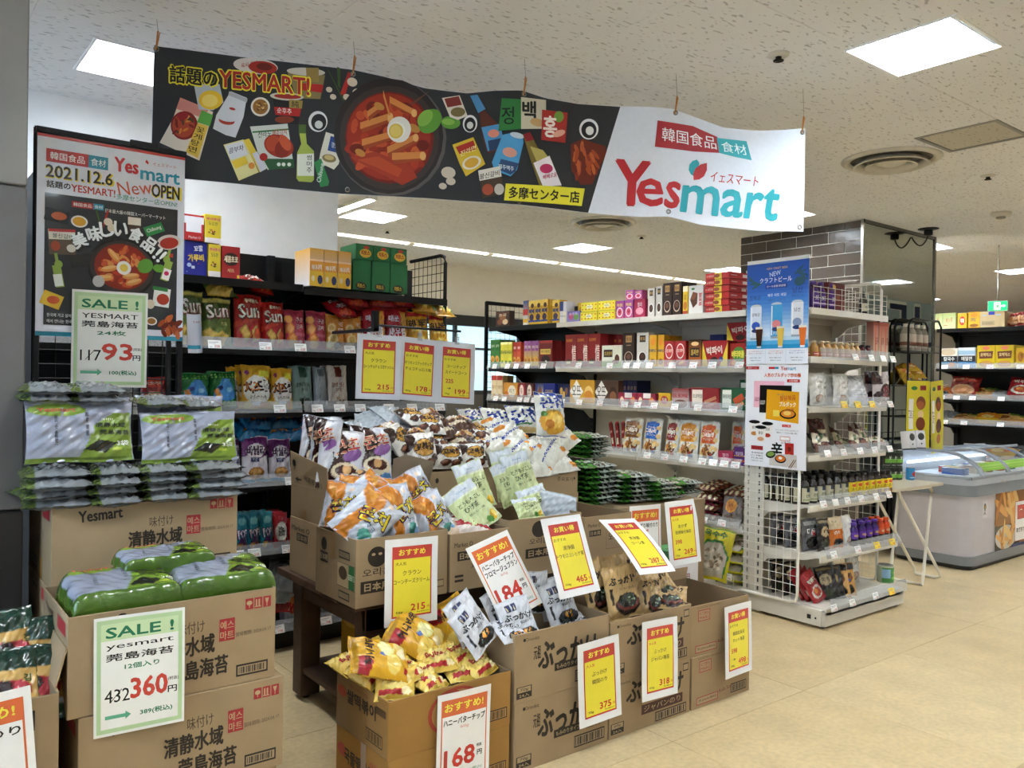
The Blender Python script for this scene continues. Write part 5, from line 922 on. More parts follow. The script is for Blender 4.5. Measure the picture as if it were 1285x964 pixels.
W(1, 831.5, 859.5, 427.5, 2, 'red_ball', .06, deep=3, **bx('red cracker box with white badge', P2)); W(1, 862, 878.5, 426, 1, 'orange_b', .06, deep=2, **bx('orange box with a dark label', P2))
W(1, 880, 912, 427, 1, 'bigpie', .1, **bx('wide red and yellow pie box', 'in front on second shelf')); W(1, 914, 935, 430, 1, 'waffle', .1, **bx('red waffle box with green oval', P2))
W(1, 871, 889, 418, 1, 'blue_s', .1, setback=.16, **bx('navy sandwich biscuit box', 'behind the orange box')); zz = AX(915, 428, WP+.13).z-WZ[1]
W(1, 897, 934, 428, 1, 'cocoa', .12, setback=.12, **bx('low brown box', 'supporting the upper pie box')); W(1, 897, 934, 401, 1, 'bigpie', .12, setback=.12, zoff=AX(915, 428, WP).z-WZ[1], h=.13, **bx('wide red and yellow pie box', 'stacked higher at the back'))
# third shelf
P3 = 'on third shelf'
W(2, 615, 629, 471, 2, 'cream_tall', .06, deep=2, **bx('tall cream box with red top', P3)); W(2, 629.5, 648, 480, 1, 'orange_w', .05, deep=3, **bx('orange box with white badge', P3))
W(2, 648.5, 657, 480.5, 1, 'red_w', .1, **bx('red box with cream oval', P3)); W(2, 657.5, 667, 481, 1, 'brown_w', .1, **bx('brown and cream box', P3)); W(2, 670, 680, 481, 1, 'blue_w', .1, **bx('white and navy box', P3))
W(2, 680.5, 695, 481, 1, 'cobalt', .1, **bx('cobalt blue biscuit box', P3)); W(2, 695.5, 712, 481.5, 1, 'navy_dots', .1, setback=.03, **bx('navy box with gold dots', P3))
W(2, 713.5, 744, 476.6, 1, 'oatt_y', .1, deep=2, **bx('yellow cake box with white diamond', P3)); W(2, 744.8, 775, 477.2, 1, 'oatt_b', .1, deep=2, **bx('brown cake box with white diamond', P3))
W(2, 776, 793, 477, 4, 'navy', .15, setback=.05, **bx('slim navy chocolate box', P3)); W(2, 775.5, 823, 493, 2, 'redlow', .07, setback=.0, **bx('low red and pink box', P3)); W(2, 824.5, 840, 493, 1, 'yellowlow', .1, **bx('low yellow box with red oval', P3))
W(2, 841.5, 863, 487, 1, 'realbr', .1, **bx('white and red brownie box', P3)); W(2, 864, 901.5, 486.3, 1, 'heim_r', .1, **bx('red wafer box', P3)); W(2, 902.5, 934.5, 486.3, 1, 'heim_g', .1, **bx('green wafer box', P3))
for r, (zo) in enumerate((0, .045, .09)): W(2, 853+2*r, 897, 480, 2, 'darkflat', .2, setback=.14, h=.043, zoff=zo, **bx('flat dark red chocolate box', 'at the back, %s layer, third shelf' % ['lowest', 'middle', 'top'][r]))
W(2, 912, 934, 476, 1, 'heim_g', .12, setback=.13, **bx('green wafer box', 'standing behind at the right, third shelf'))
W(3, 898.5, 918, 566, 1, 'pinkbox', .1, **bx('low pink jelly box', 'on fourth shelf near the posters')); W(3, 919, 933.5, 561, 1, 'purplebox', .1, **bx('purple gum box', 'on fourth shelf near the posters'))
# ---- pouches: base colour and art
def bagkind(c, art, **k): d = dict(base=c, art=art); d.update(k); return d
gran = lambda c1, c2, t: bagkind('#dcdcd2', [('r', .14, .45, .72, .42, c1), ('e', .5, .86, .36, .05, c1), ('t', 'Granola', .5, .76, .05, '#f2e8d8', .4), ('t', t, .5, .66, .12, '#f3ece0', .6, 0, .05), ('t', 'クリスピー', .5, .55, .06, '#f3ece0', .5)]+food(.5, .24, .42, .17, ['#c98a3a', '#e3c07a', '#8a5a2a', '#f0e2c0', '#6a3a1c', '#a8402a'], 34)+[('r', .55, .06, .22, .06, c2)]+[('e', .12+.76*(k % 2), .2+.22*k*.5, .09, .06, '#d9b878') for k in range(6)], m='film')
BK = {
 'gran_br': gran('#7a4a24', '#2a52a8', '그래놀라'), 'gran_bl': gran('#2a62b8', '#2a52a8', '그래놀라'), 'gran_rd': gran('#8c2422', '#b9352c', '그래놀라'), 'gran_or': gran('#cf8420', '#2a52a8', '그래놀라'), 'gran_ro': gran('#cc5a24', '#2a52a8', '그래놀라'),
 'sun_g': bagkind('#4a5a26', [('p', [(.0, .5), (1, .62), (1, .2), (0, .1)], '#5d7028'), ('p', [(.0, .3), (.2, .36), (.75, .12), (.7, 0), (0, 0)], '#b89a34'), ('p', [(.05, .28), (.22, .34), (.5, .2), (.3, .14)], '#d9b95a'), ('p', [(.4, .2), (.62, .3), (.9, .2), (.7, .1)], '#d2ae4c'), ('r', 0, .9, 1, .1, '#c2b25a'), ('t', 'Sun', .52, .7, .3, '#6b2a1a', .78, 6, .06), ('t', 'Sun', .5, .71, .28, '#efe9d8', .74, 6, .04), ('t', '썬칩', .7, .45, .07, '#d9cf6a', .2)]),
 'sun_r': bagkind('#a8231c', [('p', [(0, .45), (1, .65), (1, .55), (0, .35)], '#c8381f'), ('p', [(.15, .3), (.35, .42), (.6, .2), (.4, .05)], '#b3802c'), ('p', [(.2, .28), (.36, .38), (.52, .22), (.4, .12)], '#d9a84c'), ('p', [(.6, .3), (.8, .42), (.9, .15), (.65, .08)], '#c8923a'), ('e', .8, .25, .12, .1, '#dd5a28'), ('t', '통아몬드', .6, .87, .08, '#f0e3c8', .5, 0, .04), ('t', 'Sun', .52, .66, .28, '#5b120e', .78, 6, .06), ('t', 'Sun', .5, .67, .26, '#efe6d8', .74, 6, .04)]),
 'pinkroast': bagkind('#a83a4c', [('e', .2, .5, .2, .15, '#d8803a'), ('e', .3, .25, .22, .14, '#c86a2a'), ('e', .15, .75, .16, .1, '#e09a4a'), ('e', .35, .12, .2, .1, '#d98a3c'), ('e', .2, .5, .13, .1, '#e8a45a'), ('e', .3, .25, .14, .09, '#e39a4a'), ('t', '구운', .65, .72, .12, '#f0e2dc', .35, 0, .03), ('t', '감자', .65, .55, .12, '#f0e2dc', .35, 0, .03), ('r', .45, .3, .5, .08, '#c25a6a')]),
 'orangeroast': bagkind('#c98635', [('e', .22, .6, .17, .13, '#e3c98a'), ('e', .3, .3, .22, .15, '#dcc07c'), ('e', .15, .15, .15, .1, '#e8d29a'), ('e', .22, .6, .11, .08, '#c9a45a'), ('e', .3, .3, .14, .1, '#c9a45a'), ('t', '구운', .68, .72, .12, '#fff2d8', .3, 0, .03), ('t', '양파', .68, .55, .12, '#fff2d8', .3, 0, .03), ('e', .55, .12, .15, .1, '#2c2014')]),
 'redshrimp': bagkind('#a81c26', [('r', .62, .3, .3, .65, '#d9a03a'), ('e', .78, .62, .1, .2, '#c98a3a'), ('t', '매운', .3, .75, .14, '#e9e3ee', .4, 0, .05), ('t', '새우깡', .45, .45, .22, '#eae6f0', .75, 8, .06), ('e', .3, .15, .3, .1, '#c84a2a'), ('r', 0, 0, 1, .06, '#7a1420')]),
 'honey_y': bagkind('#d9a32a', [('r', 0, .88, 1, .12, '#a82a2c'), ('t', '허니버터칩', .5, .7, .2, '#3c2618', .95, 4, .05), ('r', .1, .52, .8, .05, '#ecd26a'), ('e', .5, .27, .25, .15, '#e9cf5a'), ('e', .5, .27, .15, .09, '#f2e28a'), ('e', .2, .15, .15, .1, '#b57a22'), ('e', .85, .15, .1, .08, '#7a9a3a')]),
 'greentwist': bagkind('#1c6a34', [('e', .1+.13*(k % 8), .9-.06*(k//8), .03, .018, '#7ac04a') for k in range(16)]+[('p', [(.12, .25), (.1, .45), (.28, .62), (.45, .8), (.7, .78), (.88, .5), (.9, .28), (.6, .2)], '#3a8ad0'), ('e', .35, .55, .1, .06, '#1c3a7a'), ('e', .68, .5, .12, .06, '#7ac4ea'), ('p', [(.1, .5), (.25, .55), (.4, .3), (.2, .28)], '#c98a4a'), ('t', '트위스트', .5, .13, .16, '#0e3a1c', .9, 0, .07), ('t', '트위스트', .5, .135, .14, '#7acb4e', .86, 0, .04)]),
 'cheeseball': bagkind('#dda72c', [('e', .5, .42, .46, .34, '#f1efe6'), ('p', [(.0, .05), (.3, .15), (.2, .0)], '#e8cf3e'), ('e', .15, .82, .07, .06, '#8c2a5a'), ('r', .55, .72, .38, .14, '#e6e04a'), ('t', '치즈볼', .52, .5, .26, '#3a2416', .92, 8, .07), ('t', '치즈', .32, .49, .22, '#e8862a', .48, 8, .04), ('t', '볼', .78, .53, .22, '#ece8e2', .26, 8, .04), ('t', '콘스낵', .5, .26, .08, '#4a3020', .55, 0, .03), ('e', .2, .1, .12, .07, '#e9d23a'), ('e', .75, .1, .15, .06, '#d98a2c')]),
 'greenpouch': bagkind('#6d8880', [('r', .35, .72, .34, .28, '#1d4a38'), ('t', '찹쌀 다시마', .5, .55, .1, '#20302c', .7, 0, .03), ('t', '부각', .55, .43, .08, '#20302c', .35, 0, .03), ('e', .55, .14, .35, .12, '#38453c')]+food(.55, .15, .3, .1, ['#2c382c', '#59664c', '#8a8a70'], 14)),
 'greypouch': bagkind('#8a9094', [('r', .3, .75, .4, .2, '#555c60')]),
 'riceprawn': bagkind('#cdc2ba', [('r', .36, .72, .32, .28, '#6a2a20'), ('t', '찹쌀 연근', .5, .55, .1, '#8a3a2c', .65, 0, .03), ('t', '부각', .5, .43, .09, '#8a3a2c', .32, 0, .03)]+food(.5, .15, .3, .13, ['#c9a98a', '#a88462', '#e0ccb0', '#8a6a4a'], 18)),
 'purplenut': bagkind('#d9d3dc', [('p', [(0, .55), (0, 1), (1, 1), (1, .6), (.6, .5), (.3, .62)], '#6a2a6e'), ('e', .5, .68, .36, .16, '#e9e4ee'), ('t', '바닐라', .5, .69, .2, '#4a1c54', .7, 0, .06), ('r', .28, .44, .32, .1, '#23307a'), ('t', '땅콩', .44, .49, .07, '#e8ecf4', .2), ('e', .5, .2, .3, .13, '#b97a3a'), ('e', .48, .22, .22, .08, '#dca45c'), ('r', 0, 0, 1, .05, '#3a9ad0')]),
 'blueback': bagkind('#1c6a9a', [('p', [(.2, .3), (.5, .8), (.8, .35)], '#c98a4a'), ('p', [(.3, .35), (.5, .65), (.65, .4)], '#e3c08a'), ('r', 0, .9, 1, .1, '#144a78')]),
 'pop': bagkind('#1f7a8c', [('p', [(0, .1), (.5, .5), (1, .1), (1, 0), (0, 0)], '#3a1c4a'), ('t', 'POP', .5, .45, .24, '#2a1450', .75, 5, .09), ('t', 'POP', .5, .45, .22, '#e8e4ee', .7, 5, .04), ('e', .5, .78, .3, .1, '#5aa8b0'), ('e', .3, .14, .2, .08, '#c98a3a'), ('e', .7, .14, .2, .08, '#7a3a22')]),
 'mred': bagkind('#a81f28', [('e', .5, .45, .4, .28, '#e9e4dc'), ('t', '오징어', .5, .45, .2, '#30242a', .6, 90, .05), ('e', .5, .12, .3, .08, '#7a1a20')]),
 'koncho': bagkind('#d6d9e2', [('p', [(0, 1), (.45, 1), (.7, .62), (.62, .2), (.95, .12), (1, 0), (.1, 0), (.3, .5)], '#3a1712'), ('p', [(0, 1), (.3, .95), (.48, .6), (.3, .55)], '#2e1310'), ('e', .6, .28, .34, .16, '#e9dcbc'), ('e', .6, .3, .25, .1, '#4a1e16'), ('e', .6, .32, .1, .08, '#d9a86a'), ('e', .72, .58, .24, .1, '#8a5aa0', 25), ('t', '콘초', .56, .72, .22, '#eecfb0', .62, 18, .09), ('t', '콘초', .56, .72, .21, '#b5262c', .6, 18, .04), ('e', .85, .1, .14, .08, '#6aa8e0'), ('r', 0, 0, .4, .1, '#3a1712')]),
 'crown': bagkind('#c2c8d2', [('p', [(0, 1), (.5, 1), (.62, .75), (.5, .4), (.42, .1), (.5, 0), (.15, 0), (.2, .3), (.3, .6), (.0, .8)], '#c97b22'), ('p', [(.05, .9), (.35, .86), (.42, .65), (.3, .7)], '#dd9a3c'), ('e', .72, .2, .16, .1, '#3f8a7a'), ('e', .85, .15, .1, .08, '#8ab8e0'), ('e', .72, .85, .06, .05, '#e8d2b8'), ('t', '콘치', .6, .52, .26, '#3a1a4a', .62, 18, .11), ('t', '콘치', .6, .525, .25, '#e8d524', .6, 18, .05), ('t', 'マヨ', .7, .34, .08, '#3a6a8a', .2)]),
 'kkobuk': bagkind('#d9d5cc', [('p', [(0, 1), (.3, 1), (.15, .6), (0, .5)], '#3a1e14'), ('e', .5, .58, .36, .24, '#2a1a14'), ('e', .5, .58, .33, .22, '#cf9a3e'), ('t', '꼬북칩', .5, .6, .22, '#2a1a14', .62, 0, .06), ('e', .25, .2, .18, .12, '#4a2418'), ('e', .62, .15, .2, .12, '#5c3022'), ('e', .82, .3, .14, .1, '#3e2018'), ('e', .2, .22, .09, .06, '#7a4a34'), ('e', .62, .16, .1, .06, '#8a5a3c'), ('e', .85, .78, .1, .08, '#4a2418')]),
 'kkoback': bagkind('#54301c', [('r', 0, .55, 1, .3, '#b98c4c'), ('r', 0, .2, 1, .2, '#c9b79a'), ('e', .3, .75, .2, .15, '#e6ddd0'), ('e', .75, .3, .2, .12, '#3a1c12'), ('e', .6, .65, .12, .1, '#7a4a2c')]),
 'konchip': bagkind('#dfe0d6', [('p', [(0, 1), (1, 1), (1, .88), (0, .92)], '#24409a'), ('e', .5, .33, .44, .27, '#d9a02e'), ('e', .5, .36, .3, .18, '#e8bc4c'), ('e', .35, .28, .15, .1, '#c77e22'), ('e', .62, .4, .18, .1, '#f0cf6a'), ('e', .2, .5, .1, .06, '#5a8a3a'), ('t', '콘칩', .5, .76, .24, '#1f3a9c', .8, 4, .06), ('t', '군옥수수맛', .5, .58, .07, '#3a7a4a', .5), ('r', 0, .02, 1, .03, '#24409a')]),
 'konblue': bagkind('#dfe0d6', [('p', [(0, 1), (1, 1), (1, .86), (0, .92)], '#24409a'), ('p', [(0, .0), (1, .0), (1, .1), (0, .16)], '#c9b27a'), ('t', '콘칩', .5, .52, .46, '#1f3a9c', .9, 4, .07), ('r', .1, .2, .5, .04, '#3a7a4a')]),
 'konback': bagkind('#dcddd2', [('p', [(0, .42), (1, .58), (1, .66), (0, .5)], '#1f3a9c'), ('t', 'WWWWWW', .5, .54, .1, '#dcddd2', .9, 9), ('e', .2, .8, .2, .1, '#d98e3a'), ('e', .85, .2, .2, .1, '#d98e3a')]),
 'corntea': bagkind('#c9d6a0', [('r', 0, .78, 1, .22, '#cdd6de'), ('p', [(0, .78), (1, .78), (1, .72), (0, .76)], '#dfe6c8'), ('r', 0, 0, 1, .08, '#b9c78c'), ('t', 'Chung', .5, .86, .04, '#5a8ab8', .3), ('t', 'とうもろこし', .52, .62, .09, '#2c3826', .72, 0, .03), ('t', 'ひげ茶', .45, .49, .11, '#2c3826', .45, 0, .03), ('t', '香ばしい味', .5, .37, .045, '#5a6a4a', .5), ('e', .82, .14, .12, .1, '#e0b62c', 30), ('e', .68, .1, .12, .06, '#5a9a4a', -20), ('e', .86, .16, .06, .08, '#f0d25a', 30)], m='foil'),
 'silverback': bagkind('#a9b4bd', [('r', 0, .85, 1, .1, '#bcc8d0')]),
 'bukw': bagkind('#cbcfd6', [('r', .22, .74, .14, .15, '#28305a'), ('r', .4, .74, .14, .15, '#28305a'), ('r', .25, .76, .02, .1, '#d9c9a0'), ('r', .46, .76, .02, .1, '#d9c9a0'), ('t', 'ぶっかけ', .5, .6, .14, '#1b1b20', .8, -6, .05), ('t', '韓国のり', .68, .46, .06, '#4a4a52', .4), ('r', .12, .22, .07, .3, '#22242e'), ('e', .6, .18, .34, .16, '#1a1c1d'), ('e', .62, .24, .13, .08, '#e0932c'), ('e', .62, .255, .07, .04, '#f0b85a')]+food(.6, .17, .3, .12, ['#26302c', '#10120f', '#39423a'], 12)),
 'bukk': bagkind('#b39563', [('t', 'ぶっかけ', .5, .72, .14, '#1b1712', .8, 0, .06), ('t', 'ジャパンのり', .62, .56, .055, '#4a3c28', .55), ('r', .08, .3, .08, .3, '#2c2822'), ('e', .55, .26, .37, .2, '#2a1512'), ('e', .55, .3, .33, .16, '#6a2a22'), ('e', .55, .34, .29, .14, '#181c16'), ('e', .55, .4, .14, .08, '#2c3a26')]+food(.55, .34, .26, .12, ['#25301f', '#101410', '#4c5a44', '#8a9a82'], 18)),
 'honeysmall': bagkind('#d9b74a', [('e', .5, .5, .42, .26, '#e9d27c'), ('t', 'Butter', .5, .55, .18, '#b5302c', .6, 0, .05), ('r', 0, 0, .3, 1, '#e6c964'), ('r', .1, .1, .8, .12, '#b02a2c'), ('e', .8, .2, .12, .1, '#f0e0a8')]),
 'honeybig': bagkind('#d9a51f', [('r', 0, .9, 1, .1, '#b98a1c'), ('p', [(.0, .72), (0, .9), (.35, .9), (.2, .68)], '#a8242c'), ('t', '허니버터칩', .55, .74, .14, '#3a2414', .85, -4, .06), ('e', .6, .46, .2, .14, '#e6e08a'), ('e', .6, .46, .15, .1, '#efe9a8'), ('e', .25, .35, .2, .12, '#e8c85a'), ('e', .72, .2, .22, .12, '#e9d07a'), ('e', .5, .2, .12, .08, '#f3e2b0'), ('r', .1, .1, .12, .08, '#a8242c'), ('e', .42, .52, .06, .05, '#3a5a9a')]),
 'redwhite': bagkind('#d9cfc8', [('p', [(0, .4), (.5, .7), (1, .3), (1, .1), (.5, .4), (0, .2)], '#a82430'), ('r', 0, 0, .3, 1, '#c9b49c'), ('t', '오징어', .6, .8, .12, '#3a2a24', .5)]),
 'nori3': bagkind('#8a90a2', [('r', 0, 0, 1, 1, '#8f95a6'), ('p', [(.45, 0), (.55, .3), (.62, .6), (.8, .8), (1, .82), (1, 0)], '#6f8a2c'), ('r', 0, 0, 1, .08, '#5f7a26'), ('e', .28, .86, .27, .11, '#7c9a3a'), ('t', 'Yesmart', .27, .86, .07, '#c2503a', .34, 0, .05), ('t', '清静水域', .26, .52, .05, '#2a2c3a', .3, 90, .03), ('t', '莞島海苔', .55, .62, .05, '#2a2c3a', .25, 90, .03), ('t', '味付け', .75, .7, .04, '#dfe6c8', .12), ('t', '清静水域', .78, .6, .08, '#232b14', .3, 0, .04), ('t', '莞島海苔', .82, .48, .08, '#232b14', .3, 0, .04), ('p', [(.52, .2), (.66, .36), (.84, .3), (.72, .14)], '#14180f'), ('t', '3袋', .9, .3, .09, '#eef0e4', .12, 0, .03), ('e', .84, .2, .05, .03, '#a6b83a'), ('r', .32, .1, .01, .8, '#8e94a6'), ('r', .6, .45, .01, .45, '#8e94a6')], m='film'),
 'nori_edge': bagkind('#7d8286', [('r', .0, 0, .18, 1, '#5a6a34'), ('r', .35, .2, .3, .6, '#9a9ea0')], m='film'),
 'korisu': bagkind('#3f6b2e', [('r', .25, .0, .75, .25, '#98a09a'), ('e', .4, .12, .06, .05, '#1d2a22'), ('e', .58, .12, .06, .05, '#1d2a22'), ('e', .76, .12, .06, .05, '#1d2a22'), ('r', .3, .3, .6, .7, '#8a9488'), ('r', 0, 0, .3, 1, '#3f7a2e'), ('r', 0, .7, 1, .3, '#5a9a3c')], m='film'),
 'darkgreen': bagkind('#1c3a2e', [('r', 0, .25, 1, .42, '#c9a25a'), ('e', .25, .5, .25, .12, '#a82c34'), ('e', .7, .4, .2, .14, '#b0303c'), ('e', .5, .45, .15, .1, '#2a1a1c'), ('r', 0, .18, 1, .08, '#cdd2d8'), ('t', '김', .85, .55, .1, '#3a5a2a', .1, 0, .04)]),
 'chocolump': bagkind('#5c2a20', [('e', .15+.23*(k % 4), .12+.2*(k//4), .07, .06, '#d9c9a0') for k in range(20)]+[('e', .27+.23*(k % 4), .22+.2*(k//4), .06, .05, '#8a4a34') for k in range(16)], m='film'),
 'pinkchoco': bagkind('#5c2a20', [('e', .15+.23*(k % 4), .12+.2*(k//4), .07, .06, '#d9c9a0') for k in range(20)]+[('e', .5, .6, .48, .2, '#e2477a'), ('t', '초코볼', .5, .62, .2, '#f7e3ee', .8, 5, .05), ('r', .1, .2, .8, .1, '#e2477a')], m='film'),
 'clearnut': bagkind('#7b726c', [('r', 0, .88, 1, .12, '#c97a1e'), ('e', .5, .5, .3, .22, '#dd9a3a'), ('e', .5, .5, .24, .17, '#c9853a'), ('t', '호박', .5, .52, .1, '#6a2e14', .25, 0, .03)]+food(.5, .15, .42, .1, ['#5c4434', '#8a6a4a', '#3e2c22'], 16), m='film'),
 'pumpkin': bagkind('#c2bc1e', [('p', [(.1, .05), (.05, .5), (.3, .75), (.7, .78), (.95, .5), (.9, .05)], '#2f7a34'), ('p', [(.14, .05), (.1, .48), (.32, .7), (.68, .73), (.9, .48), (.86, .05)], '#b9b2a2')]+food(.5, .38, .36, .3, ['#d9d2be', '#8a7a64', '#c9bca0', '#6a5c4a'], 40, ell=.16)+[('t', '옥수수', .5, .88, .12, '#2a6a2c', .6, 0, .06), ('r', 0, .96, 1, .04, '#2f7a34')], m='film'),
 'kimchired': bagkind('#9c1c24', [('e', .5, .35, .36, .2, '#d8d0c4'), ('e', .5, .35, .26, .14, '#b5402c'), ('e', .45, .38, .12, .07, '#d9823a'), ('t', '떡볶이', .5, .72, .14, '#efe6d8', .6, 0, .04)]),
 'blackpouch': bagkind('#26221f', [('e', .5, .6, .32, .17, '#b5a07a'), ('t', '미역', .5, .6, .14, '#1c1a16', .35, 0, .03), ('e', .5, .22, .28, .13, '#38402c'), ('r', .1, .88, .8, .05, '#8a7a5a')]),
 'goldpouch': bagkind('#c09254', [('r', 0, .8, 1, .2, '#2a241e'), ('e', .5, .55, .3, .15, '#7a4a24'), ('t', '다시마', .5, .65, .12, '#1c1610', .55, 0, .04), ('e', .5, .2, .34, .16, '#1c1c18'), ('e', .5, .5, .12, .06, '#2a52a8')]),
 'darksilver': bagkind('#5a5c62', [('r', .1, .8, .8, .12, '#a8aab0'), ('e', .5, .25, .36, .2, '#17191c'), ('t', '미역', .5, .6, .2, '#dcdde2', .6, 0, .05), ('e', .65, .55, .14, .1, '#b02a34')]),
 'kraftorange': bagkind('#c8b494', [('r', 0, .0, 1, .6, '#c96a1e'), ('t', '멸치', .4, .5, .12, '#f2e2c8', .4, 0, .03), ('e', .5, .17, .32, .14, '#1e1c16'), ('t', 'Fresh', .3, .85, .05, '#4a6a3a', .3)]),
 'whitepouch': bagkind('#c9c9c6', [('r', .28, .32, .44, .5, '#dcdad6'), ('t', '고구마', .5, .7, .07, '#5a4a40', .3), ('t', '전분', .5, .55, .08, '#3a3430', .25), ('e', .5, .2, .26, .13, '#8a7466'), ('e', .5, .21, .2, .09, '#b0988a')]),
 'silver': bagkind('#b9bcc2', [('r', .1, .5, .8, .02, '#d8dade'), ('r', .2, .3, .6, .01, '#8e9298')], m='film'),
 'brownpouch': bagkind('#4a1c18', [('r', 0, .25, 1, .38, '#c7bd9f'), ('e', .35, .44, .14, .12, '#3d5a34'), ('t', '대추', .68, .45, .12, '#2c2a20', .4, 0, .03), ('e', .5, .12, .4, .1, '#7a5548')]),
 'beanpouch': bagkind('#b9b0b2', [('r', .0, .6, .5, .4, '#3b1c1a'), ('e', .7, .35, .34, .28, '#4a1a1e'), ('e', .3, .22, .3, .18, '#32121a'), ('e', .7, .35, .26, .2, '#6a2c30')]),
 'driedred': bagkind('#8c1f1c', [('r', .1, .7, .8, .2, '#c83a2c'), ('t', '고춧가루', .5, .8, .1, '#f0dfc8', .7, 0, .04), ('e', .5, .3, .4, .25, '#d9a47a'), ('e', .5, .3, .3, .18, '#c98a5a')]),
 'pastabag': bagkind('#b07a44', [('e', .5, .5, .4, .3, '#c9a05a'), ('e', .35, .4, .2, .2, '#8a5a2a'), ('r', .5, .6, .4, .3, '#5d7a34'), ('r', .1, .7, .35, .2, '#8c2420')], m='film'),
 'yellowbag': bagkind('#c9a01e', [('e', .5, .5, .36, .3, '#d9862a'), ('r', 0, .8, 1, .1, '#7d1f1c'), ('e', .5, .4, .2, .16, '#e9cf7a')]),
 'whitebottom': bagkind('#b9bcc4', [('e', .5, .7, .3, .14, '#b5302c'), ('e', .5, .35, .34, .2, '#b5673a'), ('t', '쌀과자', .5, .72, .1, '#f0e8e2', .4, 0, .03)]),
}
def bag(kind, w, h, t, label, M, name='snack_bag', cat='bag', group=None, nu=None, gusset=0, seed=None):
    k = BK[kind]; key = ('bag', kind, round(w, 3), round(h, 3), round(t, 3), seed)
    n = nu or (34 if w > .12 else 22)
    return put(key, lambda: pouch(name, w, h, t, k['art'], k['base'], seed or (len(PROTO)*7+3), k.get('m', 'foil'), n, int(n*1.25), gusset=gusset), name, cat, label, M, group)
def bags_px(axis, plane, zb, px0, px1, ytop, n, kind, look, place, group, t=.06, deep=1, lean=8, name='snack_bag', setback=.045, h=None, gusset=0, ordn=0, dstep=.06, jit=3):
    f = (lambda x, y: AX(x, y, plane)) if axis == 'X' else (lambda x, y: AY(x, y, plane))
    p0, p1, pm = f(px0, ytop), f(px1, ytop), f((px0+px1)/2, ytop); a0, a1 = (p0.y, p1.y) if axis == 'X' else (p0.x, p1.x)
    W_ = abs(a1-a0)/n; hh = (h or pm.z-zb)/math.cos(R(lean)); s = -1 if axis == 'X' else 1
    for i in range(n):
        a = a0+s*(i+.5)*W_
        for d in range(deep):
            off = setback+d*dstep; loc = (plane+off, a, zb+.003) if axis == 'X' else (a, plane+off, zb+.003)
            lab = look+', '+(ORD[i+ordn]+' ' if n+ordn > 1 else '')+place+('' if d == 0 else (', second row back' if d == 1 else ', %s row back' % ['', '', 'third', 'fourth', 'fifth'][d]))
            bag(kind, W_*1.02, hh, t, lab, pose(loc, (-90 if axis == 'X' else 0)+random.uniform(-jit, jit), lean+random.uniform(-2, 2), random.uniform(-jit, jit)*.6), name, 'bag', group, gusset=gusset)
G = 'granola pouches on the fourth shelf'
for x0, x1, y, kd, cl in ((779, 801, 525, 'gran_br', 'brown'), (802.5, 825, 526, 'gran_bl', 'blue'), (830.5, 847, 527.5, 'gran_rd', 'dark red'), (847.8, 872, 528, 'gran_or', 'orange'), (874.5, 898, 530, 'gran_ro', 'red-orange')):
    bags_px('X', WP, WZ[3], x0, x1, y, 1, kd, 'white granola pouch with a %s panel' % cl, 'on fourth shelf', G, t=.05, lean=7, setback=.03)
bags_px('X', WP, WZ[3], 898, 932, 532, 2, 'gran_ro', 'white granola pouch', 'at the right end, back row', G, t=.03, lean=4, setback=.16, deep=3, dstep=.045)
for k in range(5):
    p = AX(764+6*k, 545, WP+.06); t = thing('snack_stick', 'long red snack stick pack, %s of five leaning on fourth shelf' % ORD[k], 'snack', group='red snack sticks', M=pose((WP+.12, p.y, WZ[3]+.02), -90, 12, -24+5*k))
    b = MB(); b.box(-.014, .014, -.008, .008, 0, .2, '#a02028'); b.box(-.016, .016, -.001, .001, .2, .215, '#c84a50'); link('wrapper', b.mesh('wrapper', 'foil'), t); b = MB(); art_add(b, [('r', .2, .15, .6, .25, '#d8c6b0'), ('r', .1, .6, .8, .1, '#e07a7a')], lambda u, v, d: ((u-.5)*.028, -.008-d, v*.2), 7); link('print', b.mesh('print', 'ink'), t)
# fifth shelf and base of the long gondola
G = 'chocolate ball bags on the fifth shelf'
for k, (yy, zz, xo, kd, yw, lk) in enumerate(((3.50, .515, .0, 'pinkchoco', -86, 'pink labelled chocolate ball bag lowest in the left pile'), (3.52, .575, .01, 'pinkchoco', -94, 'chocolate ball bag with bright pink label, second in the left pile'), (3.50, .64, .02, 'chocolump', -84, 'brown bag with cream dots, third in the left pile'), (3.53, .70, .03, 'chocolump', -96, 'brown bag with cream dots, uppermost of the left pile'), (3.33, .68, .08, 'chocolump', -88, 'brown bag with cream dots, upper right at the back'), (3.33, .62, .08, 'chocolump', -92, 'brown bag with cream dots, under the upper right one'))):
    bag(kd, .19, .22, .06, lk+', fifth shelf', pose((WP+xo, yy, zz), yw, 80, 0), group=G)
p = AX(918, 652, WP+.04); bag('clearnut', .15, .2, .04, 'clear bag with orange header and round label, fifth shelf right', pose((WP+.05, 3.31, WZ[4]+.01), -86, 20, -8))
p = AX(922, 615, WP+.1); bag('clearnut', .17, .19, .05, 'clear bag with orange header lying at the back, fifth shelf', pose((WP+.12, 3.26, WZ[4]+.13), -80, 60, 4))
G = 'yellow and green corn snack bags on the base shelf'
bag('pumpkin', .24, .33, .07, 'large yellow and green bag standing nearest the 269 card', pose((WF-.13, AX(888, 700, WF-.13).y, .17), -55, 8, 10), group=G)
for k, (x, y) in enumerate(((918, 680), (920, 694), (918, 706), (919, 717), (918, 728))):
    p = AX(x, y, WF+.05); bag('pumpkin', .24, .25, .065, 'yellow and green corn snack bag lying on base shelf, %s in the pile' % ['topmost', 'second', 'third', 'fourth', 'lowest'][k], pose((WF-.0, p.y, p.z-.055), -88+k*3, 76, 0), group=G)
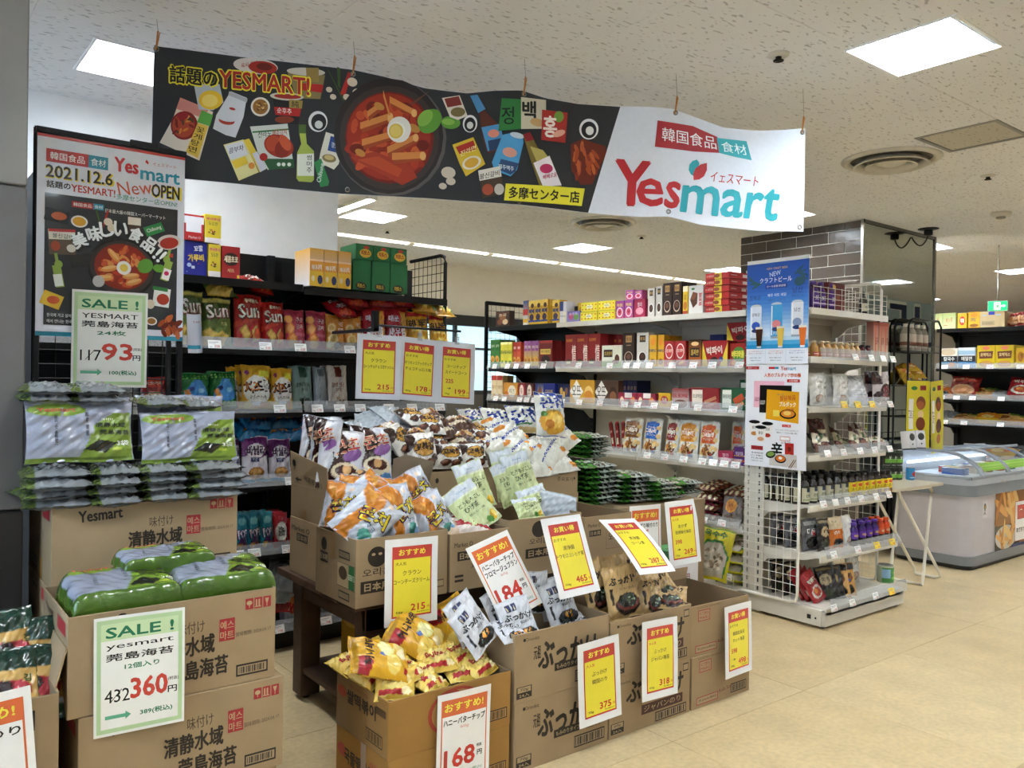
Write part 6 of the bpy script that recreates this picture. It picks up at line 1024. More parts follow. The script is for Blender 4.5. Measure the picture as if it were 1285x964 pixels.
b = MB(); a0, a1 = 3.2, 4.1
for k in range(3): b.tube([(WF-.055, a0, .13+.035*k), (WF-.055, a1, .13+.035*k)], .0018, '#cfcdc4', 4)
for k in range(18): b.tube([(WF-.055, a0+.05*k, .12), (WF-.055, a0+.05*k, .205)], .0018, '#cfcdc4', 4)
wpart('wire_fence', b, 'enamel', wg)
p = AX(913, 724, WF-.06); link('price_tag', TAGM[3], SH['W', 0, 5], None, pose((WF-.06, p.y, p.z-.02), -90, 4))
# ---- black snack gondola
LP = LF+.012; G = 'cartons on the top of the black gondola'
def L(li, *a, **k): return run_px('Y', LP, LZ[li]+.001, *a, **k)
lb = lambda look, place: dict(name='snack_box', cat='box', look=look, place=place, group=G)
hb = AY(248, 302, LP).z-LZ[0]
L(0, 233, 262, 302, 1, 'bluegum', .15, **lb('deep blue snack carton', 'left end of the black top shelf')); L(0, 262.5, 279, 306, 1, 'popy', .15, **lb('lower yellow snack carton', 'beside the blue carton')); L(0, 279.5, 303, 308.5, 1, 'redsnack', .15, **lb('red snack carton with cream lettering', 'on the black top shelf'))
L(0, 231, 257.5, 268.5, 1, 'market', .14, zoff=hb, **lb('white and red display tray', 'stacked on the blue carton')); L(0, 258, 279.5, 268.5, 1, 'popy', .14, zoff=AY(270, 305, LP).z-LZ[0], **lb('upper yellow snack carton', 'stacked highest at left'))
L(0, 390, 443, 313, 3, 'orangew', .2, **lb('orange and white snack carton', 'of three on the black top shelf'))
hg = AY(480, 328, LP).z-LZ[0]
L(0, 444.5, 514, 328, 3, 'greenbox', .2, **lb('dark green ribbed carton', 'lower row of the black top shelf')); L(0, 449, 514, 308, 3, 'greenbox2', .2, zoff=hg, setback=.02, **lb('dark green ribbed carton', 'upper row of the black top shelf'))
G = 'snack bags on the second shelf of the black gondola'; P2 = 'second shelf of black gondola'
def LBg(li, *a, **k): return bags_px('Y', LP, LZ[li], *a, **k)
LBg(1, 228, 258, 365, 1, 'sun_g', 'green crisp bag half hidden by the poster', P2, G); LBg(1, 258.5, 295.5, 374, 1, 'sun_g', 'dark green crisp bag in front', P2, G)
def lie(x, y, kd, w_, h_, look, G_, yaw=0, lean=70, roll=0, dz=0, dy=.08, pl=None):
    p = AY(x, y, (pl or LP)+dy); return bag(kd, w_, h_, .07, look, pose((p.x, p.y-.03, p.z-.03+dz), yaw, lean, roll), group=G_)
lie(278, 366, 'sun_g', .16, .2, 'dark green crisp bag lying on top of two green ones', G, 4, 50)
LBg(1, 298, 333, 369, 1, 'sun_r', 'red crisp bag, left of two', P2, G); LBg(1, 334, 362.5, 379, 1, 'sun_r', 'red crisp bag, right of two', P2, G); lie(330, 362, 'sun_r', .15, .18, 'red crisp bag lying behind the two red ones', G, 30, 60, 10, dy=.14)
LBg(1, 363, 414, 390, 2, 'pinkroast', 'dark pink roasted potato bag', P2, G); LBg(1, 414, 461, 396, 2, 'orangeroast', 'orange roasted onion bag', P2, G)
LBg(1, 462, 490, 387, 1, 'redshrimp', 'red snack bag with white lettering', 'left of two', G, deep=2); LBg(1, 490.5, 518.5, 387, 1, 'redshrimp', 'red snack bag with white lettering', 'right of two', G, deep=2)
LBg(1, 519.5, 545, 391, 1, 'honey_y', 'yellow butter crisp bag', 'left of two', G, deep=2); LBg(1, 545.5, 568, 396, 1, 'honey_y', 'yellow butter crisp bag', 'right of two', G)
for k, (x, y, kd, yw) in enumerate(((452, 380, 'redshrimp', 20), (478, 380, 'redshrimp', -10), (506, 380, 'redshrimp', 8), (532, 386, 'honey_y', -6), (557, 391, 'honey_y', 10), (438, 392, 'redshrimp', 30))):
    lie(x, y, kd, .17, .17, '%s bag lying on the row, %s on the second shelf' % ('red snack' if kd == 'redshrimp' else 'yellow butter crisp', ORD[[1, 2, 3, 4, 5, 0][k]]), G, yw, 62, 0, dy=.06)
G = 'snack bags on the third shelf of the black gondola'; P2 = 'third shelf of black gondola'
LBg(2, 230, 268, 469, 1, 'greentwist', 'green bag with blue splash', 'left one, '+P2, G, deep=2); LBg(2, 268.5, 303, 467, 1, 'greentwist', 'green bag with blue splash', 'right one, '+P2, G, deep=2)
LBg(2, 296, 309, 461, 1, 'cheeseball', 'yellow cheese ball bag mostly hidden', P2, G, setback=.1); LBg(2, 308, 345, 459, 1, 'cheeseball', 'yellow cheese ball bag in front', P2, G, deep=2); LBg(2, 345.5, 372, 463, 1, 'cheeseball', 'yellow cheese ball bag at right', P2, G, deep=2)
LBg(2, 372.5, 398, 460, 1, 'greenpouch', 'grey-green seaweed crisp pouch', P2, G, t=.04, deep=2); LBg(2, 399.5, 416, 461, 1, 'greypouch', 'plain grey pouch', P2, G, t=.04); LBg(2, 417, 442, 460, 1, 'riceprawn', 'pale pouch with brown header', P2, G, t=.04, deep=2)
G = 'snack bags on the fourth shelf of the black gondola'
LBg(3, 299, 308, 553, 1, 'purplenut', 'purple peanut snack bag cut off by seaweed packs', 'fourth shelf', G, setback=.07); LBg(3, 308, 341.5, 550, 1, 'purplenut', 'purple and white peanut snack bag', 'left one, fourth shelf', G); LBg(3, 342.5, 370, 553, 1, 'purplenut', 'purple and white peanut snack bag', 'right one, fourth shelf', G)
for k, (x, y) in enumerate(((317, 545), (350, 547), (378, 545), (326, 532), (357, 531), (388, 532), (415, 545))):
    lie(x, y, 'blueback', .17, .16, 'blue snack bag lying on its side, %s on the fourth shelf' % ORD[k], G, [8, -6, 5, 12, -3, -14, 4][k], 58, 0, dy=.1+.03*(k > 2))
for k, (x, y) in enumerate(((430, 530), (455, 524), (480, 528), (510, 530), (445, 515+4), (492, 519))):
    lie(x, y, 'koncho', .2, .16, 'dark brown chocolate snack bag lying far back, %s' % ORD[k], G, [10, -8, 5, -5, 12, -4][k], 75, 0, dy=.18)
G = 'snack bags on the fifth shelf of the black gondola'
LBg(4, 299.5, 347, 646, 3, 'pop', 'teal snack bag', 'of three on the fifth shelf', G, t=.045, deep=2); LBg(4, 348, 366, 646, 1, 'mred', 'red and white snack bag', 'fifth shelf', G, t=.045, deep=3); LBg(4, 367, 440, 650, 4, 'mred', 'red squid snack bag', 'hidden part of the fifth shelf', G, t=.045)
G = 'snack bags on the base shelf of the black gondola'
bags_px('Y', LP, LZ[5], 362, 381, 722, 1, 'whitebottom', 'white rice cracker pouch', 'base shelf', G, t=.05, deep=2); bags_px('Y', LP, LZ[5], 381, 440, 728, 2, 'whitebottom', 'white rice cracker pouch', 'base shelf behind table leg', G, t=.05)
for k, (x, y, kd) in enumerate(((352, 735, 'greypouch'), (348, 760, 'mred'), (358, 748, 'greypouch'))): lie(x, y, kd, .18, .2, '%s bag lying on the base shelf' % ['grey film-wrapped', 'red snack', 'second grey film-wrapped'][k], G, 15*k-15, 45, 10, dy=.06)
# hidden left bays, seen only in glimpses through the rack grid
G = 'dark pouches hanging by the rack'
for k in range(2): bag('greypouch', .1, .16, .03, 'grey pouch glimpsed behind the rack grid, %s of two' % ['left', 'right'][k], pose((.86+k*.1, LP+.08, LZ[2]+.003), 10, 6), group=G)
bag('driedred', .12, .16, .04, 'pink-red bag glimpsed beside rack post on the black gondola', pose((1.06, LP+.05, LZ[2]+.003), 0, 6))
# ---- end cap goods
ep = EF+.012
def bottle(kind):
    n = 14; b = MB()
    if kind == 'purple': h = .165; prof = [(.0, 0), (.028, .001), (.031, .006), (.031, .1), (.026, .115), (.015, .128), (.015, .135)]; col = ['#3a1a5c', '#3a1a5c', '#3a1a5c', '#4a2272', '#4a2272', '#3a1a5c', '#3a1a5c']; cap = ('#4b2a86', .0175, .135, .16)
    elif kind == 'dark': h = .2; prof = [(.0, 0), (.034, .001), (.036, .008), (.036, .12), (.03, .14), (.013, .165), (.013, .18)]; col = '#151312'; cap = ('#17181a', .0155, .18, .2)
    elif kind == 'gold': prof = [(.0, 0), (.022, .001), (.024, .006), (.024, .05), (.02, .065), (.011, .075), (.011, .085)]; col = '#b98c4a'; cap = ('#d9c79a', .013, .085, .1)
    elif kind == 'small': prof = [(.0, 0), (.02, .001), (.022, .005), (.022, .055), (.012, .066), (.012, .072)]; col = '#4a1518'; cap = ('#2a1414', .0145, .072, .086)
    elif kind == 'sauce': prof = [(.0, 0), (.03, .001), (.033, .007), (.033, .11), (.026, .13), (.017, .142), (.017, .15)]; col = '#1d1611'; cap = ('#141414', .02, .15, .172)
    elif kind == 'yellow': prof = [(.0, 0), (.029, .001), (.032, .007), (.032, .105), (.026, .12), (.018, .128), (.018, .132)]; col = '#2a1610'; cap = ('#191413', .021, .132, .15)
    elif kind == 'violet': prof = [(.0, 0), (.024, .001), (.026, .006), (.026, .04), (.023, .06), (.026, .08), (.026, .1), (.016, .118), (.016, .124)]; col = ['#1c1020', '#1c1020', '#1c1020', '#1c1020', '#53288e', '#4a2482', '#3d1e70', '#2c1650', '#2c1650']; cap = ('#4b2a86', .019, .124, .142)
    elif kind == 'orange': prof = [(.0, 0), (.024, .001), (.026, .006), (.026, .04), (.023, .06), (.026, .08), (.026, .1), (.016, .118), (.016, .124)]; col = ['#2a1410', '#2a1410', '#2a1410', '#2a1410', '#c8421e', '#d2501e', '#c8421e', '#a8341a', '#a8341a']; cap = ('#d9541c', .019, .124, .142)
    b.lathe(prof, 0, 0, col, n); me = b.mesh('glass_body', 'bottle'); b = MB(); b.lathe([(cap[1], cap[2]), (cap[1], cap[3]-.003), (cap[1]-.003, cap[3])], 0, 0, cap[0], n); cm = b.mesh('cap', 'plastic')
    lab = None; z0, z1, r, lc, la = {'purple': (.02, .095, .0316, '#4d2380', [('t', '포도', .5, .6, .3, '#e6def0', .5, 0, .04), ('r', .1, .1, .8, .15, '#b38ad0')]), 'dark': (.03, .1, .0366, '#c9c3ae', [('t', '매실', .5, .5, .3, '#3a3a2a', .4)]), 'gold': (.008, .03, .0246, '#b04a3c', [('r', .1, .4, .8, .2, '#e6d0b8')]), 'small': (.012, .03, .0226, '#a02030', [('r', .2, .4, .6, .2, '#d9c0a0')]),
        'sauce': (.015, .1, .0336, '#b8b49a', [('r', .35, .72, .3, .28, '#1c2c44'), ('t', '간장', .5, .45, .22, '#2a3a2a', .4, 0, .04), ('r', .1, .12, .8, .08, '#7a8a5a')]), 'yellow': (.012, .1, .0326, '#e3cc26', [('e', .5, .78, .25, .12, '#c8442c'), ('t', '소스', .5, .5, .25, '#5a3a1c', .5, 0, .04), ('e', .5, .14, .34, .12, '#6a3a24')]),
        'violet': (.045, .085, .0272, '#5a2c9c', [('t', '매실', .5, .5, .4, '#e3b93a', .5, 0, .05)]), 'orange': (.045, .085, .0272, '#d2501e', [('t', '대추', .5, .5, .4, '#f2e0c0', .5, 0, .05)])}[kind]
    b = MB(); P = lambda u, v, d: ((r+d)*math.sin((u-.5)*2.6), -(r+d)*math.cos((u-.5)*2.6), z0+(z1-z0)*v); b.grid(lambda u, v: P(u, v, 0), 12, 2, lc); art_add(b, la, P, (z1-z0)/(r*2.6), L=.2); lab = b.mesh('label', 'ink')
    return me, cm, lab
BOT = {}
def put_bottle(kind, label, loc, group, sc=1, yaw=0):
    M = pose(loc, yaw, 0, 0, sc)
    if kind in BOT: return dup(BOT[kind], M, label, group)
    me, cm, lm = bottle(kind); o = thing('bottle', label, 'bottle', group=group, M=M, me=me); link('cap', cm, o); link('label', lm, o); BOT[kind] = o; return o
def yin(x, y0):   # keep goods inside the end cap: deeper in when seen through the side grid
    q_ = AY(x, 600, 1.0).x; return max(y0, (EX0+.055)/q_)
def bot_row(li, xs, kind, look, place, group, y=.05, deep=1, sc=1, step=.07, plane=None, z=None):
    for i, x in enumerate(xs):
        for d in range(deep):
            b0 = yin(x, (plane or ep)+y); yy = b0+d*step; p = AY(x, 500, b0); lab = look+', '+ORD[i]+' '+place+('' if d == 0 else ', %s row back' % ['', 'second', 'third'][d])
            put_bottle(kind, lab, (p.x, yy, (EZ[li] if z is None else z)+.001), group, sc, random.uniform(-40, 30) if d else random.uniform(-12, 5))
E2 = 'on the end cap'
bot_row(0, [1018, 1027, 1039], 'purple', 'tall purple juice bottle', 'on the end-cap top', 'purple bottles on the end-cap top', .06, 2, 1.05)
run_px('Y', ep, EZ[0]+.001, 1049, 1070, 354, 1, 'redgift', .09, 'gift_box', 'box', 'dark red gift box', 'on the end-cap top', None, setback=.05)
bot_row(0, [1081], 'dark', 'black bottle with cream label', 'alone on the end-cap top', None, .07, 1, .75)
bot_row(1, [1021, 1030, 1038, 1046, 1054, 1061, 1068, 1074], 'gold', 'small golden bottle', 'on the end-cap second shelf', 'small golden bottles', .05, 2, 1.0, .06)
bot_row(1, [1081, 1088, 1094, 1099], 'small', 'small dark red bottle', 'on the end-cap second shelf', 'small dark red bottles', .05, 2, 1.1, .05)
run_px('Y', ep, EZ[1]+.001, 1101, 1120, 404, 3, 'paste', .05, 'gift_box', 'box', 'slim beige and red box', 'on end-cap second shelf', 'slim ginseng boxes', setback=.02)
G = 'pouches on the end-cap third shelf'
bags_px('Y', ep, EZ[2], 1025, 1045, 468, 1, 'whitepouch', 'white starch pouch in front', 'end-cap third shelf', G, t=.04, deep=3, dstep=.05, lean=3); bags_px('Y', ep, EZ[2], 1045, 1053, 470, 1, 'whitepouch', 'white starch pouch set back', 'end-cap third shelf', G, t=.03, setback=.09, lean=3); bags_px('Y', ep, EZ[2], 1054, 1074, 470, 1, 'whitepouch', 'white starch pouch at right', 'end-cap third shelf', G, t=.04, deep=2, dstep=.05, lean=3)
bags_px('Y', ep, EZ[2], 1077, 1104, 472, 1, 'silver', 'plain silver pouch', 'end-cap third shelf', G, t=.05, lean=14, setback=.06); bags_px('Y', ep, EZ[2], 1105, 1125, 467, 1, 'beanpouch', 'clear pouch of dark red beans', 'end-cap third shelf', G, t=.04, deep=2, lean=5)
G = 'brown pouches on the end-cap fourth shelf'
for k, (x, y, w_, h_, yw, ln, ro) in enumerate(((1020, 545, .1, .17, 10, 20, 20), (1032, 543, .14, .21, -10, 22, 0), (1056, 548, .1, .18, 10, 35, 35), (1066, 545, .1, .19, 0, 30, 38), (1084, 540, .14, .19, 10, 30, 32), (1045, 556, .12, .17, 20, 60, -20), (1100, 556, .12, .15, -20, 70, 20), (1072, 560, .12, .16, 10, 75, 10))):
    p = AY(x, 568, ep+.09); bag('brownpouch', w_, h_, .04, 'brown and beige dried food pouch, %s in the heap' % ORD[k], pose((p.x, ep+.06+.02*(k % 3), EZ[3]+.01+.01*(k > 4)), yw, ln, ro), group=G)
bot_row(4, [989, 1000, 1011, 1021, 1031, 1041, 1051, 1060], 'sauce', 'dark sauce bottle, pale label', 'on fifth end-cap shelf', 'dark sauce bottles', .05, 3, .98, .075)
bot_row(4, [1069, 1077, 1085, 1093, 1101, 1109, 1115], 'yellow', 'sauce bottle, yellow label', 'on fifth end-cap shelf', 'yellow label sauce bottles', .05, 2, 1.0, .07)
p = AY(1075, 578, ep+.25); run_px('Y', ep+.2, EZ[4]+.16, 1062, 1090, 574, 1, 'redlow', .05, 'snack_box', 'box', 'small orange and white carton', 'behind the sauce bottles', None, h=.05) if False else None
G = 'pouches on the sixth end-cap shelf'; f5 = 2.66
for k, (x, kd, w_, lk) in enumerate(((975, 'darksilver', .15, 'dark grey seaweed pouch'), (992, 'darksilver', .15, 'dark grey seaweed pouch'), (1014, 'darksilver', .16, 'dark grey seaweed pouch'), (1031, 'blackpouch', .12, 'black seaweed pouch'), (1047, 'kraftorange', .15, 'kraft and orange dried anchovy pouch'), (1061, 'whitepouch', .1, 'white anchovy pouch set sideways'))):
    b0 = yin(x-4, f5+.07); p = AY(x, 640, b0); bag(kd, w_*.9, .19, .045, lk+', '+ORD[k]+' behind the grid', pose((p.x+.03, b0, EZ[5]+.004), -6, 6, 0), group=G)
bot_row(5, [1074, 1084, 1092, 1100], 'violet', 'purple drink bottle', 'on sixth end-cap shelf', 'purple and orange drink bottles', .05, 2, 1.02, .06, plane=f5); bot_row(5, [1107, 1114], 'orange', 'orange drink bottle', 'of two on sixth end-cap shelf', 'purple and orange drink bottles', .05, 2, 1.02, .06, plane=f5)
G = 'pouches on the end-cap base'; f6 = 2.64
for k, (x, kd, ln, ro, yw) in enumerate(((975, 'blackpouch', 8, 0, -10), (990, 'blackpouch', 8, 0, -10), (1012, 'kimchired', 14, -22, -10), (1019, 'kimchired', 14, -24, -10), (1028, 'kimchired', 16, -26, -10), (1040, 'blackpouch', 14, -14, -60), (1047, 'blackpouch', 14, -12, -60), (1054, 'goldpouch', 12, -8, -50), (1063, 'goldpouch', 10, -4, -25))):
    b0 = yin(x-4, f6+.1-.008*k); p = AY(x, 740, b0); bag(kd, .12, .2, .035, '%s pouch, %s on the end-cap base' % ({'blackpouch': 'black seaweed', 'kimchired': 'red rice cake', 'goldpouch': 'gold and black kelp'}[kd], ORD[k]), pose((p.x+.02, b0, EZ[6]+.004), yw, ln, ro), group=G)
p = AY(1078, 725, f6+.16); bag('whitepouch', .15, .24, .05, 'tall pale pouch standing behind the gold pouches, end-cap base', pose((p.x, f6+.2, EZ[6]+.004), 0, 6), group=G)
def can(name, label, loc, r, h, c1, c2, art, group=None, cat='can'):
    t = thing(name, label, cat, tuple(loc), group)
    b = MB(); b.lathe([(r*.85, 0), (r, .004), (r, h-.008), (r*.86, h)], 0, 0, c1, 20); link('can_body', b.mesh('can_body', 'bottle'), t)
    b = MB(); b.lathe([(r*.9, h-.002), (r*.92, h+.002), (r*.8, h+.002)], 0, 0, '#c3c6c8', 20); b.lathe([(r*.7, -.001), (r*.85, .001)], 0, 0, '#c3c6c8', 20); link('rim', b.mesh('rim', 'steel'), t)
    b = MB(); P = lambda u, v, d: ((r+.0004+d)*math.sin((u-.5)*3), -(r+.0004+d)*math.cos((u-.5)*3), h*.06+h*.84*v); b.grid(lambda u, v: P(u, v, 0), 14, 2, c2); art_add(b, art, P, h/(r*3), L=.15); link('label', b.mesh('label', 'ink'), t); return t
p = AY(1107, 735, f6+.12); can('tin', 'pale green food tin standing on the end-cap base', (p.x, f6+.1, EZ[6]+.001), .052, .115, '#b8c0a4', '#4a8a44', [('r', .0, .3, .35, .6, '#8fb6d6'), ('t', '골뱅이', .7, .65, .14, '#e8e04a', .36, 0, .03), ('e', .6, .3, .2, .12, '#8ab84a')])
# ================================================================== CARTONS AND THEIR CONTENTS
KR = '#a28c6d'
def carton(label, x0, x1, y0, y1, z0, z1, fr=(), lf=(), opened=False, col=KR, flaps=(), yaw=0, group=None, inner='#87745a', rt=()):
    cx, cy = (x0+x1)/2, (y0+y1)/2; w_, d_, h_ = x1-x0, y1-y0, z1-z0; t = .005
    o = thing('carton', label, 'carton', group=group, M=pose((cx, cy, z0), yaw)); X, Y = w_/2, d_/2; b = MB()
    if opened:
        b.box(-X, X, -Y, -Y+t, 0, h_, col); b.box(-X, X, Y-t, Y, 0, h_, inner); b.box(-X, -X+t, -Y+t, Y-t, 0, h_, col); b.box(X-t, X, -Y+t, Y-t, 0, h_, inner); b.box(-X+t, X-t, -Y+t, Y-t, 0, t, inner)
    else:
        b.box(-X, X, -Y, Y, 0, h_, col); b.box(-X, X, -.0008, .0008, h_-.0005, h_+.0004, '#6d573a')
    link('body', b.mesh('body', 'cardboard', .0015), o)
    for side, ang, ln, f0, f1 in flaps:    # flap hinged at the rim, angle from upright (outwards positive)
        a = R(ang); m = MB(); dz, dx = ln*math.cos(a), ln*math.sin(a); tt = .004
        if side in 'LR':
            s = -1 if side == 'L' else 1; yy0, yy1 = -Y+f0*d_, -Y+f1*d_; vs = [(s*X, yy0, h_), (s*X, yy1, h_), (s*(X+dx), yy1, h_+dz), (s*(X+dx), yy0, h_+dz)]; off = (-s*tt, 0, 0)
        else:
            s = -1 if side == 'F' else 1; xx0, xx1 = -X+f0*w_, -X+f1*w_; vs = [(xx0, s*Y, h_), (xx1, s*Y, h_), (xx1, s*(Y+dx), h_+dz), (xx0, s*(Y+dx), h_+dz)]; off = (0, -s*tt, 0)
        vs += [tuple(v[i]+off[i] for i in range(3)) for v in vs]
        m.add(vs, [(0, 1, 2, 3), (7, 6, 5, 4), (0, 4, 5, 1), (1, 5, 6, 2), (2, 6, 7, 3), (3, 7, 4, 0)], col); link('flap', m.mesh('flap', 'cardboard'), o)
    b = MB()
    if fr: art_add(b, fr, lambda u, v, d: (-X+u*w_, -Y-d, v*h_), h_/w_)
    if lf: art_add(b, lf, lambda u, v, d: (-X-d, Y-u*d_, v*h_), h_/d_)
    if rt: art_add(b, rt, lambda u, v, d: (X+d, -Y+u*d_, v*h_), h_/d_)
    if b.v: link('print', b.mesh('print', 'ink'), o)
    return o
INK = '#2c241b'
def bars(x, y, w_, h_, c=INK, n=14, bg=KR): return [('r', x, y, w_, h_, c), ('r', x+.008, y+.02, w_-.016, h_-.04, bg)]+[('r', x+.014+(w_-.03)*k/n, y+.03, (w_-.03)/n*(.35+.4*((k*7) % 3)/2), h_-.06, c) for k in range(n)]
redc = '#a02c30'
yesart = [('t', 'Yesmart', .24, .84, .13, INK, .22, 3, .05), ('e', .235, .95, .018, .02, INK), ('t', '味付け', .56, .7, .13, '#4a3c2a', .13, 2, .01), ('t', '清静水域', .53, .5, .2, INK, .29, 1, .04), ('t', '莞島海苔', .6, .25, .2, INK, .29, 1, .04), ('r', .7, .5, .08, .24, redc), ('t', '예스', .74, .67, .09, '#b7a07a', .07, 0, .02), ('t', '마트', .74, .56, .09, '#b7a07a', .07, 0, .02),
          ('t', '賞味期限: 2024.04.17', .88, .55, .05, '#6a5a48', .19, 2)]+[('r', .835+.048*k, .8, .042, .12, redc) for k in range(3)]+[('e', .856, .87, .015, .025, '#b7a07a'), ('r', .854, .82, .004, .05, '#b7a07a'), ('r', .89, .82, .008, .08, '#b7a07a'), ('r', .905, .82, .008, .08, '#b7a07a'), ('r', .885, .815, .034, .01, '#b7a07a'), ('p', [(.94, .9), (.962, .9), (.955, .85), (.947, .85)], '#b7a07a'), ('r', .949, .81, .004, .05, '#b7a07a')]+bars(.79, .08, .17, .13)
yesleft = [('t', 'Yesmart', .3, .86, .08, INK, .3, 0, .03), ('r', .62, .78, .3, .14, redc)]+[('r', .12, .6-.07*k, .6-.08*(k % 2), .012, '#7c6548') for k in range(5)]+bars(.1, .08, .3, .13)+[('r', .55, .0, .05, .25, '#b07f2c')]
G = 'brown seaweed cartons'
NX0, NX1, NY0, NY1, NH = .402, .952, 2.34, 2.725, .2645
carton('lowest brown seaweed carton, mostly below the frame edge', NX0+.0, NX1+.01, NY0, NY1, 0, NH, yesart, yesleft, group=G)
carton('second brown seaweed carton from the floor under the green packs', NX0+.026, NX1+.026, NY0-.006, NY1, NH+.0006, 2*NH, yesart, yesleft, group=G)
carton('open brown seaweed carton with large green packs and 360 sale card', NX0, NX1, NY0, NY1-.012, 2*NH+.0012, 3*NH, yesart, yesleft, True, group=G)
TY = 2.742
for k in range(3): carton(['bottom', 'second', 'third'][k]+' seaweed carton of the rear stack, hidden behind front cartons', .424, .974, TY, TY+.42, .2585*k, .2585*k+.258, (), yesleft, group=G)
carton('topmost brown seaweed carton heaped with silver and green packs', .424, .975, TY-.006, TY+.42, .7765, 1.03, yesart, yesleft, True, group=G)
# flat and standing packs on the topmost carton
ZT = 1.03; G = 'silver and green seaweed packs on the topmost carton'
cols_ = [(30, 113), (116, 176), (178, 239), (241, 300)]
b = MB(); b.box(.432, .967, TY+.004, TY+.41, ZT-.075, ZT-.045, '#8f9484'); 
for c, (x0, x1) in enumerate(cols_):
    for r in range(4):
        a, e = AY(x0, 600, TY+.0).x, AY(x1, 600, TY+.0).x; wd = (e-a)*1.04
        bag('nori_edge', round(.155, 3) if wd < .16 else .2, .2, .038, 'silver seaweed pack lying flat, %s column, %s layer above the rim' % (ORD[c], ['lowest', 'second', 'third', 'top'][r]), pose(((a+e)/2+random.uniform(-.008, .008), TY-.035+random.uniform(-.02, .01)+.006*r, ZT-.02+.029*r+.015), random.uniform(-7, 7), 89, random.uniform(-2, 2)), 'seaweed_pack', group=G)
for k, (x0, x1, y0, y1, yw, ro, dy) in enumerate(((37, 163, 583, 506, 3, 1, .0), (174, 282, 566, 513, 0, 0, .1), (182, 294, 582, 526, -4, -1, -.01), (40, 160, 575, 500, 4, 0, .08))):
    Y_ = TY+.02+dy; a, c, t_ = AY(x0, y0, Y_), AY(x1, y0, Y_), AY((x0+x1)/2, y1, Y_)
    o = bag('nori3', .305 if k != 1 else .29, .185 if k != 2 else .165, .035, ['white and green three-bundle seaweed pack standing at left', 'seaweed pack standing half hidden behind the right one', 'white and green seaweed pack standing at right front', 'seaweed pack standing hidden behind the left one'][k], pose(((a.x+c.x)/2, Y_, a.z), yw, 13, ro), 'seaweed_pack', group='standing seaweed packs', nu=56)
for k, (x, y, w_, yw) in enumerate(((62, 503, .155, 0), (125, 504, .17, 4), (60, 492, .155, -5), (126, 492, .17, 3), (205, 508, .15, -3), (256, 510, .15, 3))):
    p = AY(x, y, TY+.03); bag('nori_edge', w_, .19, .034, 'silver-green seaweed pack lying on the standing packs, %s' % ['lower left', 'lower middle', 'topmost left', 'topmost middle', 'right of the gap', 'rightmost'][k], pose((p.x, p.y, p.z), yw, 86, 0), 'seaweed_pack', group=G)
G = 'large green seaweed packs'; ZM = 3*NH
G_ = [(.556, 2.482, ZM-.025, 1, 'large glossy green seaweed pack lying at left in the open carton'), (.83, 2.485, ZM-.025, -3, 'large glossy green seaweed pack lying at right in the open carton'), (.70, 2.58, ZM+.052, 3, 'smaller green seaweed pack lying across the two large ones')]
for k, (x, y, z, yw, lab) in enumerate(G_): put(('brick', k == 2), lambda: brick('seaweed_pack', (.28 if k < 2 else .26), .23 if k < 2 else .14, .085 if k < 2 else .05, BK['nori3']['art'][1:] if 0 else BK['nori3']['art'], '#47671f'), 'seaweed_pack', 'bag', lab, pose((x, y, z), yw, -7, 0), G)
# lower left carton with dark green packs
nart = [('r', .63, .74, .26, .16, INK), ('p', [(.68, .76), (.68, .83), (.66, .83), (.7, .88), (.74, .83), (.72, .83), (.72, .76)], '#a3906c'), ('p', [(.78, .76), (.78, .83), (.76, .83), (.8, .88), (.84, .83), (.82, .83), (.82, .76)], '#a3906c'), ('t', 'け', .76, .48, .3, INK, .22, 0, .08), ('r', .5, .16, .42, .16, '#6a3430'), ('t', 'のり', .75, .24, .12, '#a3906c', .26, 0, .03), ('t', '味付', .35, .5, .28, INK, .4, 0, .06)]
carton('open brown carton of dark green packs in the lower left corner', -.1, .378, 2.3, 2.7, .31, .62, nart, (), True, flaps=(('R', 14, .1, .1, .95),), group='lower left cartons'); carton('closed brown carton under the lower left open one', -.1, .378, 2.3, 2.7, 0, .3095, nart, (), group='lower left cartons')
G = 'dark green foil packs in the lower left carton'
for k, (x, y, dy, yw, ro, ln) in enumerate(((30, 832, .26, 4, 2, 25), (52, 834, .2, -4, 4, 25), (12, 838, .2, 6, -4, 30), (36, 852, .1, -6, 5, 40), (5, 858, .08, 0, 0, 40))):
    p = AY(x, y, 2.3+dy); bag('darkgreen', .17, .2, .03, 'dark green foil pack with red berries print, %s in the corner carton' % ['back middle', 'back right', 'back left', 'front middle', 'front left', 'front right'][k], pose((p.x, p.y-.02, p.z-.1+.03*k*(k < 3)), yw, ln, ro), 'seaweed_pack', group=G)
# --- front row of cartons on the floor
hart = [('e', .53, .55, .23, .42, '#a3402c'), ('e', .53, .55, .2, .37, '#a9824a'), ('t', '오뚜기', .53, .5, .2, '#a3402c', .3, 0, .05), ('e', .5, .83, .06, .1, '#a3402c'), ('r', .38, .07, .17, .13, INK), ('r', .39, .09, .15, .09, '#a9824a')]+bars(.77, .15, .2, .2, bg='#a9824a')
hleft = [('e', .12, .68, .09, .1, '#a3402c'), ('t', '쫄깃바삭칩', .45, .86, .07, '#7a3a20', .35), ('t', '쌀떡볶이', .5, .66, .24, INK, .55, 0, .05), ('r', .78, .68, .18, .13, '#5a4226'), ('t', '426g x 12개', .3, .3, .07, '#8a6a40', .35, 0, .0)]+bars(.6, .12, .3, .22, bg='#a9824a')
hleft2 = [('e', .12, .6, .09, .12, '#a3402c'), ('t', '국물떡볶이', .45, .55, .26, INK, .55, 0, .05), ('r', .5, .0, .1, 1, '#a38f80'), ('t', '매운맛', .78, .7, .16, '#a3402c', .2, 0, .03)]
HC = '#a17a42'; G = 'golden-brown cartons at the front'
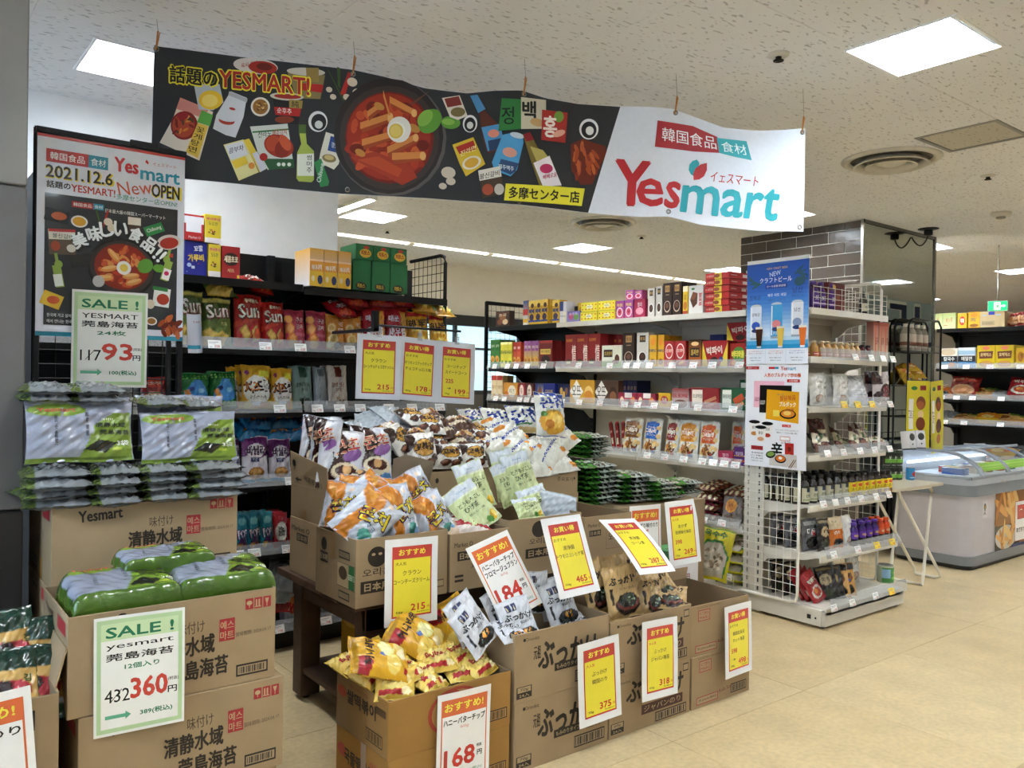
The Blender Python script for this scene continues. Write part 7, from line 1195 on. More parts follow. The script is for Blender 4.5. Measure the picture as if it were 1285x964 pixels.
carton('lower golden-brown carton standing on the floor under yellow packs', 1.318, 1.81, 2.3, 2.67, 0, .1885, [('t', '떡볶이', .3, .5, .3, INK, .4, 0, .04)]+bars(.77, .15, .2, .2, bg='#a9824a'), hleft2, col=HC, group=G)
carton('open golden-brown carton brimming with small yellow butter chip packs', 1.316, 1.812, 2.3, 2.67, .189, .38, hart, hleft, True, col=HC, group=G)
G = 'small yellow butter chip packs'; q = random.Random(4); n = 0
for r in range(3):
    for c in range(5):
        n += 1; x = 1.37+.09*c+q.uniform(-.02, .02); y = 2.345+.11*r+q.uniform(-.01, .02)
        bag('honeysmall', .135, .125, .05, 'small yellow butter chip pack, %s, %s row from the front' % (ORD[c], ['first', 'second', 'third'][r]), pose((x, y, .358+.012*r+q.uniform(0, .016)), q.uniform(-50, 40), q.uniform(48, 80), q.uniform(-18, 18)), 'snack_bag', group=G)
for k in range(3): bag('honeysmall', .135, .125, .05, 'small yellow butter chip pack on top, %s of three' % ORD[k], pose((1.45+.12*k, 2.36+.02*k, .40), [20, -20, 40][k], 66, [5, -8, 12][k]), 'snack_bag', group=G)
G = 'large yellow butter chip bags'
for k, (x, y, w_, h_, yw, ln, ro, lab) in enumerate(((513, 838, .19, .24, 20, 52, -52, 'large yellow butter chip bag lying leftmost over the small packs'), (556, 826, .2, .25, 10, 45, -40, 'large yellow butter chip bag in the middle of three'), (592, 826, .19, .25, -12, 25, -24, 'large yellow butter chip bag standing rightmost under the table edge'))):
    p = AY(x, y, [2.41, 2.49, 2.56][k]); p.z += [.005, .018, .02][k]; bag('honeybig', w_*.94, h_*.9, .08, lab, pose(p, yw, ln+[8, 4, 6][k], ro), group=G, nu=44)
buk = [('e', .09, .9, .012, .025, INK), ('t', 'Orionbiz', .17, .9, .05, '#4a3c2a', .14), ('t', '元祖', .22, .68, .2, INK, .07, 0, .03), ('t', 'ぶっかけ', .55, .58, .4, INK, .62, -4, .05), ('r', .4, .33, .3, .12, INK), ('t', 'もみのりタイプ', .55, .39, .07, '#b7a07a', .26), ('t', '韓国のり', .83, .36, .09, INK, .17, 0, .01), ('r', .02, .06, .15, .17, INK), ('r', .03, .145, .13, .075, '#a8926f'), ('t', '70g', .095, .18, .05, INK, .08), ('t', '24入', .095, .1, .05, '#b7a07a', .1)]+bars(.62, .08, .34, .18)
G = 'brown cartons with black brush lettering'
carton('lower carton with black brush lettering beneath the 375 card', 1.833, 2.303, 2.3, 2.66, 0, .2525, buk, group=G); carton('open carton with brush lettering full of black and white pouches', 1.83, 2.303, 2.3, 2.66, .253, .502, buk, (), True, group=G)
jap = [('e', .09, .9, .012, .025, INK), ('t', 'Orionbiz', .17, .9, .05, '#4a3c2a', .14), ('t', 'ぶっかけ', .55, .66, .36, INK, .7, -4, .05), ('r', .38, .24, .52, .17, '#4a2c26'), ('t', 'ジャパンのり', .64, .325, .11, '#b7a07a', .46, 0, .02), ('r', .9, .78, .07, .14, INK), ('r', .905, .8, .06, .1, '#a8926f'), ('r', .02, .07, .15, .18, INK), ('r', .03, .16, .13, .08, '#a8926f'), ('t', '60g', .095, .2, .05, INK, .08), ('t', '24入', .095, .11, .05, '#b7a07a', .1)]+bars(.55, .04, .4, .17)
carton('lower carton lettered for Japanese seaweed beneath the 318 card', 2.31, 2.797, 2.3, 2.66, 0, .236, jap, group=G); carton('open carton lettered for Japanese seaweed with kraft pouches', 2.308, 2.797, 2.3, 2.66, .2365, .466, jap, (), True, group=G)
cbs = [('r', .12, .68, .2, .22, '#a03038'), ('r', .13, .695, .18, .19, '#a8926f'), ('t', 'C앤S', .22, .83, .07, '#a03038', .15, 0, .03), ('t', 'MARS', .22, .745, .06, '#a03038', .15, 0, .03), ('r', .08, .06, .36, .15, '#a03038'), ('r', .09, .075, .34, .12, '#a8926f'), ('t', '30 pieces/BAG', .26, .135, .06, '#5a2a28', .3, 0, .03), ('t', 'Rolls Snacks', .6, .22, .07, '#7a3a30', .28, 5, .02), ('t', 'ROASTED SEAWEED', .3, .95, .03, '#6a5236', .4)]+bars(.66, .08, .28, .18)
G = 'brown cartons with red square marks'
carton('lower rightmost carton with red square mark and barcode', 2.808, 3.218, 2.3, 2.66, 0, .226, cbs, group=G); carton('empty open rightmost carton with torn rim and 498 card', 2.81, 3.2, 2.3, 2.68, .2265, .448, cbs, (), True, yaw=-2, flaps=(('B', -3, .055, .0, 1), ('L', 6, .03, .2, 1)), group=G)
# pouches in the two front cartons
G = 'black and white seaweed pouches'
for k, (x, y, dy, w_, h_, yw, ln, ro, lab) in enumerate((
        (660, 800, .04, .165, .215, -4, 24, -9, 'front white seaweed pouch leaning in the middle'), (612, 802, .05, .165, .215, 8, 26, -27, 'white seaweed pouch tilted left beside the 184 card'), (712, 786, .1, .16, .22, -8, 24, -10, 'white seaweed pouch with orange yolk print right of centre'),
        (736, 797, .03, .15, .17, -10, 70, -6, 'white seaweed pouch lying flat at the carton corner'), (672, 770, .2, .16, .2, 0, 12, 4, 'white seaweed pouch standing at the back under the tea carton'), (700, 776, .2, .15, .2, -6, 14, -6, 'back right white seaweed pouch partly hidden'),
        (596, 800, .14, .16, .2, 10, 20, -20, 'white seaweed pouch half hidden at the left edge'), (650, 806, .0, .13, .15, 4, 66, 6, 'white seaweed pouch lying low at the front rim'), (640, 790, .16, .16, .2, 4, 22, -14, 'white seaweed pouch between the tilted ones at the back'))):
    p = AY(x, y, 2.31+dy); p.z = max(p.z, .415) - (.028 if k < 2 else 0); bag('bukw', w_*.95, h_*.82, .03, lab, pose(p, yw, ln, ro), 'seaweed_pouch', group=G, nu=40)
G = 'kraft seaweed pouches'
for k, (x, y, dy, w_, h_, yw, ln, ro, lab) in enumerate(((787, 776, .05, .2, .215, 0, 16, -1, 'front kraft seaweed pouch with dark bowl print'), (822, 775, .09, .16, .2, 6, 18, 4, 'kraft seaweed pouch right of the front one'), (845, 762, .1, .15, .2, -20, 24, -28, 'kraft seaweed pouch tilted at the right rim'), (766, 768, .17, .17, .22, 4, 12, -6, 'kraft seaweed pouch standing at the back left'),
        (778, 762, .24, .17, .23, 0, 10, -3, 'kraft seaweed pouch standing at the back middle'), (756, 768, .11, .16, .21, 8, 14, -12, 'kraft seaweed pouch squeezed against the left wall'), (812, 756, .25, .17, .22, 0, 10, 3, 'kraft seaweed pouch behind the 287 card'))):
    p = AY(x, y, 2.31+dy); p.z = max(p.z, .38); bag('bukk', w_, h_, .035, lab, pose(p, yw, ln, ro), 'seaweed_pouch', group=G, nu=40)
for k in range(2): bag('bukk', .16, .19, .035, 'kraft seaweed pouch lying low at the right rim, %s' % ['upper', 'lower'][k], pose((2.72, 2.36+.09*k, .44), -50+30*k, 72, 0), 'seaweed_pouch', group=G)
# --- cartons on the table
ori = [('e', .22, .72, .1, .15, INK), ('e', .18, .76, .02, .02, '#a8926f'), ('e', .25, .76, .02, .02, '#a8926f'), ('t', '오리온', .22, .5, .11, INK, .3, 0, .03), ('r', .05, .2, .34, .18, INK), ('t', '日本用', .22, .29, .12, '#b39c74', .26, 0, .04), ('r', .86, .12, .1, .12, '#6a5236'), ('r', .865, .14, .09, .08, '#a8926f')]
oril = [('e', .22, .78, .07, .1, INK), ('r', .12, .5, .2, .16, INK), ('t', '日本用', .22, .58, .1, '#b7a07a', .17, 0, .03), ('r', .6, .66, .26, .12, INK), ('r', .61, .68, .24, .08, '#a8926f'), ('r', .56, .24, .42, .36, '#5a4a38'), ('r', .565, .25, .41, .34, '#a8926f'), ('r', .84, .25, .13, .34, '#2f6a3c'), ('t', '친환경', .905, .42, .2, '#c8dcc0', .06, 90), ('e', .7, .45, .1, .1, '#4a3a28'), ('r', .6, .06, .26, .12, INK), ('r', .61, .08, .24, .08, '#a8926f'), ('r', .38, .6, .12, .4, '#8a6a40')]+[('r', .62+.02*k, .68, .009, .08, INK) for k in range(12)]+[('r', .62+.02*k, .08, .009, .08, INK) for k in range(12)]
G = 'brown confectioner cartons on the table'; ZB = TZ+.0008
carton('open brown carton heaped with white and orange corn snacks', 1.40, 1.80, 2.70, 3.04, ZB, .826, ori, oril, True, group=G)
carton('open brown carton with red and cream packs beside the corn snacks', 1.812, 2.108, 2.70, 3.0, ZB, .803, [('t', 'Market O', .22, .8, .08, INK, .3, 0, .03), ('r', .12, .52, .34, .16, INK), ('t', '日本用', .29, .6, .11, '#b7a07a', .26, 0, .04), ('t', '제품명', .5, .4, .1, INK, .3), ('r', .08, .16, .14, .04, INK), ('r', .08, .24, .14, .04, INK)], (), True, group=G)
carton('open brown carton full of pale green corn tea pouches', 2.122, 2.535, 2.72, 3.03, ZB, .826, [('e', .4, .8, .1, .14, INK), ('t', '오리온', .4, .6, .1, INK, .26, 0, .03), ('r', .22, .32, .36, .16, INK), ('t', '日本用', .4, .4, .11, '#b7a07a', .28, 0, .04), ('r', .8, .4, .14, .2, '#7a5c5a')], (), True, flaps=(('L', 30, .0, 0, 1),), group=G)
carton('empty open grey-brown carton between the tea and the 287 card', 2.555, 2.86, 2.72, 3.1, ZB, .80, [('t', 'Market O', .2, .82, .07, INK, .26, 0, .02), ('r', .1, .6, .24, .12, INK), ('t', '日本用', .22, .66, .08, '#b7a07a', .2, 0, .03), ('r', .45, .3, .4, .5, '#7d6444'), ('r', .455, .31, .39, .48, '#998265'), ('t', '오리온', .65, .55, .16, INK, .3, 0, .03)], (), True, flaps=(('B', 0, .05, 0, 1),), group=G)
lfk = [('t', 'Market O', .3, .82, .09, INK, .5, 0, .03), ('r', .2, .6, .3, .14, INK), ('t', '日本用', .35, .67, .1, '#b7a07a', .24, 0, .03), ('r', .75, .5, .03, .2, INK), ('r', .86, .3, .05, .1, '#7d6444'), ('t', '먹걸리', .92, .2, .2, INK, .1, 90)]
carton('lower brown carton at the table back left', 1.452, 1.93, 3.05, 3.42, ZB, .81, (), lfk, group=G)
carton('open brown carton with raised flaps and chocolate corn snacks', 1.454, 1.925, 3.05, 3.42, .8105, .955, (), [('r', .3, .02, .14, .3, '#8a6a40')], True, group=G)
kl = bpy.data.objects[-1] if False else None
o = thing('carton_flap', 'tall raised cardboard flap with black arrow at the chocolate carton', 'carton', group=None, M=pose((1.452, 3.235, .956))) if False else None
fo = [x for x in COL.objects if x.get('label', '').startswith('open brown carton with raised flaps')][0]
b = MB(); X = -.2355; b.add([(X, -.185, .14), (X, .185, .14), (X-.012, .17, .285), (X-.008, -.1, .252), (X-.003, -.175, .24)]+[(X+.004, -.185, .14), (X+.004, .185, .14), (X-.008, .17, .285), (X-.004, -.1, .252), (X+.001, -.175, .24)], [(0, 1, 2, 3, 4), (9, 8, 7, 6, 5), (0, 4, 9, 5), (4, 3, 8, 9), (3, 2, 7, 8), (2, 1, 6, 7)], KR); fl = link('flap', b.mesh('flap', 'cardboard'), fo)
b = MB(); P = lambda u, v, d: (X-.0035*v*3-.001-d, .185-.37*u, .14+.12*v); art_add(b, [('e', .14, .8, .05, .13, INK), ('t', '제품명표기', .62, .25, .2, INK, .46, -6, .02), ('r', .2, .2, .12, .06, INK), ('p', [(.22, .32), (.14, .23), (.22, .14)], INK)], P, .32); link('print', b.mesh('print', 'ink'), fl)
b = MB(); b.add([(.235, -.19, .14), (.05, -.19, .14), (.04, -.225, .27), (.1, -.23, .285), (.236, -.235, .25)]+[(.235, -.186, .14), (.05, -.186, .14), (.04, -.221, .27), (.1, -.226, .285), (.236, -.231, .25)], [(0, 1, 2, 3, 4), (9, 8, 7, 6, 5), (0, 4, 9, 5), (4, 3, 8, 9), (3, 2, 7, 8), (2, 1, 6, 7)], '#8d7f6c'); link('flap', b.mesh('flap', 'cardboard'), fo)
kk = [('r', .38, .86, .18, .06, INK), ('r', .5, .35, .22, .4, '#7d5c58'), ('r', .505, .36, .21, .38, '#a98b61'), ('t', '농', .61, .55, .2, '#7d3c3a', .14, 0, .03), ('e', .12, .8, .02, .06, INK)]
carton('lower brown carton at the table back middle', 1.96, 2.42, 3.11, 3.44, ZB, .80, (), group=G); carton('open brown carton piled with brown and white turtle chip bags', 1.955, 2.42, 3.11, 3.44, .8005, 1.0, kk, (), True, group=G)
carton('lower brown carton at the table back right', 2.43, 2.87, 3.11, 3.44, ZB, .78, (), group=G); carton('open brown carton piled with blue and white corn chip bags', 2.43, 2.868, 3.11, 3.44, .7805, .955, [('t', '▸', .95, .8, .1, INK, .03, 0, .03), ('t', '중요표기', .8, .8, .12, INK, .24, -6, .02)], (), True, group=G)
# snacks in the table cartons
def heap(kd, items, G_, t_=.07, nu=44, name='snack_bag'):
    for (x, y, Y_, w_, h_, yw, ln, ro, lab) in items: bag(kd, w_, h_, t_, lab, pose(AY(x, y, Y_), yw, ln, ro), name, group=G_, nu=nu)
heap('crown', ((434, 678, 2.77, .19, .24, -14, 30, 48, 'white and orange corn snack bag front left, lying on its side'), (507, 682, 2.78, .17, .235, 4, 18, -6, 'orange and white corn snack bag standing front middle'), (556, 680, 2.79, .165, .21, -10, 18, -22, 'orange and white corn snack bag front right leaning left'),
    (436, 652, 2.88, .19, .24, -10, 34, 52, 'white and orange corn snack bag lying behind the front left one'), (536, 646, 2.92, .16, .2, -14, 16, -26, 'orange and white corn snack bag back right, highest'), (424, 664, 2.88, .16, .18, -46, 14, 6, 'silver corn snack bag seen edge-on at the left rim'), (440, 650, 2.97, .17, .17, -30, 20, 12, 'silver corn snack bag behind the edge-on one'), (500, 650, 2.95, .18, .18, 6, 30, 6, 'orange and white corn snack bag in the back row')), 'white and orange corn snack bags', .085)
heap('koncho', ((424, 616, 3.12, .2, .26, -8, 16, 9, 'white and brown chocolate corn bag standing at left'), (465, 606, 3.16, .2, .25, -6, 18, 7, 'white and brown chocolate corn bag standing at right'), (404, 600, 3.2, .16, .25, -66, 4, 4, 'chocolate corn bag seen edge-on behind the raised flap'), (396, 592, 3.3, .17, .24, -40, 8, 4, 'chocolate corn bag in the far left corner of its carton'), (450, 612, 3.07, .2, .2, 0, 60, 0, 'chocolate corn bag lying low at the front')), 'chocolate corn snack bags')
heap('redwhite', ((590, 672, 2.75, .25, .12, 0, 62, 4, 'cream and red pack lying at the front'), (585, 665, 2.85, .25, .12, 6, 66, -2, 'cream and red pack lying behind the front one'), (605, 662, 2.92, .2, .12, -12, 60, 2, 'cream and red pack lying at the back')), 'cream and red packs', .04)
TL = 'turtle chip bag'
heap('kkobuk', ((533, 590, 3.15, .16, .17, 0, 14, -4, 'white and brown %s, front left with round gold label' % TL), (566, 588, 3.15, .155, .12, 0, 24, 0, 'white and brown %s, front middle with gold label' % TL), (597, 587, 3.15, .15, .12, 0, 24, 0, 'white and brown %s, front right with gold label' % TL), (512, 572, 3.2, .16, .16, 30, 30, -10, 'white and brown %s half turned at left rim' % TL)), 'turtle chip bags', .07, 34)
for k, (x, y) in enumerate(((500, 560), (528, 556), (556, 560), (584, 561), (612, 562), (512, 545), (541, 541), (570, 546), (598, 548), (556, 532), (530, 530), (584, 536))):
    Y_ = 3.22+.06*(k > 4)+.05*(k > 8); bag('kkoback' if k % 2 else 'kkobuk', .15, .15, .06, 'brown and white turtle chip bag lying in the heap, %s row, %s' % (['lower', 'middle', 'top'][(k > 4)+(k > 8)], ORD[k if k < 5 else (k-5 if k < 9 else k-9)]), pose(AY(x, y+4, Y_), [20, -16, 8, -22, 14][k % 5], 58+6*(k % 3), [12, -10, 5, -6][k % 4]), group='turtle chip bags')
for k, (x, y) in enumerate(((470, 538), (492, 534), (508, 528), (480, 546))): bag('silverback', .2, .18, .05, 'pale silver snack bag lying behind the turtle chips, %s' % ORD[k], pose(AY(x, y+4, 3.4), 20*k-20, 66, 8), group='pale silver snack bags')
heap('konchip', ((692, 550, 3.2, .19, .24, -4, 14, 4, 'white corn chip bag with orange food print, standing highest'),), 'blue and white corn chip bags', .075)
heap('konblue', ((632, 546, 3.36, .21, .17, 8, 40, 12, 'white corn chip bag with big blue lettering at left'), (662, 544, 3.32, .19, .17, -4, 34, 2, 'white corn chip bag with big blue lettering, middle'), (604, 540, 3.42, .18, .15, 24, 50, 16, 'white corn chip bag turned at far left')), 'blue and white corn chip bags', .08)
for k, (x, y, Y_, yw, ln, ro) in enumerate(((656, 556, 3.24, 8, 52, -14), (640, 546, 3.3, 0, 55, -10), (705, 575, 3.14, -8, 48, -38), (686, 576, 3.16, 0, 50, -18), (664, 574, 3.16, 4, 50, -22), (684, 594, 3.1, 0, 62, -4), (711, 589, 3.1, -6, 60, -6), (715, 560, 3.26, -20, 40, -34), (634, 566, 3.2, 0, 60, -8))):
    bag('konback', .2, .17, .07, 'white corn chip bag lying with blue stripe, %s' % ['upper left', 'topmost left', 'right edge', 'centre right', 'centre', 'lowest at the rim', 'lowest at right', 'behind the standing bag', 'lower left'][k], pose(AY(x, y+4, Y_), yw, ln, ro), group='blue and white corn chip bags')
heap('corntea', ((612, 662, 2.78, .2, .22, -4, 34, -27, 'pale green corn tea pouch lying widest at front left'), (606, 640, 2.9, .165, .22, 0, 20, -12, 'pale green corn tea pouch at the left rim'), (640, 628, 2.98, .145, .24, 4, 12, -6, 'pale green corn tea pouch standing highest at the back'), (664, 628, 2.92, .165, .23, -4, 16, -14, 'pale green corn tea pouch with full lettering, centre'), (646, 632, 2.94, .14, .2, 0, 14, -16, 'pale green corn tea pouch behind the centre one'), (680, 650, 2.84, .17, .15, -4, 26, -12, 'pale green corn tea pouch at the right front'), (668, 650, 2.78, .15, .1, 0, 40, 0, 'pale green corn tea pouch sunk low at the rim')), 'pale green corn tea pouches', .035, name='tea_pouch')
bag('silverback', .2, .14, .035, 'silver back of a tea pouch lying at the right rim', pose(AY(700, 654, 2.8), -10, 30, 16), 'tea_pouch', group=None); bag('silverback', .12, .1, .03, 'small silver pouch corner at the left rim of the tea carton', pose(AY(592, 650, 2.95), 10, 20, 0), 'tea_pouch')
# flat green seaweed packs piled right of the corn chips, on their own carton
p0 = AY(727, 632, 3.2); carton('plain wide carton carrying the piled flat green seaweed packs', p0.x-.02, 3.98, 3.18, 3.6, 0, .72, (), col='#8d7a60')
G = 'flat green and silver seaweed packs'
for c, (x, y, n_, w_, Y_, yw) in enumerate(((756, 634, 8, .27, 3.2, 4), (800, 632, 6, .27, 3.26, -6), (748, 576, 5, .24, 3.42, 8), (838, 628, 4, .25, 3.22, 3), (862, 624, 3, .22, 3.34, -4))):
    p = AY(x, y, Y_); step = .0275
    for r in range(n_):
        z = max(.722, p.z) + r*step+.014
        bag('korisu', w_, .22, .034, 'flat green seaweed pack, %s pile, %s layer from below' % (['front left', 'front middle', 'rear left', 'front right', 'rear right'][c], ['lowest', 'second', 'third', 'fourth', 'fifth', 'sixth', 'seventh', 'eighth'][r]), pose((p.x+random.uniform(-.014, .014), Y_-.02+random.uniform(-.015, .01), z), yw+random.uniform(-5, 5), 88, random.uniform(-1.5, 1.5)), 'seaweed_pack', group=G)
# small boxes seen between the hanging cards and the gondola base
p = AY(858, 735, 2.95); carton('white box with dark red lettering below the 269 card', p.x-.1, p.x+.12, 2.95, 3.12, 0, .44, [('t', '円', .6, .8, .07, '#8c2a34', .15, 0, .04), ('t', '국내산', .4, .9, .05, '#8c2a34', .4)], col='#d4d2d8'); carton('green box resting on the white box below the 269 card', p.x-.1, p.x+.11, 2.95, 3.12, .4405, .50, [('t', 'SEAWEED', .5, .5, .4, '#9cc09a', .6)], col='#5f9a62')
# yellow carton on the lower table shelf
yl = [('e', .2, .82, .2, .15, '#c9a13c'), ('t', '허니버터 아몬드', .2, .85, .035, '#8a6a1c', .26), ('t', '꿀&버터', .2, .79, .04, '#8a6a1c', .2), ('t', 'HBAF', .62, .42, .12, '#6a4a1c', .3, 0, .04), ('t', 'ALMOND', .62, .2, .07, '#6a4a1c', .3, 0, .03), ('e', .62, .62, .1, .1, '#9c7a24')]
carton('yellow nut carton standing on the lower table shelf', 1.63, 2.02, 2.86, 3.27, .1455, .445, (), yl, col='#b8922a')
# ================================================================== CHEST FREEZER AND WHAT STANDS BY IT
fz = thing('chest_freezer', 'long grey chest freezer with curved glass lids and food graphic', 'freezer', (7.5, 3.1, 0))
A0, A1, B0, B1 = 6.65, 8.45, 2.77, 3.42
def rbox(b, x0, x1, y0, y1, z0, z1, r, col, n=5):
    P = []
    for cx, cy, a0 in ((x1-r, y1-r, 0), (x0+r, y1-r, 90), (x0+r, y0+r, 180), (x1-r, y0+r, 270)):
        P += [(cx+r*math.cos(R(a0+90*k/n)), cy+r*math.sin(R(a0+90*k/n))) for k in range(n+1)]
    m = len(P); vs = [(x, y, z) for z in (z0, z1) for x, y in P]
    b.add(vs, [(i, (i+1) % m, m+(i+1) % m, m+i) for i in range(m)], col, True); b.add([(x, y, z0) for x, y in P], [tuple(range(m))[::-1]], col); b.add([(x, y, z1) for x, y in P], [tuple(range(m))], col)
b = MB(); rbox(b, A0+.015, A1-.015, B0+.015, B1-.015, .1, .57, .1, '#b9b5ba'); wpart('body', b, 'enamel', fz)
b = MB(); rbox(b, A0, A1, B0, B1, .035, .105, .1, '#7c8187'); wpart('lower_bumper', b, 'plastic', fz); b = MB(); rbox(b, A0, A1, B0, B1, .57, .655, .1, '#7f858b'); wpart('upper_bumper', b, 'plastic', fz); b = MB(); rbox(b, A0+.012, A1-.012, B0+.012, B1-.012, .655, .70, .1, '#aeb2b8'); rbox(b, A0+.03, A1-.03, B0+.03, B1-.03, .0, .036, .08, '#191a1c'); wpart('rim', b, 'plastic', fz)
def dome(x, t): return (x, B0+.03+t*(B1-B0-.06), .705+.185*math.sin(math.pi/2*min(1, max(0, t)/.55))**.6)
b = MB(); b.grid(lambda u, v: (lambda p: (p[0], p[1], .70+(p[2]-.70)*min(1, .3+(u*1.72/.1)**.5)))(dome(A0+.04+u*1.72, v)), 60, 20, '#c8d4dc'); wpart('glass_lid', b, 'glass', fz)
b = MB()
for x in (A0+.26, A0+.3, 7.4, 7.44, 7.95): b.tube([dome(x, k/16) for k in range(17)], .012, '#8f959c', 6)
b.box(A0+.06, A1-.06, B1-.035, B1-.02, .70, .885, '#9aa0a7'); b.tube([(A0+.04, B0+.03, .71), (A1-.04, B0+.03, .71)], .014, '#a3a8ae', 8); b.tube([(A0+.04, B0+.03, .71), (A0+.04, B1-.03, .71)], .014, '#a3a8ae', 8); b.tube([(A0+.26, B0+.33, .888), (A1-.1, B0+.33, .888)], .012, '#9aa0a7', 8); wpart('lid_frame', b, 'plastic', fz)
for x0, x1 in ((6.98, 7.38), (7.46, 7.9)):
    b = MB(); P = lambda u, v, d: tuple(Vector(dome(x0+(x1-x0)*u, .03+.1*v))+Vector((0, -.004-d, .003))); b.grid(lambda u, v: P(u, v, 0), 6, 2, '#7fae3c'); art_add(b, [('e', .06+.08*k, .55, .012, .12, '#c8dc8a') for k in range(12)]+[('r', .04+.08*k, .2, .03, .1, '#a9cc62') for k in range(12)], P, .2, L=.3); wpart('lid_label', b, 'ink', fz)
b = MB(); b.box(A0+.06, A1-.06, B0+.06, B1-.06, .695, .703, '#dfe7ef')
q = random.Random(8)
wpart('inner_tray', b, 'enamel', fz); b = MB(); b.box(A0+.12, A1-.12, B1-.1, B1-.085, .78, .8, '#d9ecff'); wpart('inner_light', b, 'soft_glow', fz)
for k in range(10):
    t = thing('frozen_pack', 'frozen food pack under the glass lids, %s' % ORD[k], 'food', (7.0+.115*k, 3.05+.08*(k % 2), .704), 'frozen packs in the chest freezer'); m_ = MB(); rbox(m_, -.05, .05, -.09, .09, 0, .05, .015, ['#3a5a9a', '#a83a34', '#c9c3b4', '#4a7a8a', '#8a5a3a'][k % 5]); link('film_wrap', m_.mesh('film_wrap', 'foil'), t); m_ = MB(); m_.box(-.035, .035, -.06, .06, .05, .0515, ['#d9d4c8', '#e0c86a', '#6a2a24'][k % 3]); link('print', m_.mesh('print', 'ink'), t)
pz = B0+.012; fa = [('r', 0, 0, 1, 1, '#8a5a2c')]+[('r', 0, 0, .45, .45, '#3a3430'), ('e', .2, .25, .2, .2, '#c9c2b4')]+food(.22, .78, .24, .26, ['#b5702c', '#d99a4c', '#8c4a1c', '#e3b36a'], 12, ell=.5)+food(.2, .26, .16, .16, ['#dca45c', '#e9c07a', '#b97a34'], 12, 5, .5)+food(.75, .9, .25, .1, ['#c98a34', '#8a9a3a', '#b5702c'], 10, 6, .4)+[('r', .36, .13, .42, .68, '#b5493a'), ('r', .365, .14, .41, .66, '#ebe9e8'), ('r', .4, .5, .14, .24, '#b0302f'), ('e', .64, .62, .07, .13, '#5f9a3c'), ('p', [(.43, .64), (.47, .67), (.51, .64), (.47, .655)], '#f0e2e0'), ('p', [(.6, .64), (.64, .61), (.68, .64), (.64, .625)], '#e8f0e0'), ('t', 'おうちで韓国グルメ', .57, .32, .08, '#2c2a2a', .36, 0, .04), ('r', .3, .02, .25, .08, '#2a3a78'), ('r', .58, .02, .2, .1, '#d99a5a'), ('r', .8, .0, .2, .5, '#a5602a'), ('e', .9, .3, .08, .15, '#d9a04c')]
g0, g1 = AY(1246, 700, pz), AY(1250, 618, pz); b = MB(); b.grid(lambda u, v: (g0.x+.03+u*1.05, pz-.001, g0.z+.02+v*(g1.z-g0.z-.03)), 2, 2, '#8a5a2c'); art_add(b, fa, lambda u, v, d: (g0.x+.03+u*1.05, pz-.001-d, g0.z+.02+v*(g1.z-g0.z-.03)), .36); wpart('food_graphic', b, 'laminate', fz)
g2, g3 = AY(1233, 623, pz), AY(1240, 646, pz); b = MB(); w_ = .085; art_add(b, [('r', 0, 0, 1, 1, '#dcd9dc'), ('e', .5, .68, .25, .2, '#3a4258'), ('e', .5, .66, .12, .1, '#b98a3c'), ('r', .3, .42, .4, .05, '#3a4258'), ('t', 'JFL', .5, .25, .16, '#2c3450', .55, 0, .04)], lambda u, v, d: (g2.x-.0+u*w_, pz-.0022-d, g3.z-.02+v*.13), 1.6); wpart('sticker', b, 'laminate', fz)
# folding table
ft = thing('folding_table', 'white folding side table with crossed tube legs by the freezer', 'table', (5.8, 2.83, 0)); tz = .725
b = MB(); rbox(b, 5.42, 6.12, 2.74, 3.04, tz-.018, tz, .02, '#b9b09c'); wpart('table_top', b, 'enamel', ft)
WT = '#dcd8cc'
for y0_, y1_, s in ((2.78, 3.015, 1), (2.805, 2.99, -1)):
    b = MB(); xt, xb = (5.6, 5.95) if s == 1 else (5.92, 5.58)
    if s == 1: b.tube([(xt+.05, y0_, tz-.02), (5.98, y0_, tz-.025), (6.02, y0_, tz-.06), (6.0, y0_, tz-.1), (5.9, y0_, .02), (5.88, y0_, .008)], .011, WT, 8); b.tube([(xt+.05, y1_, tz-.02), (5.98, y1_, tz-.025), (6.02, y1_, tz-.06), (6.0, y1_, tz-.1), (5.9, y1_, .02), (5.88, y1_, .008)], .011, WT, 8)
    else: b.tube([(5.5, y0_, tz-.02), (5.58, y0_, tz-.03), (5.62, y0_, tz-.08), (6.2, y0_, .06), (6.22, y0_, .02), (6.2, y0_+.02, .012), (6.2, y1_-.02, .012), (6.22, y1_, .02), (6.2, y1_, .06), (5.62, y1_, tz-.08), (5.58, y1_, tz-.03), (5.5, y1_, tz-.02)], .011, WT, 8)
    wpart('leg_frame', b, 'enamel', ft)
b = MB(); b.tube([(5.89, 2.722+.06, .012), (5.89, 2.953+.06, .012)], .011, WT, 8); wpart('foot_bar', b, 'enamel', ft)
q = 0
for r in range(2):
    for k, x in enumerate((1121, 1128, 1135)):
        p = AZ(x, 603, tz); 
        can('drink_can', 'green and black drink can, %s of the %s row on folding table' % (ORD[k], ['lower', 'upper'][r]), (p.x, p.y+.05, tz+.001+r*.112), .031, .108, '#26332a', '#3a4a34', [('r', 0, .55, 1, .35, '#1c1f1d'), ('r', 0, .1, 1, .3, '#6aa83c'), ('t', '포도', .5, .5, .25, '#d8e2cc', .4, 0, .04)], 'green and black drink cans')
p = AZ(1152, 601, tz); can('drink_can', 'single blue drink can on the folding table beside green cans', (p.x-.12, p.y, tz+.001), .031, .09, '#3a8ac8', '#3f96d2', [('e', .5, .5, .25, .25, '#c83a44'), ('r', .1, .12, .8, .1, '#b8d8ee')])
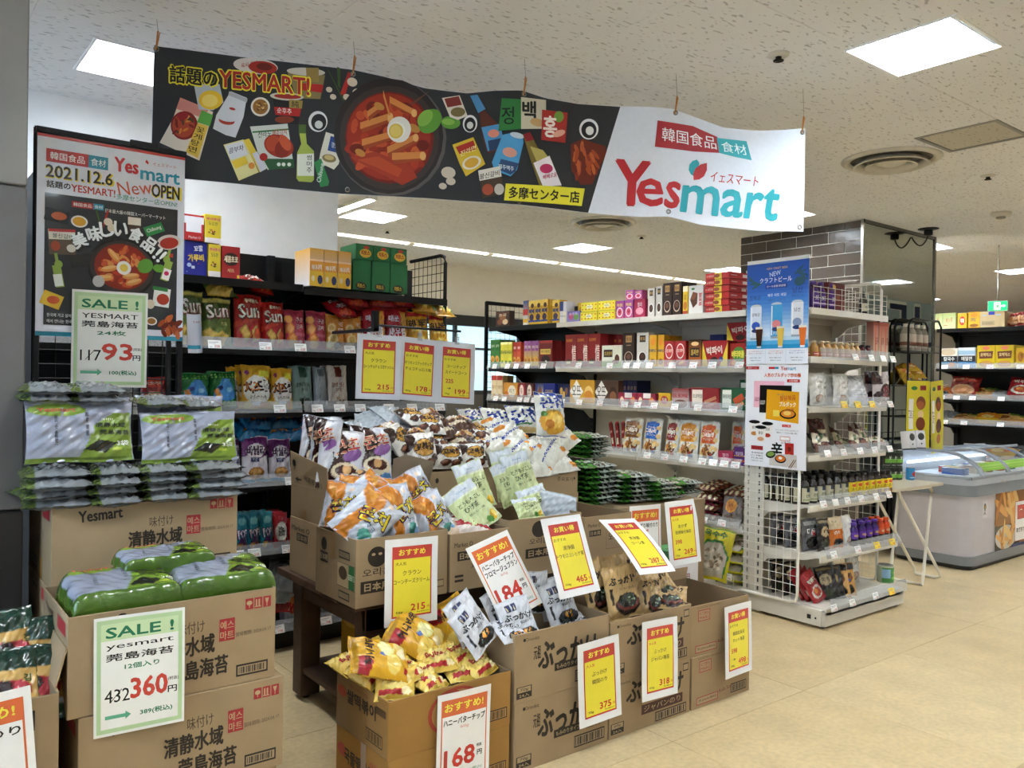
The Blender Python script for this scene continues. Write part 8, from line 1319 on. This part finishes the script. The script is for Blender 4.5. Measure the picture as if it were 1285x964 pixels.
# black wire rack with bottles, and hanging corn dog banners
rx = AY(1133, 400, 3.5).x; rx1 = AY(1174, 400, 3.5).x
wr = thing('wire_rack', 'black wire rack with bottles in front of the mirrored column', 'rack', ((rx+rx1)/2, 3.5, 0)); b = MB(); BK_ = '#121315'
for y in (3.45, 3.57): b.tube([(rx, y, 0), (rx, y, 1.93), (rx+.03, y, 1.985), (rx+.08, y, 2.0), (rx1-.05, y, 2.0), (rx1, y, 1.95), (rx1, y, 0)], .009, BK_, 8)
wpart('frame', b, 'black_metal', wr)
for z in (1.72, 1.42, 1.15, .95):
    b = MB()
    for k in range(4): b.tube([(rx, 3.45+.04*k, z), (rx1, 3.45+.04*k, z)], .003, BK_, 4)
    b.tube([(rx, 3.45, z+.05), (rx1, 3.45, z+.05)], .003, BK_, 4)
    for k in range(6): b.tube([(rx+(rx1-rx)*k/5, 3.45, z), (rx+(rx1-rx)*k/5, 3.45, z+.05)], .002, BK_, 4)
    b.box(rx+.01, rx1-.01, 3.46, 3.56, z-.004, z-.001, '#2b2c2e'); wpart('shelf', b, 'black_metal', wr)
for k in range(4):
    x = rx+.07+k*.105; t = thing('bottle', 'clear bottle with pale label, %s on the top of the wire rack' % ORD[k], 'bottle', (x, 3.51, 1.722), 'clear bottles on the wire rack'); b = MB(); b.lathe([(0, 0), (.04, .001), (.042, .01), (.042, .16), (.03, .19), (.018, .2), (.018, .21)], 0, 0, '#a8a29a', 16); link('bottle_body', b.mesh('bottle_body', 'bottle'), t); b = MB(); b.lathe([(.043, .03), (.043, .15)], 0, 0, '#c9bfb6', 16); b.lathe([(.0435, .05), (.0435, .08)], 0, 0, '#8a5a4a', 16); link('label', b.mesh('label', 'ink'), t); b = MB(); b.lathe([(.02, .208), (.02, .235), (.016, .238)], 0, 0, '#e6e4e0', 14); link('cap', b.mesh('cap', 'plastic'), t)
for k in range(5): bag('yellowbag', .15, .12, .05, 'yellow snack bag on the wire rack, %s' % ['lower left', 'lower right', 'upper left', 'upper right', 'topmost'][k], pose((rx+.13+.2*(k % 2)+.08*(k == 4), 3.5, 1.43+.06*(k//2)), 8-9*k, 35+12*(k//2), 4), group='yellow bags on the wire rack')
cd = [('r', 0, 0, 1, 1, '#d8c92c'), ('e', .32, .89, .14, .03, '#3f7a3c'), ('r', .58, .86, .26, .07, '#8c2c24'), ('e', .62, .67, .2, .1, '#7a3a1a'), ('e', .6, .64, .16, .06, '#9c5224'), ('e', .62, .5, .13, .06, '#e9c98a'), ('e', .62, .36, .2, .1, '#7a3a1a'), ('e', .62, .18, .15, .07, '#b5702c'), ('r', .1, .28, .2, .45, '#f0ece0'), ('t', 'ハットグ', .2, .5, .1, '#5a2c1c', .34, 90, .03)]
p = AY(1149, 478, 3.38); z0_ = AY(1149, 562, 3.38).z
sheet('hanging_sign', 'wide yellow corn dog sign hanging on the wire rack', 'sign', .2, p.z-z0_, pose((AY(1149, 520, 3.38).x, 3.36, (p.z+z0_)/2), -38), '#d8c92c', cd, curl=wav(.01, 2))
p = AY(1170, 478, 3.36); z0_ = AY(1176, 566, 3.36).z
sheet('hanging_sign', 'narrow yellow corn dog sign turned at the rack corner', 'sign', .3, p.z-z0_, pose((AY(1170, 520, 3.34).x, 3.30, (p.z+z0_)/2), 8, 0, -4), '#d8c92c', cd, curl=wav(.01, 4))
for k, x in enumerate((1141, 1153)):
    p = AY(x, 562, 3.33); z = .889; t = thing('speaker', 'small white speaker with round grey cone on the freezer, %s of two' % ['left', 'right'][k], 'speaker', M=pose((p.x, 3.33, z), -12-14*k, 8), group='small white speakers')
    b = MB(); rbox(b, -.045, .045, -.04, .04, .012, .155, .012, '#d9d9dc'); link('cabinet', b.mesh('cabinet', 'plastic'), t); M_ = Matrix.Translation((0, -.041, .105)) @ Matrix.Rotation(R(90), 4, 'X')
    b = MB(); b.lathe([(.0, .004), (.026, .003), (.03, .001), (.031, -.001)], 0, 0, '#3f4145', 18, M_); link('cone', b.mesh('cone', 'plastic'), t); b = MB(); b.lathe([(.0, .002), (.006, .002), (.007, -.001)], 0, 0, '#3f4145', 10, Matrix.Translation((0, -.041, .045)) @ Matrix.Rotation(R(90), 4, 'X')); link('knob', b.mesh('knob', 'plastic'), t); b = MB(); b.box(-.04, .04, -.035, .035, 0, .012, '#2c2d30'); link('foot', b.mesh('foot', 'plastic'), t)
# ---- goods on the far black gondola
BP = BF+.012; G = 'goods on the far black gondola'
def B(li, *a, **k): return run_px('X', BP, BZ[li]+.001, *a, **k)
fb = lambda look, place: dict(name='food_box', cat='box', look=look, place=place, group=G)
B(0, 1165, 1199, 393, 2, 'dadang', .2, **fb('pale green stock carton', 'on the far gondola top')); B(0, 1201, 1213, 393, 1, 'yellowlow', .2, **fb('yellow carton', 'on the far gondola top')); B(0, 1214, 1229, 391, 1, 'yellow_b', .25, **fb('yellow carton beside beige carton', 'on the far gondola top')); B(0, 1229.5, 1261, 391, 1, 'beigecarton', .22, setback=.0, **fb('beige carton with blue square and barcode', 'on the far gondola top'))
for k in range(3): bag('driedred', .2, .16, .09, 'dark red bag lying on the far gondola top, %s of three' % ORD[k], pose((BP+.08, AX(1268+10*k, 400, BP).y, BZ[0]+.01+.01*k), -90, 40, 0), group='dark red bags')
B(1, 1178, 1201, 437, 1, 'noodleb', .1, **fb('white and brown noodle box', 'on far gondola second shelf')); B(1, 1201.5, 1224, 436, 1, 'noodlebl', .1, **fb('white and blue noodle box', 'on far gondola second shelf')); B(1, 1225, 1272, 433, 2, 'pancake', .12, deep=2, **fb('yellow pancake mix box', 'on far gondola second shelf')); B(1, 1274, 1292, 436, 1, 'yellow_wide', .1, **fb('orange-yellow box cut by the frame', 'on far gondola second shelf'))
G = 'bags on the far black gondola'
for k, (x, li, kd, w_, h_, ln, lk) in enumerate(((1184, 2, 'kraftorange', .22, .17, 40, 'white and red bag lying beside the mirror'), (1208, 2, 'driedred', .3, .24, 25, 'large red and white bag standing'), (1233, 2, 'pastabag', .34, .18, 62, 'brown and green pasta bag lying'), (1252, 2, 'greypouch', .24, .12, 66, 'grey bag lying flat'), (1281, 2, 'kimchired', .28, .24, 30, 'brown and red bag at the frame edge'), (1212, 3, 'pastabag', .34, .14, 66, 'brown bag lying'), (1238, 3, 'yellowbag', .34, .17, 60, 'yellow and brown bag lying'), (1264, 3, 'pastabag', .34, .17, 62, 'olive and brown bag lying'), (1188, 3, 'greypouch', .22, .15, 50, 'dark grey bag lying'), (1250, 4, 'yellowbag', .34, .2, 60, 'orange-yellow bag low'), (1222, 4, 'greypouch', .3, .12, 60, 'grey bag low'))):
    p = AX(x, 500, BP+.1); bag(kd, w_, h_, .09, lk+', on far gondola %s shelf' % ['', 'second', 'third', 'fourth', 'fifth'][li], pose((BP+.08, p.y, BZ[li]+.01), -90+5*(k % 3)-5, ln, 3), group=G)
# exit sign
p = AX(1252, 384, 8.6); t = thing('exit_sign', 'green and white emergency exit sign above the far gondola', 'sign', M=pose((8.6, p.y, p.z), -90+20))
b = MB(); b.box(-.085, .085, 0, .03, -.05, .05, '#e4e8e6'); link('housing', b.mesh('housing', 'enamel'), t); mat('sign_glow', emit=.45)
b = MB(); b.grid(lambda u, v: (-.08+.16*u, -.001, -.045+.09*v), 1, 1, '#21b068'); art_add(b, [('r', .3, .1, .34, .8, '#e9f5ee'), ('e', .52, .75, .04, .08, '#1a8a50'), ('p', [(.44, .62), (.52, .66), (.54, .42), (.62, .25), (.58, .2), (.49, .36), (.4, .18), (.36, .22), (.45, .42)], '#1a8a50'), ('p', [(.52, .62), (.62, .5), (.6, .46), (.52, .54)], '#1a8a50'), ('p', [(.66, .42), (.8, .42), (.8, .32), (.92, .5), (.8, .68), (.8, .58), (.66, .58)], '#e9f5ee')], lambda u, v, d: (-.08+.16*u, -.001-d, -.045+.09*v), .56); link('face', b.mesh('face', 'sign_glow'), t)
b = MB(); b.tube([(0, .015, .05), (0, .015, CEIL-p.z)], .006, '#cfcfca', 6); link('hanger', b.mesh('hanger', 'steel'), t)
# big navy lettering across the aisle, seen mirrored in the column
mv = AY(1150, 408, 5.2); t = thing('shop_sign', 'navy shop lettering with white outline, seen in the column mirror', 'sign', M=pose((mv.x, 2*CY0-5.2, mv.z), 180))
b = MB(); b.box(-1.2, 1.2, 0, .03, -.35, .3, '#a9bcc8'); link('board', b.mesh('board', 'enamel'), t); b = MB(); art_add(b, [('t', 'U5', .5, .5, .86, '#eef0f2', .66, 0, .06), ('t', 'U5', .5, .5, .8, '#23305e', .62, 0, .03)], lambda u, v, d: (-1.2+2.4*u, -.002-d*4, -.35+.65*v), .27); link('lettering', b.mesh('lettering', 'ink'), t)
